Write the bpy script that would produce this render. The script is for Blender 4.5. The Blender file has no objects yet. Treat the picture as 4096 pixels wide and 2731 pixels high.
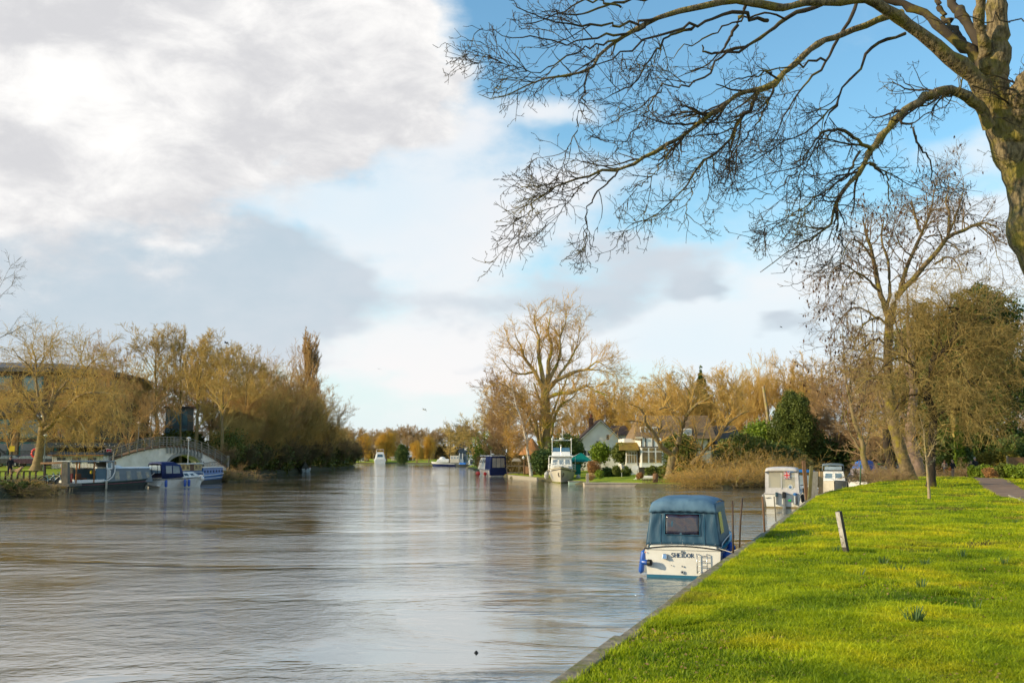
import bpy, math, random
import numpy as np
from mathutils import Vector, Matrix, noise
R = math.radians
rnd = random.Random(7)
NR = np.random.default_rng(11)
sc = bpy.context.scene
col = bpy.data.collections.new("Scene"); sc.collection.children.link(col)

# ------------------------------------------------------------------ camera
F = 3982.0; PITCH = math.atan(450 / F); CAMZ = 3.3
cam = bpy.data.cameras.new("camera"); camo = bpy.data.objects.new("camera", cam); col.objects.link(camo)
camo.location = (0, 0, CAMZ); camo.rotation_euler = (math.pi / 2 + PITCH, 0, 0)
cam.sensor_width = 36; cam.lens = 35.0; cam.clip_end = 9000; cam.clip_start = 0.1
cam.dof.use_dof = True; cam.dof.focus_distance = 24; cam.dof.aperture_fstop = 2.6
sc.camera = camo
sc.view_settings.view_transform = 'Standard'; sc.view_settings.look = 'None'
sc.view_settings.exposure = 0; sc.view_settings.gamma = 1
sc.render.engine = 'CYCLES'
sc.cycles.max_bounces = 6; sc.cycles.transparent_max_bounces = 8
sc.cycles.diffuse_bounces = 3; sc.cycles.glossy_bounces = 3; sc.cycles.transmission_bounces = 3
sc.cycles.use_denoising = True
sc.cycles.caustics_reflective = False; sc.cycles.caustics_refractive = False

def ray(u, v):
    x = (u - 2048) / F; y = (1365.5 - v) / F
    return Vector((x, math.cos(PITCH) - y * math.sin(PITCH), math.sin(PITCH) + y * math.cos(PITCH)))
def at(u, v, Y):
    d = ray(u, v); t = Y / d.y
    return Vector((d.x * t, Y, CAMZ + d.z * t))
def gp(u, v, z=0.0):
    d = ray(u, v); t = (z - CAMZ) / d.z
    return Vector((d.x * t, d.y * t, z))

# ------------------------------------------------------------------ materials
def lin(c):
    return tuple(((x / 255) / 12.92 if x / 255 <= 0.04045 else ((x / 255 + 0.055) / 1.055) ** 2.4) for x in c)
MATS = {}
class NT:
    def __init__(s, nt): s.nt = nt; s.L = nt.links
    def n(s, t, **kw):
        nd = s.nt.nodes.new(t)
        for k, v in kw.items():
            if k.startswith('i_'):
                key = k[2:]
                nd.inputs[int(key) if key.isdigit() else key.replace('_', ' ')].default_value = v
            else: setattr(nd, k, v)
        return nd
    def l(s, a, b): s.L.new(a, b)
def mat(name, c1, c2=None, scale=3.0, rough=0.7, bump=0.0, bscale=None, detail=4, metal=0.0, stretch=(1, 1, 1), lo=0.35, hi=0.65, spec=0.3, trans=0.0, c3=None, c3scale=1.0, c3lo=.5, c3hi=.6, up=None, coat=0.0):
    """c1,c2: linear colours mixed by noise. c3: patches of a third colour. up: colour on upward faces. trans: share of translucent light."""
    if name in MATS: return MATS[name]
    m = bpy.data.materials.new(name); m.use_nodes = True; nt = NT(m.node_tree)
    bs = m.node_tree.nodes['Principled BSDF']; out = m.node_tree.nodes['Material Output']
    bs.inputs['Roughness'].default_value = rough; bs.inputs['Metallic'].default_value = metal
    bs.inputs['Specular IOR Level'].default_value = spec
    if coat: bs.inputs['Coat Weight'].default_value = coat
    c2 = c2 or tuple(x * 0.82 for x in c1)
    tc = nt.n('ShaderNodeTexCoord'); mp = nt.n('ShaderNodeMapping'); mp.inputs['Scale'].default_value = stretch
    nt.l(tc.outputs['Object'], mp.inputs['Vector'])
    nz = nt.n('ShaderNodeTexNoise', i_Scale=scale, i_Detail=detail, i_Roughness=0.6); nt.l(mp.outputs[0], nz.inputs['Vector'])
    mr = nt.n('ShaderNodeMapRange'); mr.inputs['From Min'].default_value = lo; mr.inputs['From Max'].default_value = hi
    nt.l(nz.outputs[0], mr.inputs['Value'])
    mx = nt.n('ShaderNodeMix', data_type='RGBA'); mx.inputs['A'].default_value = (*c1, 1); mx.inputs['B'].default_value = (*c2, 1)
    nt.l(mr.outputs[0], mx.inputs['Factor']); cur = mx.outputs['Result']
    if c3:
        nz3 = nt.n('ShaderNodeTexNoise', i_Scale=c3scale, i_Detail=5.0, i_Roughness=0.65); nt.l(tc.outputs['Object'], nz3.inputs['Vector'])
        mr3 = nt.n('ShaderNodeMapRange'); mr3.inputs['From Min'].default_value = c3lo; mr3.inputs['From Max'].default_value = c3hi
        nt.l(nz3.outputs[0], mr3.inputs['Value'])
        mx3 = nt.n('ShaderNodeMix', data_type='RGBA'); mx3.inputs['B'].default_value = (*c3, 1)
        nt.l(mr3.outputs[0], mx3.inputs['Factor']); nt.l(cur, mx3.inputs['A']); cur = mx3.outputs['Result']
    if up:
        ge = nt.n('ShaderNodeNewGeometry'); sp = nt.n('ShaderNodeSeparateXYZ'); nt.l(ge.outputs['Normal'], sp.inputs[0])
        ad = nt.n('ShaderNodeMath', operation='MULTIPLY'); nt.l(sp.outputs['Z'], ad.inputs[0]); nt.l(nz.outputs[0], ad.inputs[1])
        mr4 = nt.n('ShaderNodeMapRange'); mr4.inputs['From Min'].default_value = 0.05; mr4.inputs['From Max'].default_value = 0.35
        nt.l(ad.outputs[0], mr4.inputs['Value'])
        mx4 = nt.n('ShaderNodeMix', data_type='RGBA'); mx4.inputs['B'].default_value = (*up, 1)
        nt.l(mr4.outputs[0], mx4.inputs['Factor']); nt.l(cur, mx4.inputs['A']); cur = mx4.outputs['Result']
    nt.l(cur, bs.inputs['Base Color'])
    if bump:
        nb = nt.n('ShaderNodeTexNoise', i_Scale=bscale or scale * 3, i_Detail=4.0); nt.l(mp.outputs[0], nb.inputs['Vector'])
        bm = nt.n('ShaderNodeBump', i_Strength=0.8, i_Distance=bump); nt.l(nb.outputs[0], bm.inputs['Height']); nt.l(bm.outputs[0], bs.inputs['Normal'])
    if trans:
        tr = nt.n('ShaderNodeBsdfTranslucent'); nt.l(cur, tr.inputs['Color'])
        ms = nt.n('ShaderNodeMixShader'); ms.inputs[0].default_value = trans
        nt.l(bs.outputs[0], ms.inputs[1]); nt.l(tr.outputs[0], ms.inputs[2]); nt.l(ms.outputs[0], out.inputs['Surface'])
    MATS[name] = m; return m
def glassmat(name, c=(0.03, 0.04, 0.05), rough=0.06):
    return mat(name, c, tuple(x * 1.6 for x in c), scale=1.2, rough=rough, spec=1.0)
def clearmat(name, alpha=0.35, c=(0.5, 0.5, 0.5), rough=0.12):
    if name in MATS: return MATS[name]
    m = bpy.data.materials.new(name); m.use_nodes = True
    b = m.node_tree.nodes['Principled BSDF']; b.inputs['Base Color'].default_value = (*c, 1)
    b.inputs['Alpha'].default_value = alpha; b.inputs['Roughness'].default_value = rough
    MATS[name] = m; return m

# ------------------------------------------------------------------ object helpers
def tag(o, label=None, cat=None, group=None, kind=None):
    if label: o['label'] = label
    if cat: o['category'] = cat
    if group: o['group'] = group
    if kind: o['kind'] = kind
    return o
def thing(name, label, cat, loc=(0, 0, 0), rz=0.0, group=None, scale=1.0):
    o = bpy.data.objects.new(name, None); col.objects.link(o); o.location = loc; o.rotation_euler = (0, 0, rz)
    o.scale = (scale,) * 3; o.empty_display_size = .3
    return tag(o, label, cat, group)
def children(o): return [c for c in bpy.data.objects if c.parent == o]
def copy_tree(o, parent=None):
    c = o.copy(); col.objects.link(c); c.parent = parent
    for ch in KIDS.get(o.name, []): copy_tree(ch, c)
    return c
KIDS = {}
def link(name, me, material, parent=None, loc=None, smooth=False):
    o = bpy.data.objects.new(name, me); col.objects.link(o)
    if material: me.materials.append(material)
    if parent is not None: o.parent = parent; KIDS.setdefault(parent.name, []).append(o)
    if loc is not None: o.location = loc
    if smooth and len(me.polygons): me.polygons.foreach_set('use_smooth', [True] * len(me.polygons))
    return o
class MB:
    def __init__(s): s.v = []; s.f = []
    def add(s, vs, fs):
        b = len(s.v); s.v += [tuple(p) for p in vs]; s.f += [tuple(i + b for i in f) for f in fs]; return s
    def quad(s, a, b, c, d): return s.add([a, b, c, d], [(0, 1, 2, 3)])
    def box(s, x0, x1, y0, y1, z0, z1): return s.frus(x0, x1, y0, y1, z0, z1)
    def frus(s, x0, x1, y0, y1, z0, z1, ix=0, iy0=0, iy1=0):
        v = [(x0, y0, z0), (x1, y0, z0), (x1, y1, z0), (x0, y1, z0), (x0 + ix, y0 + iy0, z1), (x1 - ix, y0 + iy0, z1), (x1 - ix, y1 - iy1, z1), (x0 + ix, y1 - iy1, z1)]
        return s.add(v, [(3, 2, 1, 0), (4, 5, 6, 7), (0, 1, 5, 4), (1, 2, 6, 5), (2, 3, 7, 6), (3, 0, 4, 7)])
    def obox(s, c, ax, ay, az):
        c, ax, ay, az = map(Vector, (c, ax, ay, az))
        v = [c + sx * ax + sy * ay + sz * az for sz in (-1, 1) for sx, sy in ((-1, -1), (1, -1), (1, 1), (-1, 1))]
        return s.add(v, [(3, 2, 1, 0), (4, 5, 6, 7), (0, 1, 5, 4), (1, 2, 6, 5), (2, 3, 7, 6), (3, 0, 4, 7)])
    def bar(s, a, b, w, h=None, up=(0, 0, 1)):
        a, b = Vector(a), Vector(b); d = b - a; h = h or w
        if d.length < 1e-6: return s
        dn = d.normalized(); u = Vector(up)
        if abs(dn.dot(u)) > .98: u = Vector((0, 1, 0))
        sx = dn.cross(u).normalized(); sz = sx.cross(dn)
        return s.obox((a + b) / 2, d / 2, sx * w / 2, sz * h / 2)
    def tube(s, pts, r, n=8, caps=True, closed=False):
        pts = [Vector(p) for p in pts]; m = len(pts)
        rr = r if isinstance(r, (list, tuple)) else [r] * m
        vs = []
        for i, p in enumerate(pts):
            if closed: t = pts[(i + 1) % m] - pts[i - 1]
            else: t = pts[min(i + 1, m - 1)] - pts[max(i - 1, 0)]
            t.normalize(); u = Vector((0, 0, 1)) if abs(t.z) < .95 else Vector((1, 0, 0))
            a = t.cross(u).normalized(); b = a.cross(t)
            for k in range(n):
                an = 2 * math.pi * k / n; vs.append(p + (a * math.cos(an) + b * math.sin(an)) * rr[i])
        fs = []
        for i in range(m if closed else m - 1):
            j = (i + 1) % m
            for k in range(n): fs.append((i * n + k, i * n + (k + 1) % n, j * n + (k + 1) % n, j * n + k))
        if caps and not closed: fs += [tuple(range(n))[::-1], tuple((m - 1) * n + k for k in range(n))]
        return s.add(vs, fs)
    def lathe(s, prof, n=16, c=(0, 0, 0), axis='z'):
        vs = []; c = Vector(c)
        for r, z in prof:
            for k in range(n):
                a = 2 * math.pi * k / n; p = (r * math.cos(a), r * math.sin(a), z)
                if axis == 'y': p = (p[0], p[2], p[1])
                if axis == 'x': p = (p[2], p[0], p[1])
                vs.append(c + Vector(p))
        fs = [(i * n + k, i * n + (k + 1) % n, (i + 1) * n + (k + 1) % n, (i + 1) * n + k) for i in range(len(prof) - 1) for k in range(n)]
        fs += [tuple(range(n))[::-1], tuple((len(prof) - 1) * n + k for k in range(n))]
        return s.add(vs, fs)
    def grid(s, rows, close=False):
        n = len(rows[0]); vs = [p for r in rows for p in r]; fs = []
        for i in range(len(rows) - 1):
            for k in range(n if close else n - 1):
                fs.append((i * n + k, i * n + (k + 1) % n, (i + 1) * n + (k + 1) % n, (i + 1) * n + k))
        return s.add(vs, fs)
    def poly(s, pts): return s.add(pts, [tuple(range(len(pts)))])
    def prism(s, pts, d):
        d = Vector(d); n = len(pts); a = [Vector(p) for p in pts]; b = [p + d for p in a]
        return s.add(a + b, [tuple(range(n))[::-1], tuple(range(n, 2 * n))] + [(i, (i + 1) % n, n + (i + 1) % n, n + i) for i in range(n)])
    def build(s, name, material, parent=None, loc=None, smooth=False, bevel=0.0, subs=0, solid=0.0):
        me = bpy.data.meshes.new(name); me.from_pydata(s.v, [], s.f); me.validate(); me.update()
        o = link(name, me, material, parent, loc, smooth)
        if solid: md = o.modifiers.new('solid', 'SOLIDIFY'); md.thickness = solid; md.offset = 0
        if bevel: md = o.modifiers.new('bevel', 'BEVEL'); md.width = bevel; md.segments = 2; md.limit_method = 'ANGLE'
        if subs: md = o.modifiers.new('subsurf', 'SUBSURF'); md.levels = subs; md.render_levels = subs
        return o
def panel(mb, c, u0, u1, v0, v1, off=0.01, th=0.012):
    """a thin slab on the quad c (bottom-left, bottom-right, top-right, top-left seen from outside)"""
    c = [Vector(p) for p in c]; nrm = (c[1] - c[0]).cross(c[3] - c[0]).normalized()
    P = lambda u, v: (c[0] * (1 - u) + c[1] * u) * (1 - v) + (c[3] * (1 - u) + c[2] * u) * v
    q = [P(u0, v0), P(u1, v0), P(u1, v1), P(u0, v1)]
    mb.prism([p + nrm * (off - th) for p in q], nrm * th)
    return mb
def np_mesh(name, verts, faces, nper, material, parent=None, loc=None, smooth=False, tint=None):
    me = bpy.data.meshes.new(name); nv = len(verts); nf = len(faces)
    me.vertices.add(nv); me.vertices.foreach_set('co', np.ascontiguousarray(verts, dtype=np.float32).ravel())
    me.loops.add(nf * nper); me.loops.foreach_set('vertex_index', np.ascontiguousarray(faces, dtype=np.int32).ravel())
    me.polygons.add(nf); me.polygons.foreach_set('loop_start', np.arange(0, nf * nper, nper, dtype=np.int32))
    if smooth: me.polygons.foreach_set('use_smooth', np.ones(nf, dtype=bool))
    me.update(calc_edges=True)
    if tint is not None:
        a = me.attributes.new('tint', 'FLOAT', 'POINT'); a.data.foreach_set('value', np.ascontiguousarray(tint, dtype=np.float32))
    return link(name, me, material, parent, loc)

# ------------------------------------------------------------------ branch growing (numpy, level by level)
def nrmz(a): return a / np.maximum(np.linalg.norm(a, axis=-1, keepdims=True), 1e-9)
def tube_arrays(P, Rr, sides):
    N, M, _ = P.shape
    T = nrmz(np.gradient(P, axis=1)); ref = np.where(np.abs(T[..., 2:3]) > .93, np.array([1., 0, 0]), np.array([0, 0, 1.]))
    A = nrmz(np.cross(T, ref)); B = np.cross(A, T)
    an = np.arange(sides) * 2 * np.pi / sides
    V = P[:, :, None, :] + Rr[:, :, None, None] * (A[:, :, None, :] * np.cos(an)[None, None, :, None] + B[:, :, None, :] * np.sin(an)[None, None, :, None])
    idx = np.arange(N * M * sides).reshape(N, M, sides); nx = np.roll(idx, -1, axis=2)
    Fc = np.stack([idx[:, :-1], nx[:, :-1], nx[:, 1:], idx[:, 1:]], axis=-1).reshape(-1, 4)
    return V.reshape(-1, 3), Fc
def branch_mesh(name, sets, material, parent, origin=(0, 0, 0), smooth=True):
    vs, fs, b = [], [], 0
    for P, Rr, sides in sets:
        v, f = tube_arrays(P, Rr, sides); vs.append(v); fs.append(f + b); b += len(v)
    return np_mesh(name, np.concatenate(vs) - np.array(origin), np.concatenate(fs), 4, material, parent, smooth=smooth)
def catmull(pts, M):
    pts = np.array(pts, float); n = len(pts)
    if n == 2: pts = np.array([pts[0], (pts[0] + pts[1]) / 2, pts[1]]); n = 3
    q = np.vstack([2 * pts[0] - pts[1], pts, 2 * pts[-1] - pts[-2]])
    t = np.linspace(0, n - 1 - 1e-6, M); i = t.astype(int); f = (t - i)[:, None]
    p0, p1, p2, p3 = q[i], q[i + 1], q[i + 2], q[i + 3]
    return 0.5 * (2 * p1 + (p2 - p0) * f + (2 * p0 - 5 * p1 + 4 * p2 - p3) * f * f + (3 * p1 - p0 - 3 * p2 + p3) * f ** 3)
def grow(rng, P, Rr, k=None, dens=None, L=.4, Labs=None, tr=(.25, 1.), ang=(30, 65), up=.05, bias=(0, 0, 0), wig=.15, M=5, rr=.6, r1=.004, rtip=.35, Lfall=.5, flat=None, rmax=9.):
    N, Mp, _ = P.shape
    seg = np.linalg.norm(np.diff(P, axis=1), axis=2); plen = seg.sum(1)
    cnt = np.full(N, k) if k is not None else np.maximum(1, rng.poisson(np.maximum(plen * dens, .8)))
    idx = np.repeat(np.arange(N), cnt); n = len(idx)
    t = tr[0] + (tr[1] - tr[0]) * rng.random(n)
    f = np.minimum(t * (Mp - 1), Mp - 1 - 1e-4); i = f.astype(int); fr = (f - i)[:, None]
    base = P[idx, i] * (1 - fr) + P[idx, i + 1] * fr
    rad = Rr[idx, i] * (1 - fr[:, 0]) + Rr[idx, i + 1] * fr[:, 0]
    tan = nrmz(P[idx, i + 1] - P[idx, i])
    v = rng.normal(size=(n, 3))
    if flat is not None: v = v * np.array(flat)
    perp = nrmz(v - (v * tan).sum(1, keepdims=True) * tan)
    a = np.radians(rng.uniform(ang[0], ang[1], n))[:, None]
    d = np.cos(a) * tan + np.sin(a) * perp
    ln = (plen[idx] * L if Labs is None else Labs) * (1 - Lfall * t) * rng.uniform(.65, 1.25, n)
    bv = np.array(bias, float) + np.array([0, 0, up])
    out = np.empty((n, M, 3)); out[:, 0] = base; st = (ln / (M - 1))[:, None]
    for j in range(1, M):
        d = nrmz(d + rng.normal(size=(n, 3)) * wig + bv); out[:, j] = out[:, j - 1] + d * st
    r0 = np.minimum(np.maximum(rad * rr, r1), rmax)
    prof = np.linspace(1, rtip, M)[None, :]
    return out, np.maximum(r0[:, None] * prof, r1 * .6)
# ------------------------------------------------------------------ sun and sky
TRAVEL = Vector((0.90, 0.25, -0.32)).normalized()
SUN = -TRAVEL
sl = bpy.data.lights.new("sun", 'SUN'); sl.energy = 5.0; sl.angle = R(0.6); sl.color = (1.0, 0.84, 0.54)
so = bpy.data.objects.new("sun", sl); col.objects.link(so); so.rotation_euler = TRAVEL.to_track_quat('-Z', 'Y').to_euler(); so.location = (-60, -20, 60)
w = bpy.data.worlds.new("World"); sc.world = w; w.use_nodes = True
wt = NT(w.node_tree); w.node_tree.nodes.clear()
wo = wt.n('ShaderNodeOutputWorld')
sky = wt.n('ShaderNodeTexSky'); sky.sky_type = 'NISHITA'; sky.sun_disc = False
sky.sun_elevation = math.asin(SUN.z); sky.sun_rotation = math.atan2(SUN.x, SUN.y); sky.air_density = 1.2; sky.dust_density = .6; sky.ozone_density = 2.5
tint = wt.n('ShaderNodeMix', data_type='RGBA', blend_type='MULTIPLY'); tint.inputs['Factor'].default_value = 1; tint.inputs['B'].default_value = (1.12, 1.50, 1.52, 1)
wt.l(sky.outputs[0], tint.inputs['A'])
bgs = wt.n('ShaderNodeBackground'); bgs.inputs['Strength'].default_value = 0.15; wt.l(tint.outputs['Result'], bgs.inputs['Color'])
tc = wt.n('ShaderNodeTexCoord'); sx = wt.n('ShaderNodeSeparateXYZ'); wt.l(tc.outputs['Generated'], sx.inputs[0])
def wm(op, a, b=None, c=None, clamp=False):
    nd = wt.n('ShaderNodeMath', operation=op, use_clamp=clamp)
    for i, x in enumerate((a, b, c)):
        if x is None: continue
        if isinstance(x, (int, float)): nd.inputs[i].default_value = x
        else: wt.l(x, nd.inputs[i])
    return nd.outputs[0]
az = wm('ARCTAN2', sx.outputs[0], sx.outputs[1]); el = wm('ARCSINE', sx.outputs[2])
cb = wt.n('ShaderNodeCombineXYZ'); wt.l(az, cb.inputs[0]); wt.l(el, cb.inputs[1])
# cloud noise lives on a flattened direction, so that clouds lie down towards the horizon
fl = wt.n('ShaderNodeMapping'); fl.inputs['Scale'].default_value = (1, 1, 1.9); wt.l(tc.outputs['Generated'], fl.inputs['Vector'])
def wnoise(scale, detail, rough=.58, off=0.0, dist=0.0):
    mp = wt.n('ShaderNodeMapping'); mp.inputs['Location'].default_value = (off, off * .7, off * 1.3); wt.l(fl.outputs[0], mp.inputs['Vector'])
    nz = wt.n('ShaderNodeTexNoise', i_Scale=scale, i_Detail=float(detail), i_Roughness=rough, i_Distortion=dist); wt.l(mp.outputs[0], nz.inputs['Vector']); return nz
wn = wnoise(5.0, 4, .55, 3.1)
sb = wt.n('ShaderNodeVectorMath', operation='SUBTRACT'); wt.l(wn.outputs['Color'], sb.inputs[0]); sb.inputs[1].default_value = (.5, .5, .5)
sc2 = wt.n('ShaderNodeVectorMath', operation='SCALE'); wt.l(sb.outputs[0], sc2.inputs[0]); sc2.inputs['Scale'].default_value = .16
wq = wt.n('ShaderNodeVectorMath', operation='ADD'); wt.l(cb.outputs[0], wq.inputs[0]); wt.l(sc2.outputs[0], wq.inputs[1])
def azel(u, v):
    d = ray(u, v).normalized(); return math.atan2(d.x, d.y), math.asin(d.z)
def blobs(lst):
    tot = None
    for (u, v, ru, rv, amp) in lst:
        a, e = azel(u, v)
        mp = wt.n('ShaderNodeMapping', vector_type='TEXTURE'); mp.inputs['Location'].default_value = (a, e, 0); mp.inputs['Scale'].default_value = (ru / F, rv / F, 1)
        wt.l(wq.outputs[0], mp.inputs['Vector'])
        ln = wt.n('ShaderNodeVectorMath', operation='LENGTH'); wt.l(mp.outputs[0], ln.inputs[0])
        g = wt.n('ShaderNodeMapRange', interpolation_type='SMOOTHSTEP'); wt.l(ln.outputs['Value'], g.inputs['Value'])
        g.inputs['From Min'].default_value = 1.0; g.inputs['From Max'].default_value = 0.0; g.inputs['To Max'].default_value = amp
        tot = g.outputs[0] if tot is None else wm('ADD', tot, g.outputs[0])
    return tot
def sstep(x, lo, hi):
    g = wt.n('ShaderNodeMapRange', interpolation_type='SMOOTHSTEP'); wt.l(x, g.inputs['Value']); g.inputs['From Min'].default_value = lo; g.inputs['From Max'].default_value = hi; return g.outputs[0]
def wmix(fac, a, b):
    mx = wt.n('ShaderNodeMix', data_type='RGBA'); wt.l(fac, mx.inputs['Factor'])
    for s, x in (('A', a), ('B', b)):
        if isinstance(x, tuple): mx.inputs[s].default_value = (*x, 1)
        else: wt.l(x, mx.inputs[s])
    return mx.outputs['Result']
fb = wnoise(6.5, 9, .6, 0).outputs[0]; fb2 = wnoise(2.2, 5, .5, 9).outputs[0]; fb3 = wnoise(13, 8, .62, 5, .3).outputs[0]; fb4 = wnoise(9, 6, .55, 17).outputs[0]
c5 = lambda x, k: wm('MULTIPLY', wm('SUBTRACT', x, .5), k)
# grey-blue stratus and thin pale cloud
m_pale = sstep(wm('ADD', blobs([(1750, 900, 950, 260, 1.0), (3250, 1150, 1300, 420, 1.0), (2250, 450, 380, 130, .8), (3950, 560, 520, 260, 1.), (3980, 980, 420, 330, 1.), (2100, 1370, 1500, 180, .9), (2900, 1480, 1900, 330, .8), (2450, 780, 700, 260, .55), (3700, 1350, 500, 260, .8), (1900, 560, 500, 280, .55), (1150, 760, 900, 300, .9), (1700, 640, 500, 200, .5), (1750, 1170, 900, 260, .9)]), wm('ADD', c5(fb, 1.5), c5(fb2, .7))), .12, .95)
m_grey = sstep(wm('ADD', blobs([(250, 1250, 1350, 480, .9), (-300, 1000, 1300, 800, .8), (250, 1020, 1500, 560, 1.2), (1150, 1180, 720, 330, .9), (2330, 1150, 760, 280, .85), (2870, 1140, 230, 150, .8), (1800, 1200, 400, 200, .4), (3150, 1340, 230, 90, .7), (2780, 960, 560, 160, .55), (3330, 1250, 200, 90, .5), (2500, 1400, 330, 60, .4), (1950, 1400, 250, 50, .35)]), wm('ADD', c5(fb, 1.1), c5(fb2, .5))), .28, .78)
m_cum = sstep(wm('ADD', blobs([(450, 250, 1750, 720, 1.6), (1450, 480, 640, 300, .8), (300, 700, 900, 330, .55), (1480, 150, 520, 380, .7), (-900, 0, 2500, 1700, 1.2)]), wm('ADD', c5(fb, 1.35), c5(fb4, .55))), .32, .86)
lowsky = sstep(el, .78, .48)      # the zenith above the cloud bank is open blue
back = wm('MULTIPLY', lowsky, sstep(wm('MULTIPLY', sx.outputs[1], -1.0), -.15, .35))      # unseen cloud behind the viewer, made bright and warm to add fill
m_backfill = wm('MULTIPLY', back, sstep(wm('ADD', fb, c5(fb2, .8)), .44, .62))
m_pale, m_grey, m_cum = (wm('MULTIPLY', q, lowsky) for q in (m_pale, m_grey, m_cum))
# shading inside the cumulus mass
sh = wm('ADD', wm('ADD', blobs([(560, 450, 560, 400, .42), (1620, 330, 380, 180, .3), (150, 330, 400, 260, .35), (1480, 120, 420, 220, .25), (1000, 180, 420, 300, .12)]), wm('MULTIPLY', blobs([(260, 80, 520, 230, .55), (1500, 530, 620, 130, .28), (850, 120, 420, 220, .2), (0, 600, 330, 160, .2), (1000, 520, 350, 140, .15)]), -1.0)), wm('ADD', wm('ADD', c5(fb3, 2.6), c5(fb, 1.5)), c5(fb4, 1.1)))
cumc = wmix(sstep(sh, -.6, .85), lin((213, 213, 216)), (1.0, .985, .965))
greyc = wmix(sstep(wm('ADD', fb2, c5(fb, .7)), .3, .7), lin((190, 204, 215)), lin((209, 216, 224)))
palec = wmix(sstep(fb2, .35, .65), lin((226, 238, 246)), lin((246, 243, 243)))
hz = sstep(el, .30, -.01)
col1 = wmix(m_pale, lin((228, 240, 246)), palec)
col2 = wmix(m_grey, col1, greyc)
col3 = wmix(m_cum, col2, cumc)
col4 = wmix(m_backfill, col3, (1.5, 1.32, 1.05))
hzp = wm('MULTIPLY', wm('POWER', hz, 1.3), .9)
inv = lambda x: wm('SUBTRACT', 1.0, x)
clear = wm('MULTIPLY', wm('MULTIPLY', inv(hzp), inv(wm('MULTIPLY', m_pale, .9))), wm('MULTIPLY', wm('MULTIPLY', inv(wm('MULTIPLY', m_grey, .92)), inv(m_cum)), inv(m_backfill)))
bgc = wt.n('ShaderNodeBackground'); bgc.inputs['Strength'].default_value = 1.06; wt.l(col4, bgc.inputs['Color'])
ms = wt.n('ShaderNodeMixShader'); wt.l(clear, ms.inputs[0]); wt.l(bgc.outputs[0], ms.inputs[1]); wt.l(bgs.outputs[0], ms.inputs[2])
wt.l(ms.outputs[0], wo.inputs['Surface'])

# ------------------------------------------------------------------ material library
white = mat('white_paint', (.86, .84, .80), (.76, .73, .68), 2.5, rough=.35, spec=.5)
cream = mat('cream_gelcoat', (.70, .62, .50), (.60, .53, .42), 2.2, rough=.3, spec=.5, coat=.3)
gel = mat('gelcoat', (.84, .80, .74), (.74, .69, .62), 1.5, rough=.28, spec=.5, coat=.4, c3=(.45, .38, .25), c3scale=2.2, c3lo=.58, c3hi=.8)
navy = mat('navy_canvas', (.012, .025, .12), (.01, .018, .07), 3, rough=.6)
blueP = mat('blue_paint', (.03, .17, .45), (.03, .12, .33), 2, rough=.35, spec=.5)
fender_blue = mat('fender_blue', (.01, .09, .45), (.01, .06, .30), 5, rough=.3, spec=.6)
tarp_blue = mat('tarp_blue', (.01, .17, .62), (.01, .10, .40), 3, rough=.35, bump=.03, bscale=6)
teal = mat('teal_canvas', (.03, .092, .15), (.017, .055, .098), 2.2, rough=.5, bump=.012, bscale=4, spec=.4, stretch=(2.5, 2.5, .8), lo=.3, hi=.7)
tealtop = mat('teal_canvas_pale', (.11, .20, .29), (.06, .125, .20), 2.5, rough=.6, bump=.01, bscale=5)  # paler teal for the canopy roof
turq = mat('turquoise_deck', (.03, .38, .52), (.02, .28, .42), 3, rough=.4)
vinyl = mat('vinyl_window', (.035, .018, .03), (.014, .016, .035), 3.0, rough=.12, spec=.9, bump=.01, bscale=5)
black = mat('black_rubber', (.012, .012, .013), rough=.5)
chrome = mat('chrome', (.7, .7, .7), rough=.2, metal=1.0)
steel = mat('steel_rail', (.5, .5, .5), rough=.3, metal=.9)
darkhull = mat('dark_hull', (.02, .025, .025), (.04, .045, .04), 2, rough=.45)
greyhull = mat('grey_cabin_paint', (.17, .20, .225), (.14, .17, .19), 2, rough=.4)
oak = mat('varnished_oak', (.38, .15, .035), (.26, .10, .03), 3, rough=.4, stretch=(1, 1, .2))
redp = mat('faded_red', (.26, .045, .035), (.18, .03, .025), 4, rough=.55)
redbuoy = mat('red_fender', (.7, .06, .05), rough=.35)
glass = glassmat('window_glass', (.035, .045, .055))
glass_teal = mat('teal_glass', (.06, .17, .19), (.02, .04, .05), .35, rough=.12, spec=.8, lo=.4, hi=.6)
glass_pale = mat('pale_glass', (.30, .36, .40), (.16, .20, .24), 1.2, rough=.08, spec=1.0)
canvas_white = mat('white_canvas', (.62, .58, .56), (.50, .46, .45), 3, rough=.7, bump=.02, bscale=5)
timber = mat('weathered_timber', (.22, .19, .15), (.13, .11, .085), 6, rough=.85, bump=.02, stretch=(3, 3, .4), c3=(.10, .10, .02), c3scale=2.5, c3lo=.55, c3hi=.7)
timber_pale = mat('pale_timber', (.42, .37, .30), (.30, .26, .20), 8, rough=.85, bump=.02, stretch=(3, 3, .5))
timber_dark = mat('dark_wet_timber', (.045, .033, .025), (.025, .02, .016), 6, rough=.6, bump=.02, stretch=(3, 3, .4))
timber_brown = mat('brown_timber', (.24, .13, .065), (.15, .08, .04), 6, rough=.8, bump=.02, stretch=(3, 3, .4))
concrete = mat('pale_concrete', (.86, .82, .76), (.68, .64, .58), .8, rough=.85, bump=.03, c3=(.40, .40, .28), c3scale=.5, c3lo=.58, c3hi=.78)
render_wall = mat('painted_render', (.84, .80, .74), (.74, .69, .62), .6, rough=.85, c3=(.42, .38, .30), c3scale=.35, c3lo=.6, c3hi=.8)
tiles = mat('roof_tiles', (.13, .085, .06), (.08, .055, .045), 3, rough=.85, bump=.05, bscale=5)
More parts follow.
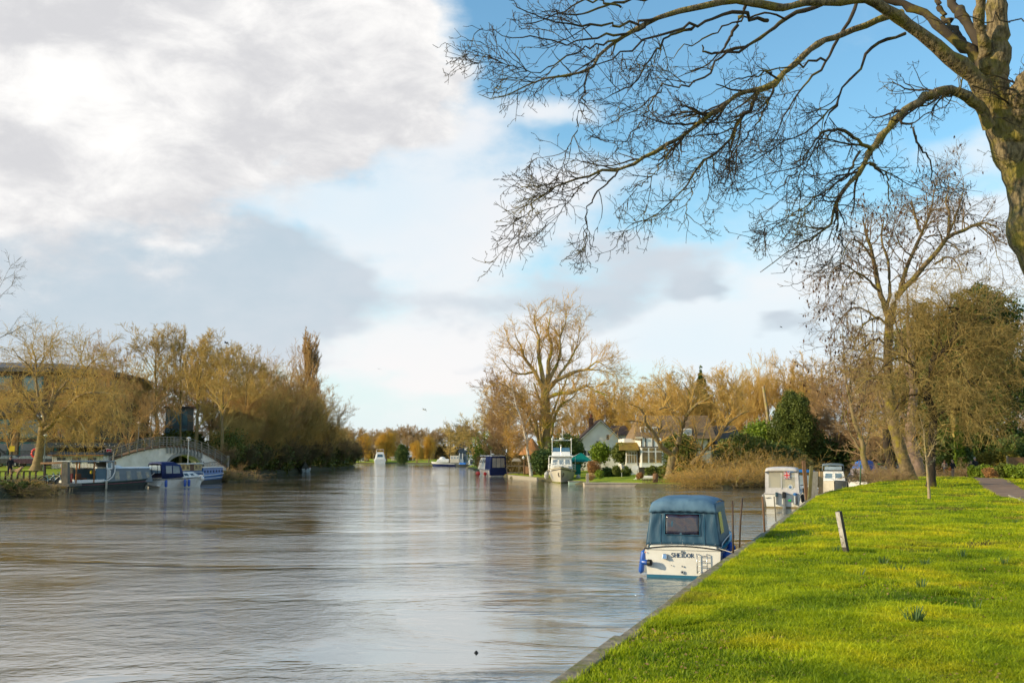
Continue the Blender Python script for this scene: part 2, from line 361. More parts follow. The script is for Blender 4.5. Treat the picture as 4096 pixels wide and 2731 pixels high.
moss_roof = mat('mossy_roof', (.30, .20, .03), (.20, .12, .03), 2, rough=.95, bump=.08, bscale=4)
slate = mat('slate_roof', (.035, .05, .065), (.025, .035, .05), 1.5, rough=.5)
brick = mat('brick', (.12, .07, .05), (.08, .05, .04), 4, rough=.85, bump=.02)
tanstone = mat('tan_brick', (.24, .165, .10), (.17, .115, .07), 2, rough=.85, bump=.02)
zinc = mat('zinc_roof', (.13, .115, .105), (.095, .08, .075), .5, rough=.45, metal=.2)
green_canvas = mat('green_canvas', (.0, .20, .15), (.0, .14, .11), 3, rough=.6)
iron = mat('black_iron', (.012, .012, .012), rough=.45)
bark = mat('bark', (.30, .22, .11), (.17, .125, .065), 3.0, rough=.95, bump=.05, bscale=7, stretch=(2, 2, .6), c3=(.20, .17, .025), c3scale=.9, c3lo=.5, c3hi=.66)
bark_moss = mat('mossy_bark', (.27, .20, .11), (.09, .067, .038), 9.0, rough=.95, bump=.09, bscale=10, lo=.42, hi=.6, stretch=(2, 2, .7), c3=(.24, .19, .04), c3scale=2.2, c3lo=.47, c3hi=.62)
bark_dark = mat('dark_bark', (.055, .04, .028), (.03, .022, .016), 3.0, rough=.95, bump=.05, bscale=8, stretch=(2, 2, .6), c3=(.14, .11, .02), c3scale=.9, c3lo=.52, c3hi=.66)
bark_pale = mat('pale_bark', (.40, .30, .17), (.26, .19, .11), 3, rough=.9, bump=.03, c3=(.34, .28, .05), c3scale=.8)
birchb = mat('birch_bark', (.62, .56, .48), (.40, .34, .28), 2.5, rough=.8, c3=(.05, .04, .03), c3scale=2.2, c3lo=.6, c3hi=.63, stretch=(1, 1, 3))
tw_olive = mat('olive_twigs', (.86, .65, .25), (.56, .42, .15), .35, rough=.9, trans=.48)
tw_gold = mat('golden_twigs', (.93, .66, .22), (.66, .46, .15), .35, rough=.9, trans=.48)
tw_brown = mat('brown_twigs', (.80, .55, .24), (.54, .36, .16), .4, rough=.9, trans=.48)
tw_pink = mat('reddish_twigs', (.68, .47, .25), (.48, .32, .17), .4, rough=.9, trans=.48)
tw_grey = mat('grey_twigs', (.36, .28, .15), (.22, .17, .09), .4, rough=.9, trans=.48)
tw_willow = mat('willow_twigs', (.85, .52, .08), (.65, .38, .06), .3, rough=.9, trans=.2)
tw_dark = mat('dark_twigs', (.075, .055, .035), (.045, .032, .022), 1.2, rough=.9, c3=(.17, .13, .025), c3scale=1.5, c3lo=.52, c3hi=.62)
leaf_dark = mat('evergreen_leaf', (.05, .095, .022), (.12, .15, .025), .6, rough=.6, trans=.15)
leaf_yel = mat('laurel_leaf', (.26, .33, .025), (.13, .19, .02), 1.2, rough=.5, trans=.2)
leaf_olive = mat('ivy_leaf', (.17, .19, .03), (.07, .095, .018), .6, rough=.6, trans=.15)
leaf_brown = mat('dead_leaf', (.45, .23, .08), (.28, .14, .06), 2, rough=.8, trans=.15)
seedm = mat('seed_brown', (.10, .045, .022), (.06, .03, .016), 2, rough=.85)
grassleaf = mat('daffodil_leaf', (.10, .17, .05), (.06, .12, .03), 6, rough=.45, trans=.25)

# grass: blades and the sod below them
def grass_material(name, blades):
    m = bpy.data.materials.new(name); m.use_nodes = True; nt = NT(m.node_tree); bs = m.node_tree.nodes['Principled BSDF']; out = m.node_tree.nodes['Material Output']
    bs.inputs['Roughness'].default_value = .55 if blades else .95; bs.inputs['Specular IOR Level'].default_value = .25 if blades else .1
    ge = nt.n('ShaderNodeNewGeometry')
    nz = nt.n('ShaderNodeTexNoise', i_Scale=.55, i_Detail=5.0, i_Roughness=.6); nt.l(ge.outputs['Position'], nz.inputs['Vector'])
    nz2 = nt.n('ShaderNodeTexNoise', i_Scale=.28, i_Detail=6.0, i_Roughness=.7); mp = nt.n('ShaderNodeMapping'); mp.inputs['Location'].default_value = (17, 3, 0); nt.l(ge.outputs['Position'], mp.inputs['Vector']); nt.l(mp.outputs[0], nz2.inputs['Vector'])
    cr = nt.n('ShaderNodeValToRGB'); e = cr.color_ramp.elements
    a, b, c = ((.18, .28, .005), (.38, .46, .008), (.60, .54, .014)) if blades else ((.09, .15, .004), (.19, .25, .008), (.30, .28, .015))
    e[0].position = .34; e[0].color = (*a, 1); e[1].position = .68; e[1].color = (*c, 1); x = e.new(.5); x.color = (*b, 1)
    nt.l(nz.outputs[0], cr.inputs[0])
    mr = nt.n('ShaderNodeMapRange'); mr.inputs['From Min'].default_value = .58 if blades else .52; mr.inputs['From Max'].default_value = .72 if blades else .62; nt.l(nz2.outputs[0], mr.inputs['Value'])
    mx = nt.n('ShaderNodeMix', data_type='RGBA'); nt.l(mr.outputs[0], mx.inputs['Factor']); nt.l(cr.outputs[0], mx.inputs['A']); mx.inputs['B'].default_value = (.30, .21, .05, 1) if blades else (.10, .055, .022, 1)
    cur = mx.outputs['Result']
    if blades:
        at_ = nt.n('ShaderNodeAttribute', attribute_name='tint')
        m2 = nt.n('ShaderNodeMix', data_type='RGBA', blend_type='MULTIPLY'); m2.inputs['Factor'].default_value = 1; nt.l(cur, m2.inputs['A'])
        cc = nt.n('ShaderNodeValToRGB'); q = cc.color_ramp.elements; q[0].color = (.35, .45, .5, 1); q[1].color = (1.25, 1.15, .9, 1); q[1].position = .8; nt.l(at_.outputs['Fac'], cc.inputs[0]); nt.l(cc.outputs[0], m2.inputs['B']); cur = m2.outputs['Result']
        tr = nt.n('ShaderNodeBsdfTranslucent'); nt.l(cur, tr.inputs['Color']); mz = nt.n('ShaderNodeMixShader'); mz.inputs[0].default_value = .28
        nt.l(bs.outputs[0], mz.inputs[1]); nt.l(tr.outputs[0], mz.inputs[2]); nt.l(mz.outputs[0], out.inputs['Surface'])
    else:
        nb = nt.n('ShaderNodeTexNoise', i_Scale=5.0, i_Detail=6.0, i_Roughness=.7); nt.l(ge.outputs['Position'], nb.inputs['Vector'])
        bm = nt.n('ShaderNodeBump', i_Strength=1.0, i_Distance=.12); nt.l(nb.outputs[0], bm.inputs['Height']); nt.l(bm.outputs[0], bs.inputs['Normal'])
    nt.l(cur, bs.inputs['Base Color']); return m
sod = grass_material('sod', False); blade = grass_material('grass_blade', True)
lawnm = mat('far_lawn', (.24, .31, .010), (.34, .38, .012), .4, rough=.9, bump=.1, bscale=4)
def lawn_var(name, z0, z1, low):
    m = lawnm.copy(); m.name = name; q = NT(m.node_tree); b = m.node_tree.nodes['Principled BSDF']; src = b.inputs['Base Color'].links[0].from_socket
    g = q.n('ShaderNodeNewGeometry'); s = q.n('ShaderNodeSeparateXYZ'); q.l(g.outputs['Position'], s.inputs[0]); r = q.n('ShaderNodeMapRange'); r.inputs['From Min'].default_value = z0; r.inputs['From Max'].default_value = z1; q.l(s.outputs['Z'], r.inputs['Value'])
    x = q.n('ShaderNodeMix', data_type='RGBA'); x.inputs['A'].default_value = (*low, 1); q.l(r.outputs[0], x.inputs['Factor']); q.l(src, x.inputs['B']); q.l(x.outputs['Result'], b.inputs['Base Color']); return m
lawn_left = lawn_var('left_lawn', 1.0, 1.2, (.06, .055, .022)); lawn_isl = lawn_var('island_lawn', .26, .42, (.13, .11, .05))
soil = mat('bank_soil', (.09, .065, .03), (.06, .06, .02), .6, rough=.95, bump=.1, bscale=2, c3=(.10, .12, .015), c3scale=.25, c3lo=.45, c3hi=.6)
pathm = mat('gravel_path', (.30, .19, .125), (.22, .135, .09), .8, rough=.95, bump=.02, bscale=8, c3=(.12, .10, .03), c3scale=.5, c3lo=.6, c3hi=.75)

# ------------------------------------------------------------------ water
wmx = bpy.data.materials.new('river_water'); wmx.use_nodes = True; nt = NT(wmx.node_tree); bs = wmx.node_tree.nodes['Principled BSDF']
bs.inputs['Roughness'].default_value = .07; bs.inputs['IOR'].default_value = 2.0; bs.inputs['Specular IOR Level'].default_value = 1.0
tcw = nt.n('ShaderNodeTexCoord')
def wn_(scale, sx_, sy_, detail, rot=0, rough=.55, dist=0.):
    mp = nt.n('ShaderNodeMapping'); mp.inputs['Scale'].default_value = (sx_, sy_, 1); mp.inputs['Rotation'].default_value = (0, 0, rot); nt.l(tcw.outputs['Object'], mp.inputs['Vector'])
    z = nt.n('ShaderNodeTexNoise', i_Scale=scale, i_Detail=float(detail), i_Roughness=rough, i_Distortion=dist); nt.l(mp.outputs[0], z.inputs['Vector']); return z.outputs[0]
def m_(op, a, b, clamp=False):
    nd = nt.n('ShaderNodeMath', operation=op, use_clamp=clamp)
    for i, x in enumerate((a, b)):
        if isinstance(x, (int, float)): nd.inputs[i].default_value = x
        else: nt.l(x, nd.inputs[i])
    return nd.outputs[0]
big = wn_(.16, .8, 1.5, 4, .3, dist=.6); mid = wn_(1.25, 1., 1.2, 6, -.2, dist=.4); small = wn_(6.5, 1., 1.3, 5, .15); patch = wn_(.07, 1, 2.2, 5, .1, .6, 1.2)
pm = nt.n('ShaderNodeMapRange'); pm.inputs['From Min'].default_value = .40; pm.inputs['From Max'].default_value = .62; pm.inputs['To Min'].default_value = .3; pm.inputs['To Max'].default_value = 2.3; nt.l(patch, pm.inputs['Value'])
mw = nt.n('ShaderNodeMix', data_type='RGBA'); mw.inputs['A'].default_value = (.075, .075, .050, 1); mw.inputs['B'].default_value = (.10, .10, .074, 1); nt.l(patch, mw.inputs['Factor'])
# pale streaks painted in for ripple facets reflecting the bright sky
st = wn_(.6, .35, 2.8, 9, .06, .72, 1.5); sm = nt.n('ShaderNodeMapRange', interpolation_type='SMOOTHSTEP'); sm.inputs['From Min'].default_value = .56; sm.inputs['From Max'].default_value = .66; nt.l(st, sm.inputs['Value'])
big2 = nt.n('ShaderNodeMapRange', interpolation_type='SMOOTHSTEP'); big2.inputs['From Min'].default_value = .48; big2.inputs['From Max'].default_value = .62; nt.l(wn_(.045, 1, 1.4, 3, 0), big2.inputs['Value'])
glint = m_('MULTIPLY', sm.outputs[0], m_('MULTIPLY', big2.outputs[0], .85))
mw2 = nt.n('ShaderNodeMix', data_type='RGBA'); nt.l(glint, mw2.inputs['Factor']); nt.l(mw.outputs['Result'], mw2.inputs['A']); mw2.inputs['B'].default_value = (.80, .76, .68, 1)
nt.l(mw2.outputs['Result'], bs.inputs['Base Color'])
band = m_('MULTIPLY', sm.outputs[0], big2.outputs[0])
h = m_('ADD', m_('ADD', m_('MULTIPLY', big, .18), m_('MULTIPLY', band, m_('MULTIPLY', small, .22))), m_('MULTIPLY', pm.outputs[0], m_('ADD', m_('MULTIPLY', mid, .085), m_('MULTIPLY', small, .034))))
bmw = nt.n('ShaderNodeBump', i_Strength=1.0, i_Distance=.25); nt.l(h, bmw.inputs['Height']); nt.l(bmw.outputs[0], bs.inputs['Normal'])
nt.l(m_('ADD', m_('MULTIPLY', glint, .4), .045), bs.inputs['Roughness'])
gl = nt.n('ShaderNodeBsdfGlossy'); gl.inputs['Roughness'].default_value = .05; gl.inputs['Color'].default_value = (1, .985, .94, 1); nt.l(bmw.outputs[0], gl.inputs['Normal']); mxs = nt.n('ShaderNodeMixShader'); mxs.inputs[0].default_value = .38; nt.l(bs.outputs[0], mxs.inputs[1]); nt.l(gl.outputs[0], mxs.inputs[2]); nt.l(mxs.outputs[0], wmx.node_tree.nodes['Material Output'].inputs['Surface'])
wob = MB().quad((-420, -160, 0), (420, -160, 0), (420, 420, 0), (-420, 420, 0)).build('river_water', wmx); tag(wob, kind='structure', label='muddy rippled river reflecting sky and trees', cat='water')
bed = MB().quad((-9000, -9000, -1.2), (9000, -9000, -1.2), (9000, 9000, -1.2), (-9000, 9000, -1.2)).build('ground', soil); tag(bed, kind='structure')

# ------------------------------------------------------------------ land
def xe(Y):
    return np.interp(Y, [-80, 10, 55, 62, 71, 83, 100, 118, 140, 200], [-32.1, .3, 16.5, 19.4, 23.7, 31.0, 41, 55, 75, 130])
def HR(x, Y):
    x = np.asarray(x, float); Y = np.asarray(Y, float); s = x - xe(Y)
    z = .93 + .13 * np.clip(s / 2.5, 0, 1) ** .8
    z = z + .42 * np.exp(-((x - 33) / 9.) ** 2 - ((Y - 76) / 13.) ** 2) * np.clip(s / 2, 0, 1)
    z = z + .034 * np.sin(x * 2.1 + np.sin(Y * 1.3) * 1.7) * np.sin(Y * 1.7 + x * .6) * np.clip(s / 1.2, 0, 1) + .05 * np.sin(x * .55 + 1) * np.sin(Y * .43) * np.clip(s / 3, 0, 1)
    return z
Ys = np.concatenate([np.linspace(-60, 6, 34), np.linspace(6.4, 40, 110), np.linspace(40.5, 110, 110), np.linspace(112, 200, 30)])
Ss = np.concatenate([np.linspace(0, 6, 36), np.linspace(6.2, 30, 110), np.linspace(31, 90, 50), np.array([120, 200, 500, 2000, 6000])])
YY, SS = np.meshgrid(Ys, Ss, indexing='ij'); XX = xe(YY) + SS; ZZ = HR(XX, YY)
nv = np.stack([XX, YY, ZZ], -1).reshape(-1, 3); nr, nc = YY.shape
ii = np.arange(nr * nc).reshape(nr, nc); fc = np.stack([ii[:-1, :-1], ii[:-1, 1:], ii[1:, 1:], ii[1:, :-1]], -1).reshape(-1, 4)
tag(np_mesh('near_bank_ground', nv, fc, 4, sod, smooth=True), kind='structure')
def plank_run(): 
    top, wall = MB(), MB(); y = -40.
    while y < 110:
        L = 2.4 + rnd.random() * 1.2; y2 = min(y + L, 110)
        a = Vector((float(xe(y)), y, 0)); b = Vector((float(xe(y2)), y2, 0)); n = (b - a).cross(Vector((0, 0, 1))).normalized(); a = a + n * rnd.uniform(-.03, .03); b = b + n * rnd.uniform(-.03, .03); z = .975 + rnd.uniform(-.02, .02)
        g = (b - a).normalized() * .01
        for (o1, o2, z0, z1, m) in ((-.10, .11, z - .06, z, top), (-.03, .04, -.5, z - .062, wall)):
            q = [a + g + n * o1, b - g + n * o1, b - g + n * o2, a + g + n * o2]
            m.prism([(p.x, p.y, z0) for p in q], (0, 0, z1 - z0))
        y = y2
    o = thing('bank_edging', 'weathered timber capping board along the grassy river edge', 'edging', (0, 0, 0))
    top.build('capping_board', mat('capping_timber', (.33, .27, .19), (.18, .14, .09), 5, rough=.9, bump=.03, c3=(.16, .16, .02), c3scale=1.6, c3lo=.5, c3hi=.66), o, bevel=.012); wall.build('piling_board', timber_dark, o)
    return o
plank_run()
def sd_land(name, poly, material, prof, res, pad=3, origin=None):
    """land whose height follows the distance inland from its shore polygon"""
    poly = np.array(poly, float); lo = poly.min(0) - pad; hi = poly.max(0) + pad
    xs = np.arange(lo[0], hi[0] + res, res); ys = np.arange(lo[1], hi[1] + res, res)
    X, Y = np.meshgrid(xs, ys, indexing='ij'); P = np.stack([X, Y], -1).reshape(-1, 2)
    d = np.full(len(P), 1e9); inside = np.zeros(len(P), bool); n = len(poly)
    for i in range(n):
        a, b = poly[i], poly[(i + 1) % n]; ab = b - a
        t = np.clip(((P - a) @ ab) / (ab @ ab), 0, 1)[:, None]; d = np.minimum(d, np.linalg.norm(P - a - t * ab, axis=1))
        c = ((a[1] > P[:, 1]) != (b[1] > P[:, 1])); xi = (b[0] - a[0]) * (P[:, 1] - a[1]) / (b[1] - a[1] + 1e-12) + a[0]; inside ^= c & (P[:, 0] < xi)
    sd = np.where(inside, d, -d); Z = prof(sd, P[:, 0], P[:, 1]).reshape(X.shape)
    keep = sd.reshape(X.shape) > -res * 2
    idx = np.arange(X.size).reshape(X.shape); K = keep[:-1, :-1] | keep[1:, 1:] | keep[1:, :-1] | keep[:-1, 1:]
    fc = np.stack([idx[:-1, :-1], idx[1:, :-1], idx[1:, 1:], idx[:-1, 1:]], -1)[K]
    return tag(np_mesh(name, np.stack([X, Y, Z], -1).reshape(-1, 3), fc, 4, material, smooth=True), kind='structure')
def wob2(x, y): return .06 * np.sin(x * .9 + y * .3) * np.sin(y * .7) + .03 * np.sin(x * 2.3) * np.sin(y * 1.9)
lbpoly = [(-300, 60), (-38.0, 60), (-38.8, 81), (-39.6, 84), (-41.3, 86.5), (-43.0, 90), (-42.2, 96), (-41, 103), (-41.5, 112), (-40.5, 118), (-37.5, 121), (-35.4, 125), (-36, 133), (-38.5, 145), (-40, 165), (-40, 258), (-52, 280), (-110, 292), (-300, 300)]
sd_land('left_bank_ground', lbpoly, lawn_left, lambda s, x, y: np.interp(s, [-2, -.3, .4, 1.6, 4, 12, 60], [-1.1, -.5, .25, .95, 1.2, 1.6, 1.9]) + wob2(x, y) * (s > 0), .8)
islpoly = [(-11.7, 248), (-6, 185), (-.6, 141), (3.6, 128), (8, 105.5), (15, 101.5), (21, 98), (26, 103), (33, 118), (49, 142), (80, 165), (200, 200), (400, 260), (400, 420), (-12, 420)]
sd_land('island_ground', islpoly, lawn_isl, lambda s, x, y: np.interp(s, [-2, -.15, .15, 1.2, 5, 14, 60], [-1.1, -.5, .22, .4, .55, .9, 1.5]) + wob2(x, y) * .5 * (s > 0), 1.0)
far = [(-500, 360), (-62, 359), (-40, 358), (-13, 350), (-12.5, 356), (-12, 420), (500, 420), (500, 700), (-500, 700)]
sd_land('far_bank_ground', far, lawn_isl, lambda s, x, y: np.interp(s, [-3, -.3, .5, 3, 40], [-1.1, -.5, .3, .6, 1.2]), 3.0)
tag(MB().quad((-6000, 640, 1.1), (6000, 640, 1.1), (6000, 9000, 1.1), (-6000, 9000, 1.1)).build('distant_ground', lawnm), kind='structure')
# gravel path on the near bank
def path_strip(name, pts, wd, material, hf=HR, dz=.045, label=None):
    pts = catmull(pts, 60); t = nrmz(np.gradient(pts, axis=0)); n = np.stack([-t[:, 1], t[:, 0]], -1); rows = []
    wds = np.interp(np.linspace(0, 1, 60), np.linspace(0, 1, len(wd)), wd)
    for i in range(60):
        jit = .05 * math.sin(i * 1.9) + .06 * math.sin(i * .7)
        rows.append([(p[0], p[1], float(hf(p[0], p[1])) + dz) for p in (pts[i] + n[i] * (wds[i] * q + jit * abs(q) * 1.2) for q in (-.5, -.25, 0, .25, .5))])
    return tag(MB().grid(rows).build(name, material, smooth=True), kind='structure')
path_strip('gravel_path', [(29, 20), (25.5, 42), (25.4, 48), (27.5, 55), (31.5, 65), (36, 76), (40, 88), (44, 100), (50, 116)], [1.7, 1.9, 2.0, 2.2, 2.2, 2.2], pathm)
path_strip('side_path', [(36, 80), (44, 81.5), (55, 82), (90, 84)], [1.0, 1.2, 1.2], pathm, dz=.05)

# ------------------------------------------------------------------ grass on the near bank
def make_grass():
    rng = np.random.default_rng(5); N = 1050000
    D = 1 / rng.uniform(1 / 110., 1 / 8.0, N)           # evenly spread over the picture's height
    lo = xe(D) + .085; hi = D * .56 + 1.5; x = lo + (hi - lo) * rng.random(N)
    # patches
    def nz(x, y, s, o): return np.sin(x * s + o + 1.7 * np.sin(y * s * .8 + o)) * np.sin(y * s * 1.1 + 2 * o + 1.3 * np.sin(x * s * .7))
    pat = .5 * nz(x, D, 1.3, .4) + .35 * nz(x, D, 3.1, 2.2) + .3 * nz(x, D, 7.3, 1.1)
    bare = nz(x, D, .52, 5.1) + .55 * nz(x, D, 1.9, .3) + .3 * nz(x, D, 5., 2.)
    for (bu, bv, bw) in ((2620, 2625, .8), (2500, 2690, .7), (2790, 2520, .6), (3900, 2725, .9), (3380, 2075, 2.0), (4000, 2030, 2.4), (3450, 2050, 1.5), (3100, 2640, .5), (2860, 2420, .7), (3560, 2380, .6)):
        q = gp(bu, bv, 1.05); bare = bare + 1.1 * np.exp(-((x - q.x) / bw) ** 2 - ((D - q.y) / (bw * 1.3)) ** 2)
    onpath = ((np.abs(x - np.interp(D, [20, 42, 48, 55, 65, 76, 88, 100], [29, 25.5, 25.4, 27.5, 31.5, 36, 40, 44])) < 1.0) & (D > 18)) | ((np.abs(D - 81.6) < .6) & (x > 37))
    keep = ((bare < .82) | (rng.random(N) < .16)) & ~onpath; x, D, pat = x[keep], D[keep], pat[keep]; n = len(x)
    z = HR(x, D) - .005; far_ = np.clip(D / 22, 1, 4.2)
    h = (.046 + .030 * pat + .030 * rng.random(n)) * (1 + .12 * (far_ - 1)); tuft = (rng.random(n) < .02) | (nz(x, D, 2.3, 4.) * nz(x, D, .9, 1.) > .82); h = np.where(tuft, h * 1.8, h)
    edge = np.clip(1 - (x - xe(D)) / .5, 0, 1); h = h * (1 + .5 * edge)
    wd = (.0038 + .003 * rng.random(n)) * far_
    a = rng.uniform(0, 2 * np.pi, n); l = rng.uniform(0, 2 * np.pi, n); lean = rng.uniform(.15, .95, n) * h
    dx, dy = np.cos(a) * wd, np.sin(a) * wd; lx, ly = np.cos(l) * lean, np.sin(l) * lean
    b = np.stack([x, D, z], -1)
    v = np.stack([b + np.stack([-dx, -dy, 0 * dx], -1), b + np.stack([dx, dy, 0 * dx], -1),
                  b + np.stack([dx * .7 + lx * .35, dy * .7 + ly * .35, h * .62], -1), b + np.stack([-dx * .7 + lx * .35, -dy * .7 + ly * .35, h * .62], -1),
                  b + np.stack([lx, ly, h], -1)], 1)
    i = np.arange(n)[:, None] * 5
    f = np.concatenate([i + np.array([0, 1, 2]), i + np.array([0, 2, 3]), i + np.array([3, 2, 4])], 0)
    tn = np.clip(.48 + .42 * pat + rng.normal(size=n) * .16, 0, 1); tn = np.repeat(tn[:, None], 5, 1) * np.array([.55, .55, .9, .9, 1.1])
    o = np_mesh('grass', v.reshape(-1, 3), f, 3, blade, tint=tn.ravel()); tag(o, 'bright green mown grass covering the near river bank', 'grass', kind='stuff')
make_grass()
def daffodils():
    sp = [(3534, 2252, 12), (3602, 2284, 8), (3702, 2264, 14), (3848, 2228, 9), (4018, 2262, 9), (3683, 2356, 12), (3660, 2506, 26), (3346, 2212, 9), (4060, 2092, 9), (3513, 2025, 7), (3560, 2030, 6), (3944, 2108, 6), (3440, 2296, 5), (3900, 2440, 7)]
    nm = ['beside the white leaning post, upper row', 'small and low between two larger clumps', 'dense and upright right of the leaning post', 'loose, near the shaded strip of grass', 'at the right side of the lawn', 'flattened, in the middle of the lawn', 'large and spiky, nearest of all clumps', 'at the foot of the leaning white post', 'near the gravel path', 'far one towards the young tree', 'faint far one right of its neighbour', 'far one below the gravel path', 'tiny sparse one in the short grass', 'small one below the upright clump at the right']
    for (u, v, n), txt in zip(sp, nm):
        p = gp(u, v, 1.05); p.z = float(HR(p.x, p.y)); mb = MB(); q = .85 if n < 20 else 1.1
        for i in range(n * 2):
            a = rnd.uniform(0, 6.28); r0 = rnd.uniform(0, .09) * q; h = rnd.uniform(.12, .24) * q; ln = rnd.uniform(.0, .12) * q; w_ = .008 * q; b = Vector((math.cos(a) * r0, math.sin(a) * r0, -.01)); o = Vector((math.cos(a), math.sin(a), 0)); s = Vector((-math.sin(a + 1), math.cos(a + 1), 0)) * w_
            m1 = b + o * ln * .4 + Vector((0, 0, h * .6)); m2 = b + o * ln + Vector((0, 0, h))
            mb.add([b - s, b + s, m1 + s, m1 - s, m2 + s * .4, m2 - s * .4], [(0, 1, 2, 3), (3, 2, 4, 5)])
        o = mb.build('daffodil_clump', grassleaf, loc=p); tag(o, 'clump of green daffodil leaves, ' + txt, 'plant', 'daffodil clumps in the lawn')
daffodils()

def fallen_leaves():
    rng = np.random.default_rng(8); n = 5200; D = 1 / rng.uniform(1 / 60., 1 / 8.5, n); x = xe(D) + .1 + (D * .56 + 1 - xe(D)) * rng.random(n) ** 1.1; z = HR(x, D) + .02 + .02 * rng.random(n); p = np.stack([x, D, z], -1)
    a = nrmz(rng.normal(size=(n, 3)) * np.array([1, 1, .35])); b = nrmz(np.cross(a, rng.normal(size=(n, 3)) * .4 + np.array([0, 0, 1.]))); s = rng.uniform(.012, .032, n)[:, None] * np.clip(D / 20, 1, 2)[:, None]
    tag(np_mesh('fallen_leaves', np.stack([p - a * s, p - b * s * .6, p + a * s, p + b * s * .6], 1).reshape(-1, 3), np.arange(n * 4).reshape(-1, 4), 4, mat('leaf_litter', (.34, .19, .08), (.20, .12, .05), 3, rough=.8)), 'brown dead leaves scattered through the near lawn', 'leaves', kind='stuff')
fallen_leaves()
# ================================================================== trees
def paths_from(pts_list, M):
    P = np.array([catmull([p[:3] for p in pl], M) for pl in pts_list]); Rr = np.array([np.interp(np.linspace(0, 1, M), np.linspace(0, 1, len(pl)), [p[3] for p in pl]) for pl in pts_list]); return P, Rr
def leaf_cloud(name, centers, radii, n, size, material, parent, origin=(0, 0, 0), seed=1, shell=.55, squash=1.0, droop=0.0, aspect=1.6):
    """many small leaf faces scattered in lumpy clumps (centres, radii)"""
    rng = np.random.default_rng(seed); c = np.array(centers, float); r = np.array(radii, float)
    p = r ** 2 / (r ** 2).sum(); k = rng.choice(len(c), n, p=p); d = nrmz(rng.normal(size=(n, 3)))
    rad = r[k] * (shell + (1 - shell) * rng.random(n)) * (1 + .18 * np.sin(d[:, 0] * 7 + k) * np.sin(d[:, 1] * 6 + d[:, 2] * 5))
    pos = c[k] + d * rad[:, None] * np.array([1, 1, squash]); a = nrmz(rng.normal(size=(n, 3)) + d * .3 + np.array([0, 0, -droop])); b = nrmz(np.cross(a, rng.normal(size=(n, 3)) + d * .6))
    s = size * rng.uniform(.6, 1.35, n)[:, None]
    v = np.stack([pos - a * s * aspect * .5, pos + b * s * .5, pos + a * s * aspect * .5, pos - b * s * .5], 1).reshape(-1, 3)
    return np_mesh(name, v - np.array(origin), np.arange(n * 4).reshape(-1, 4), 4, material, parent)

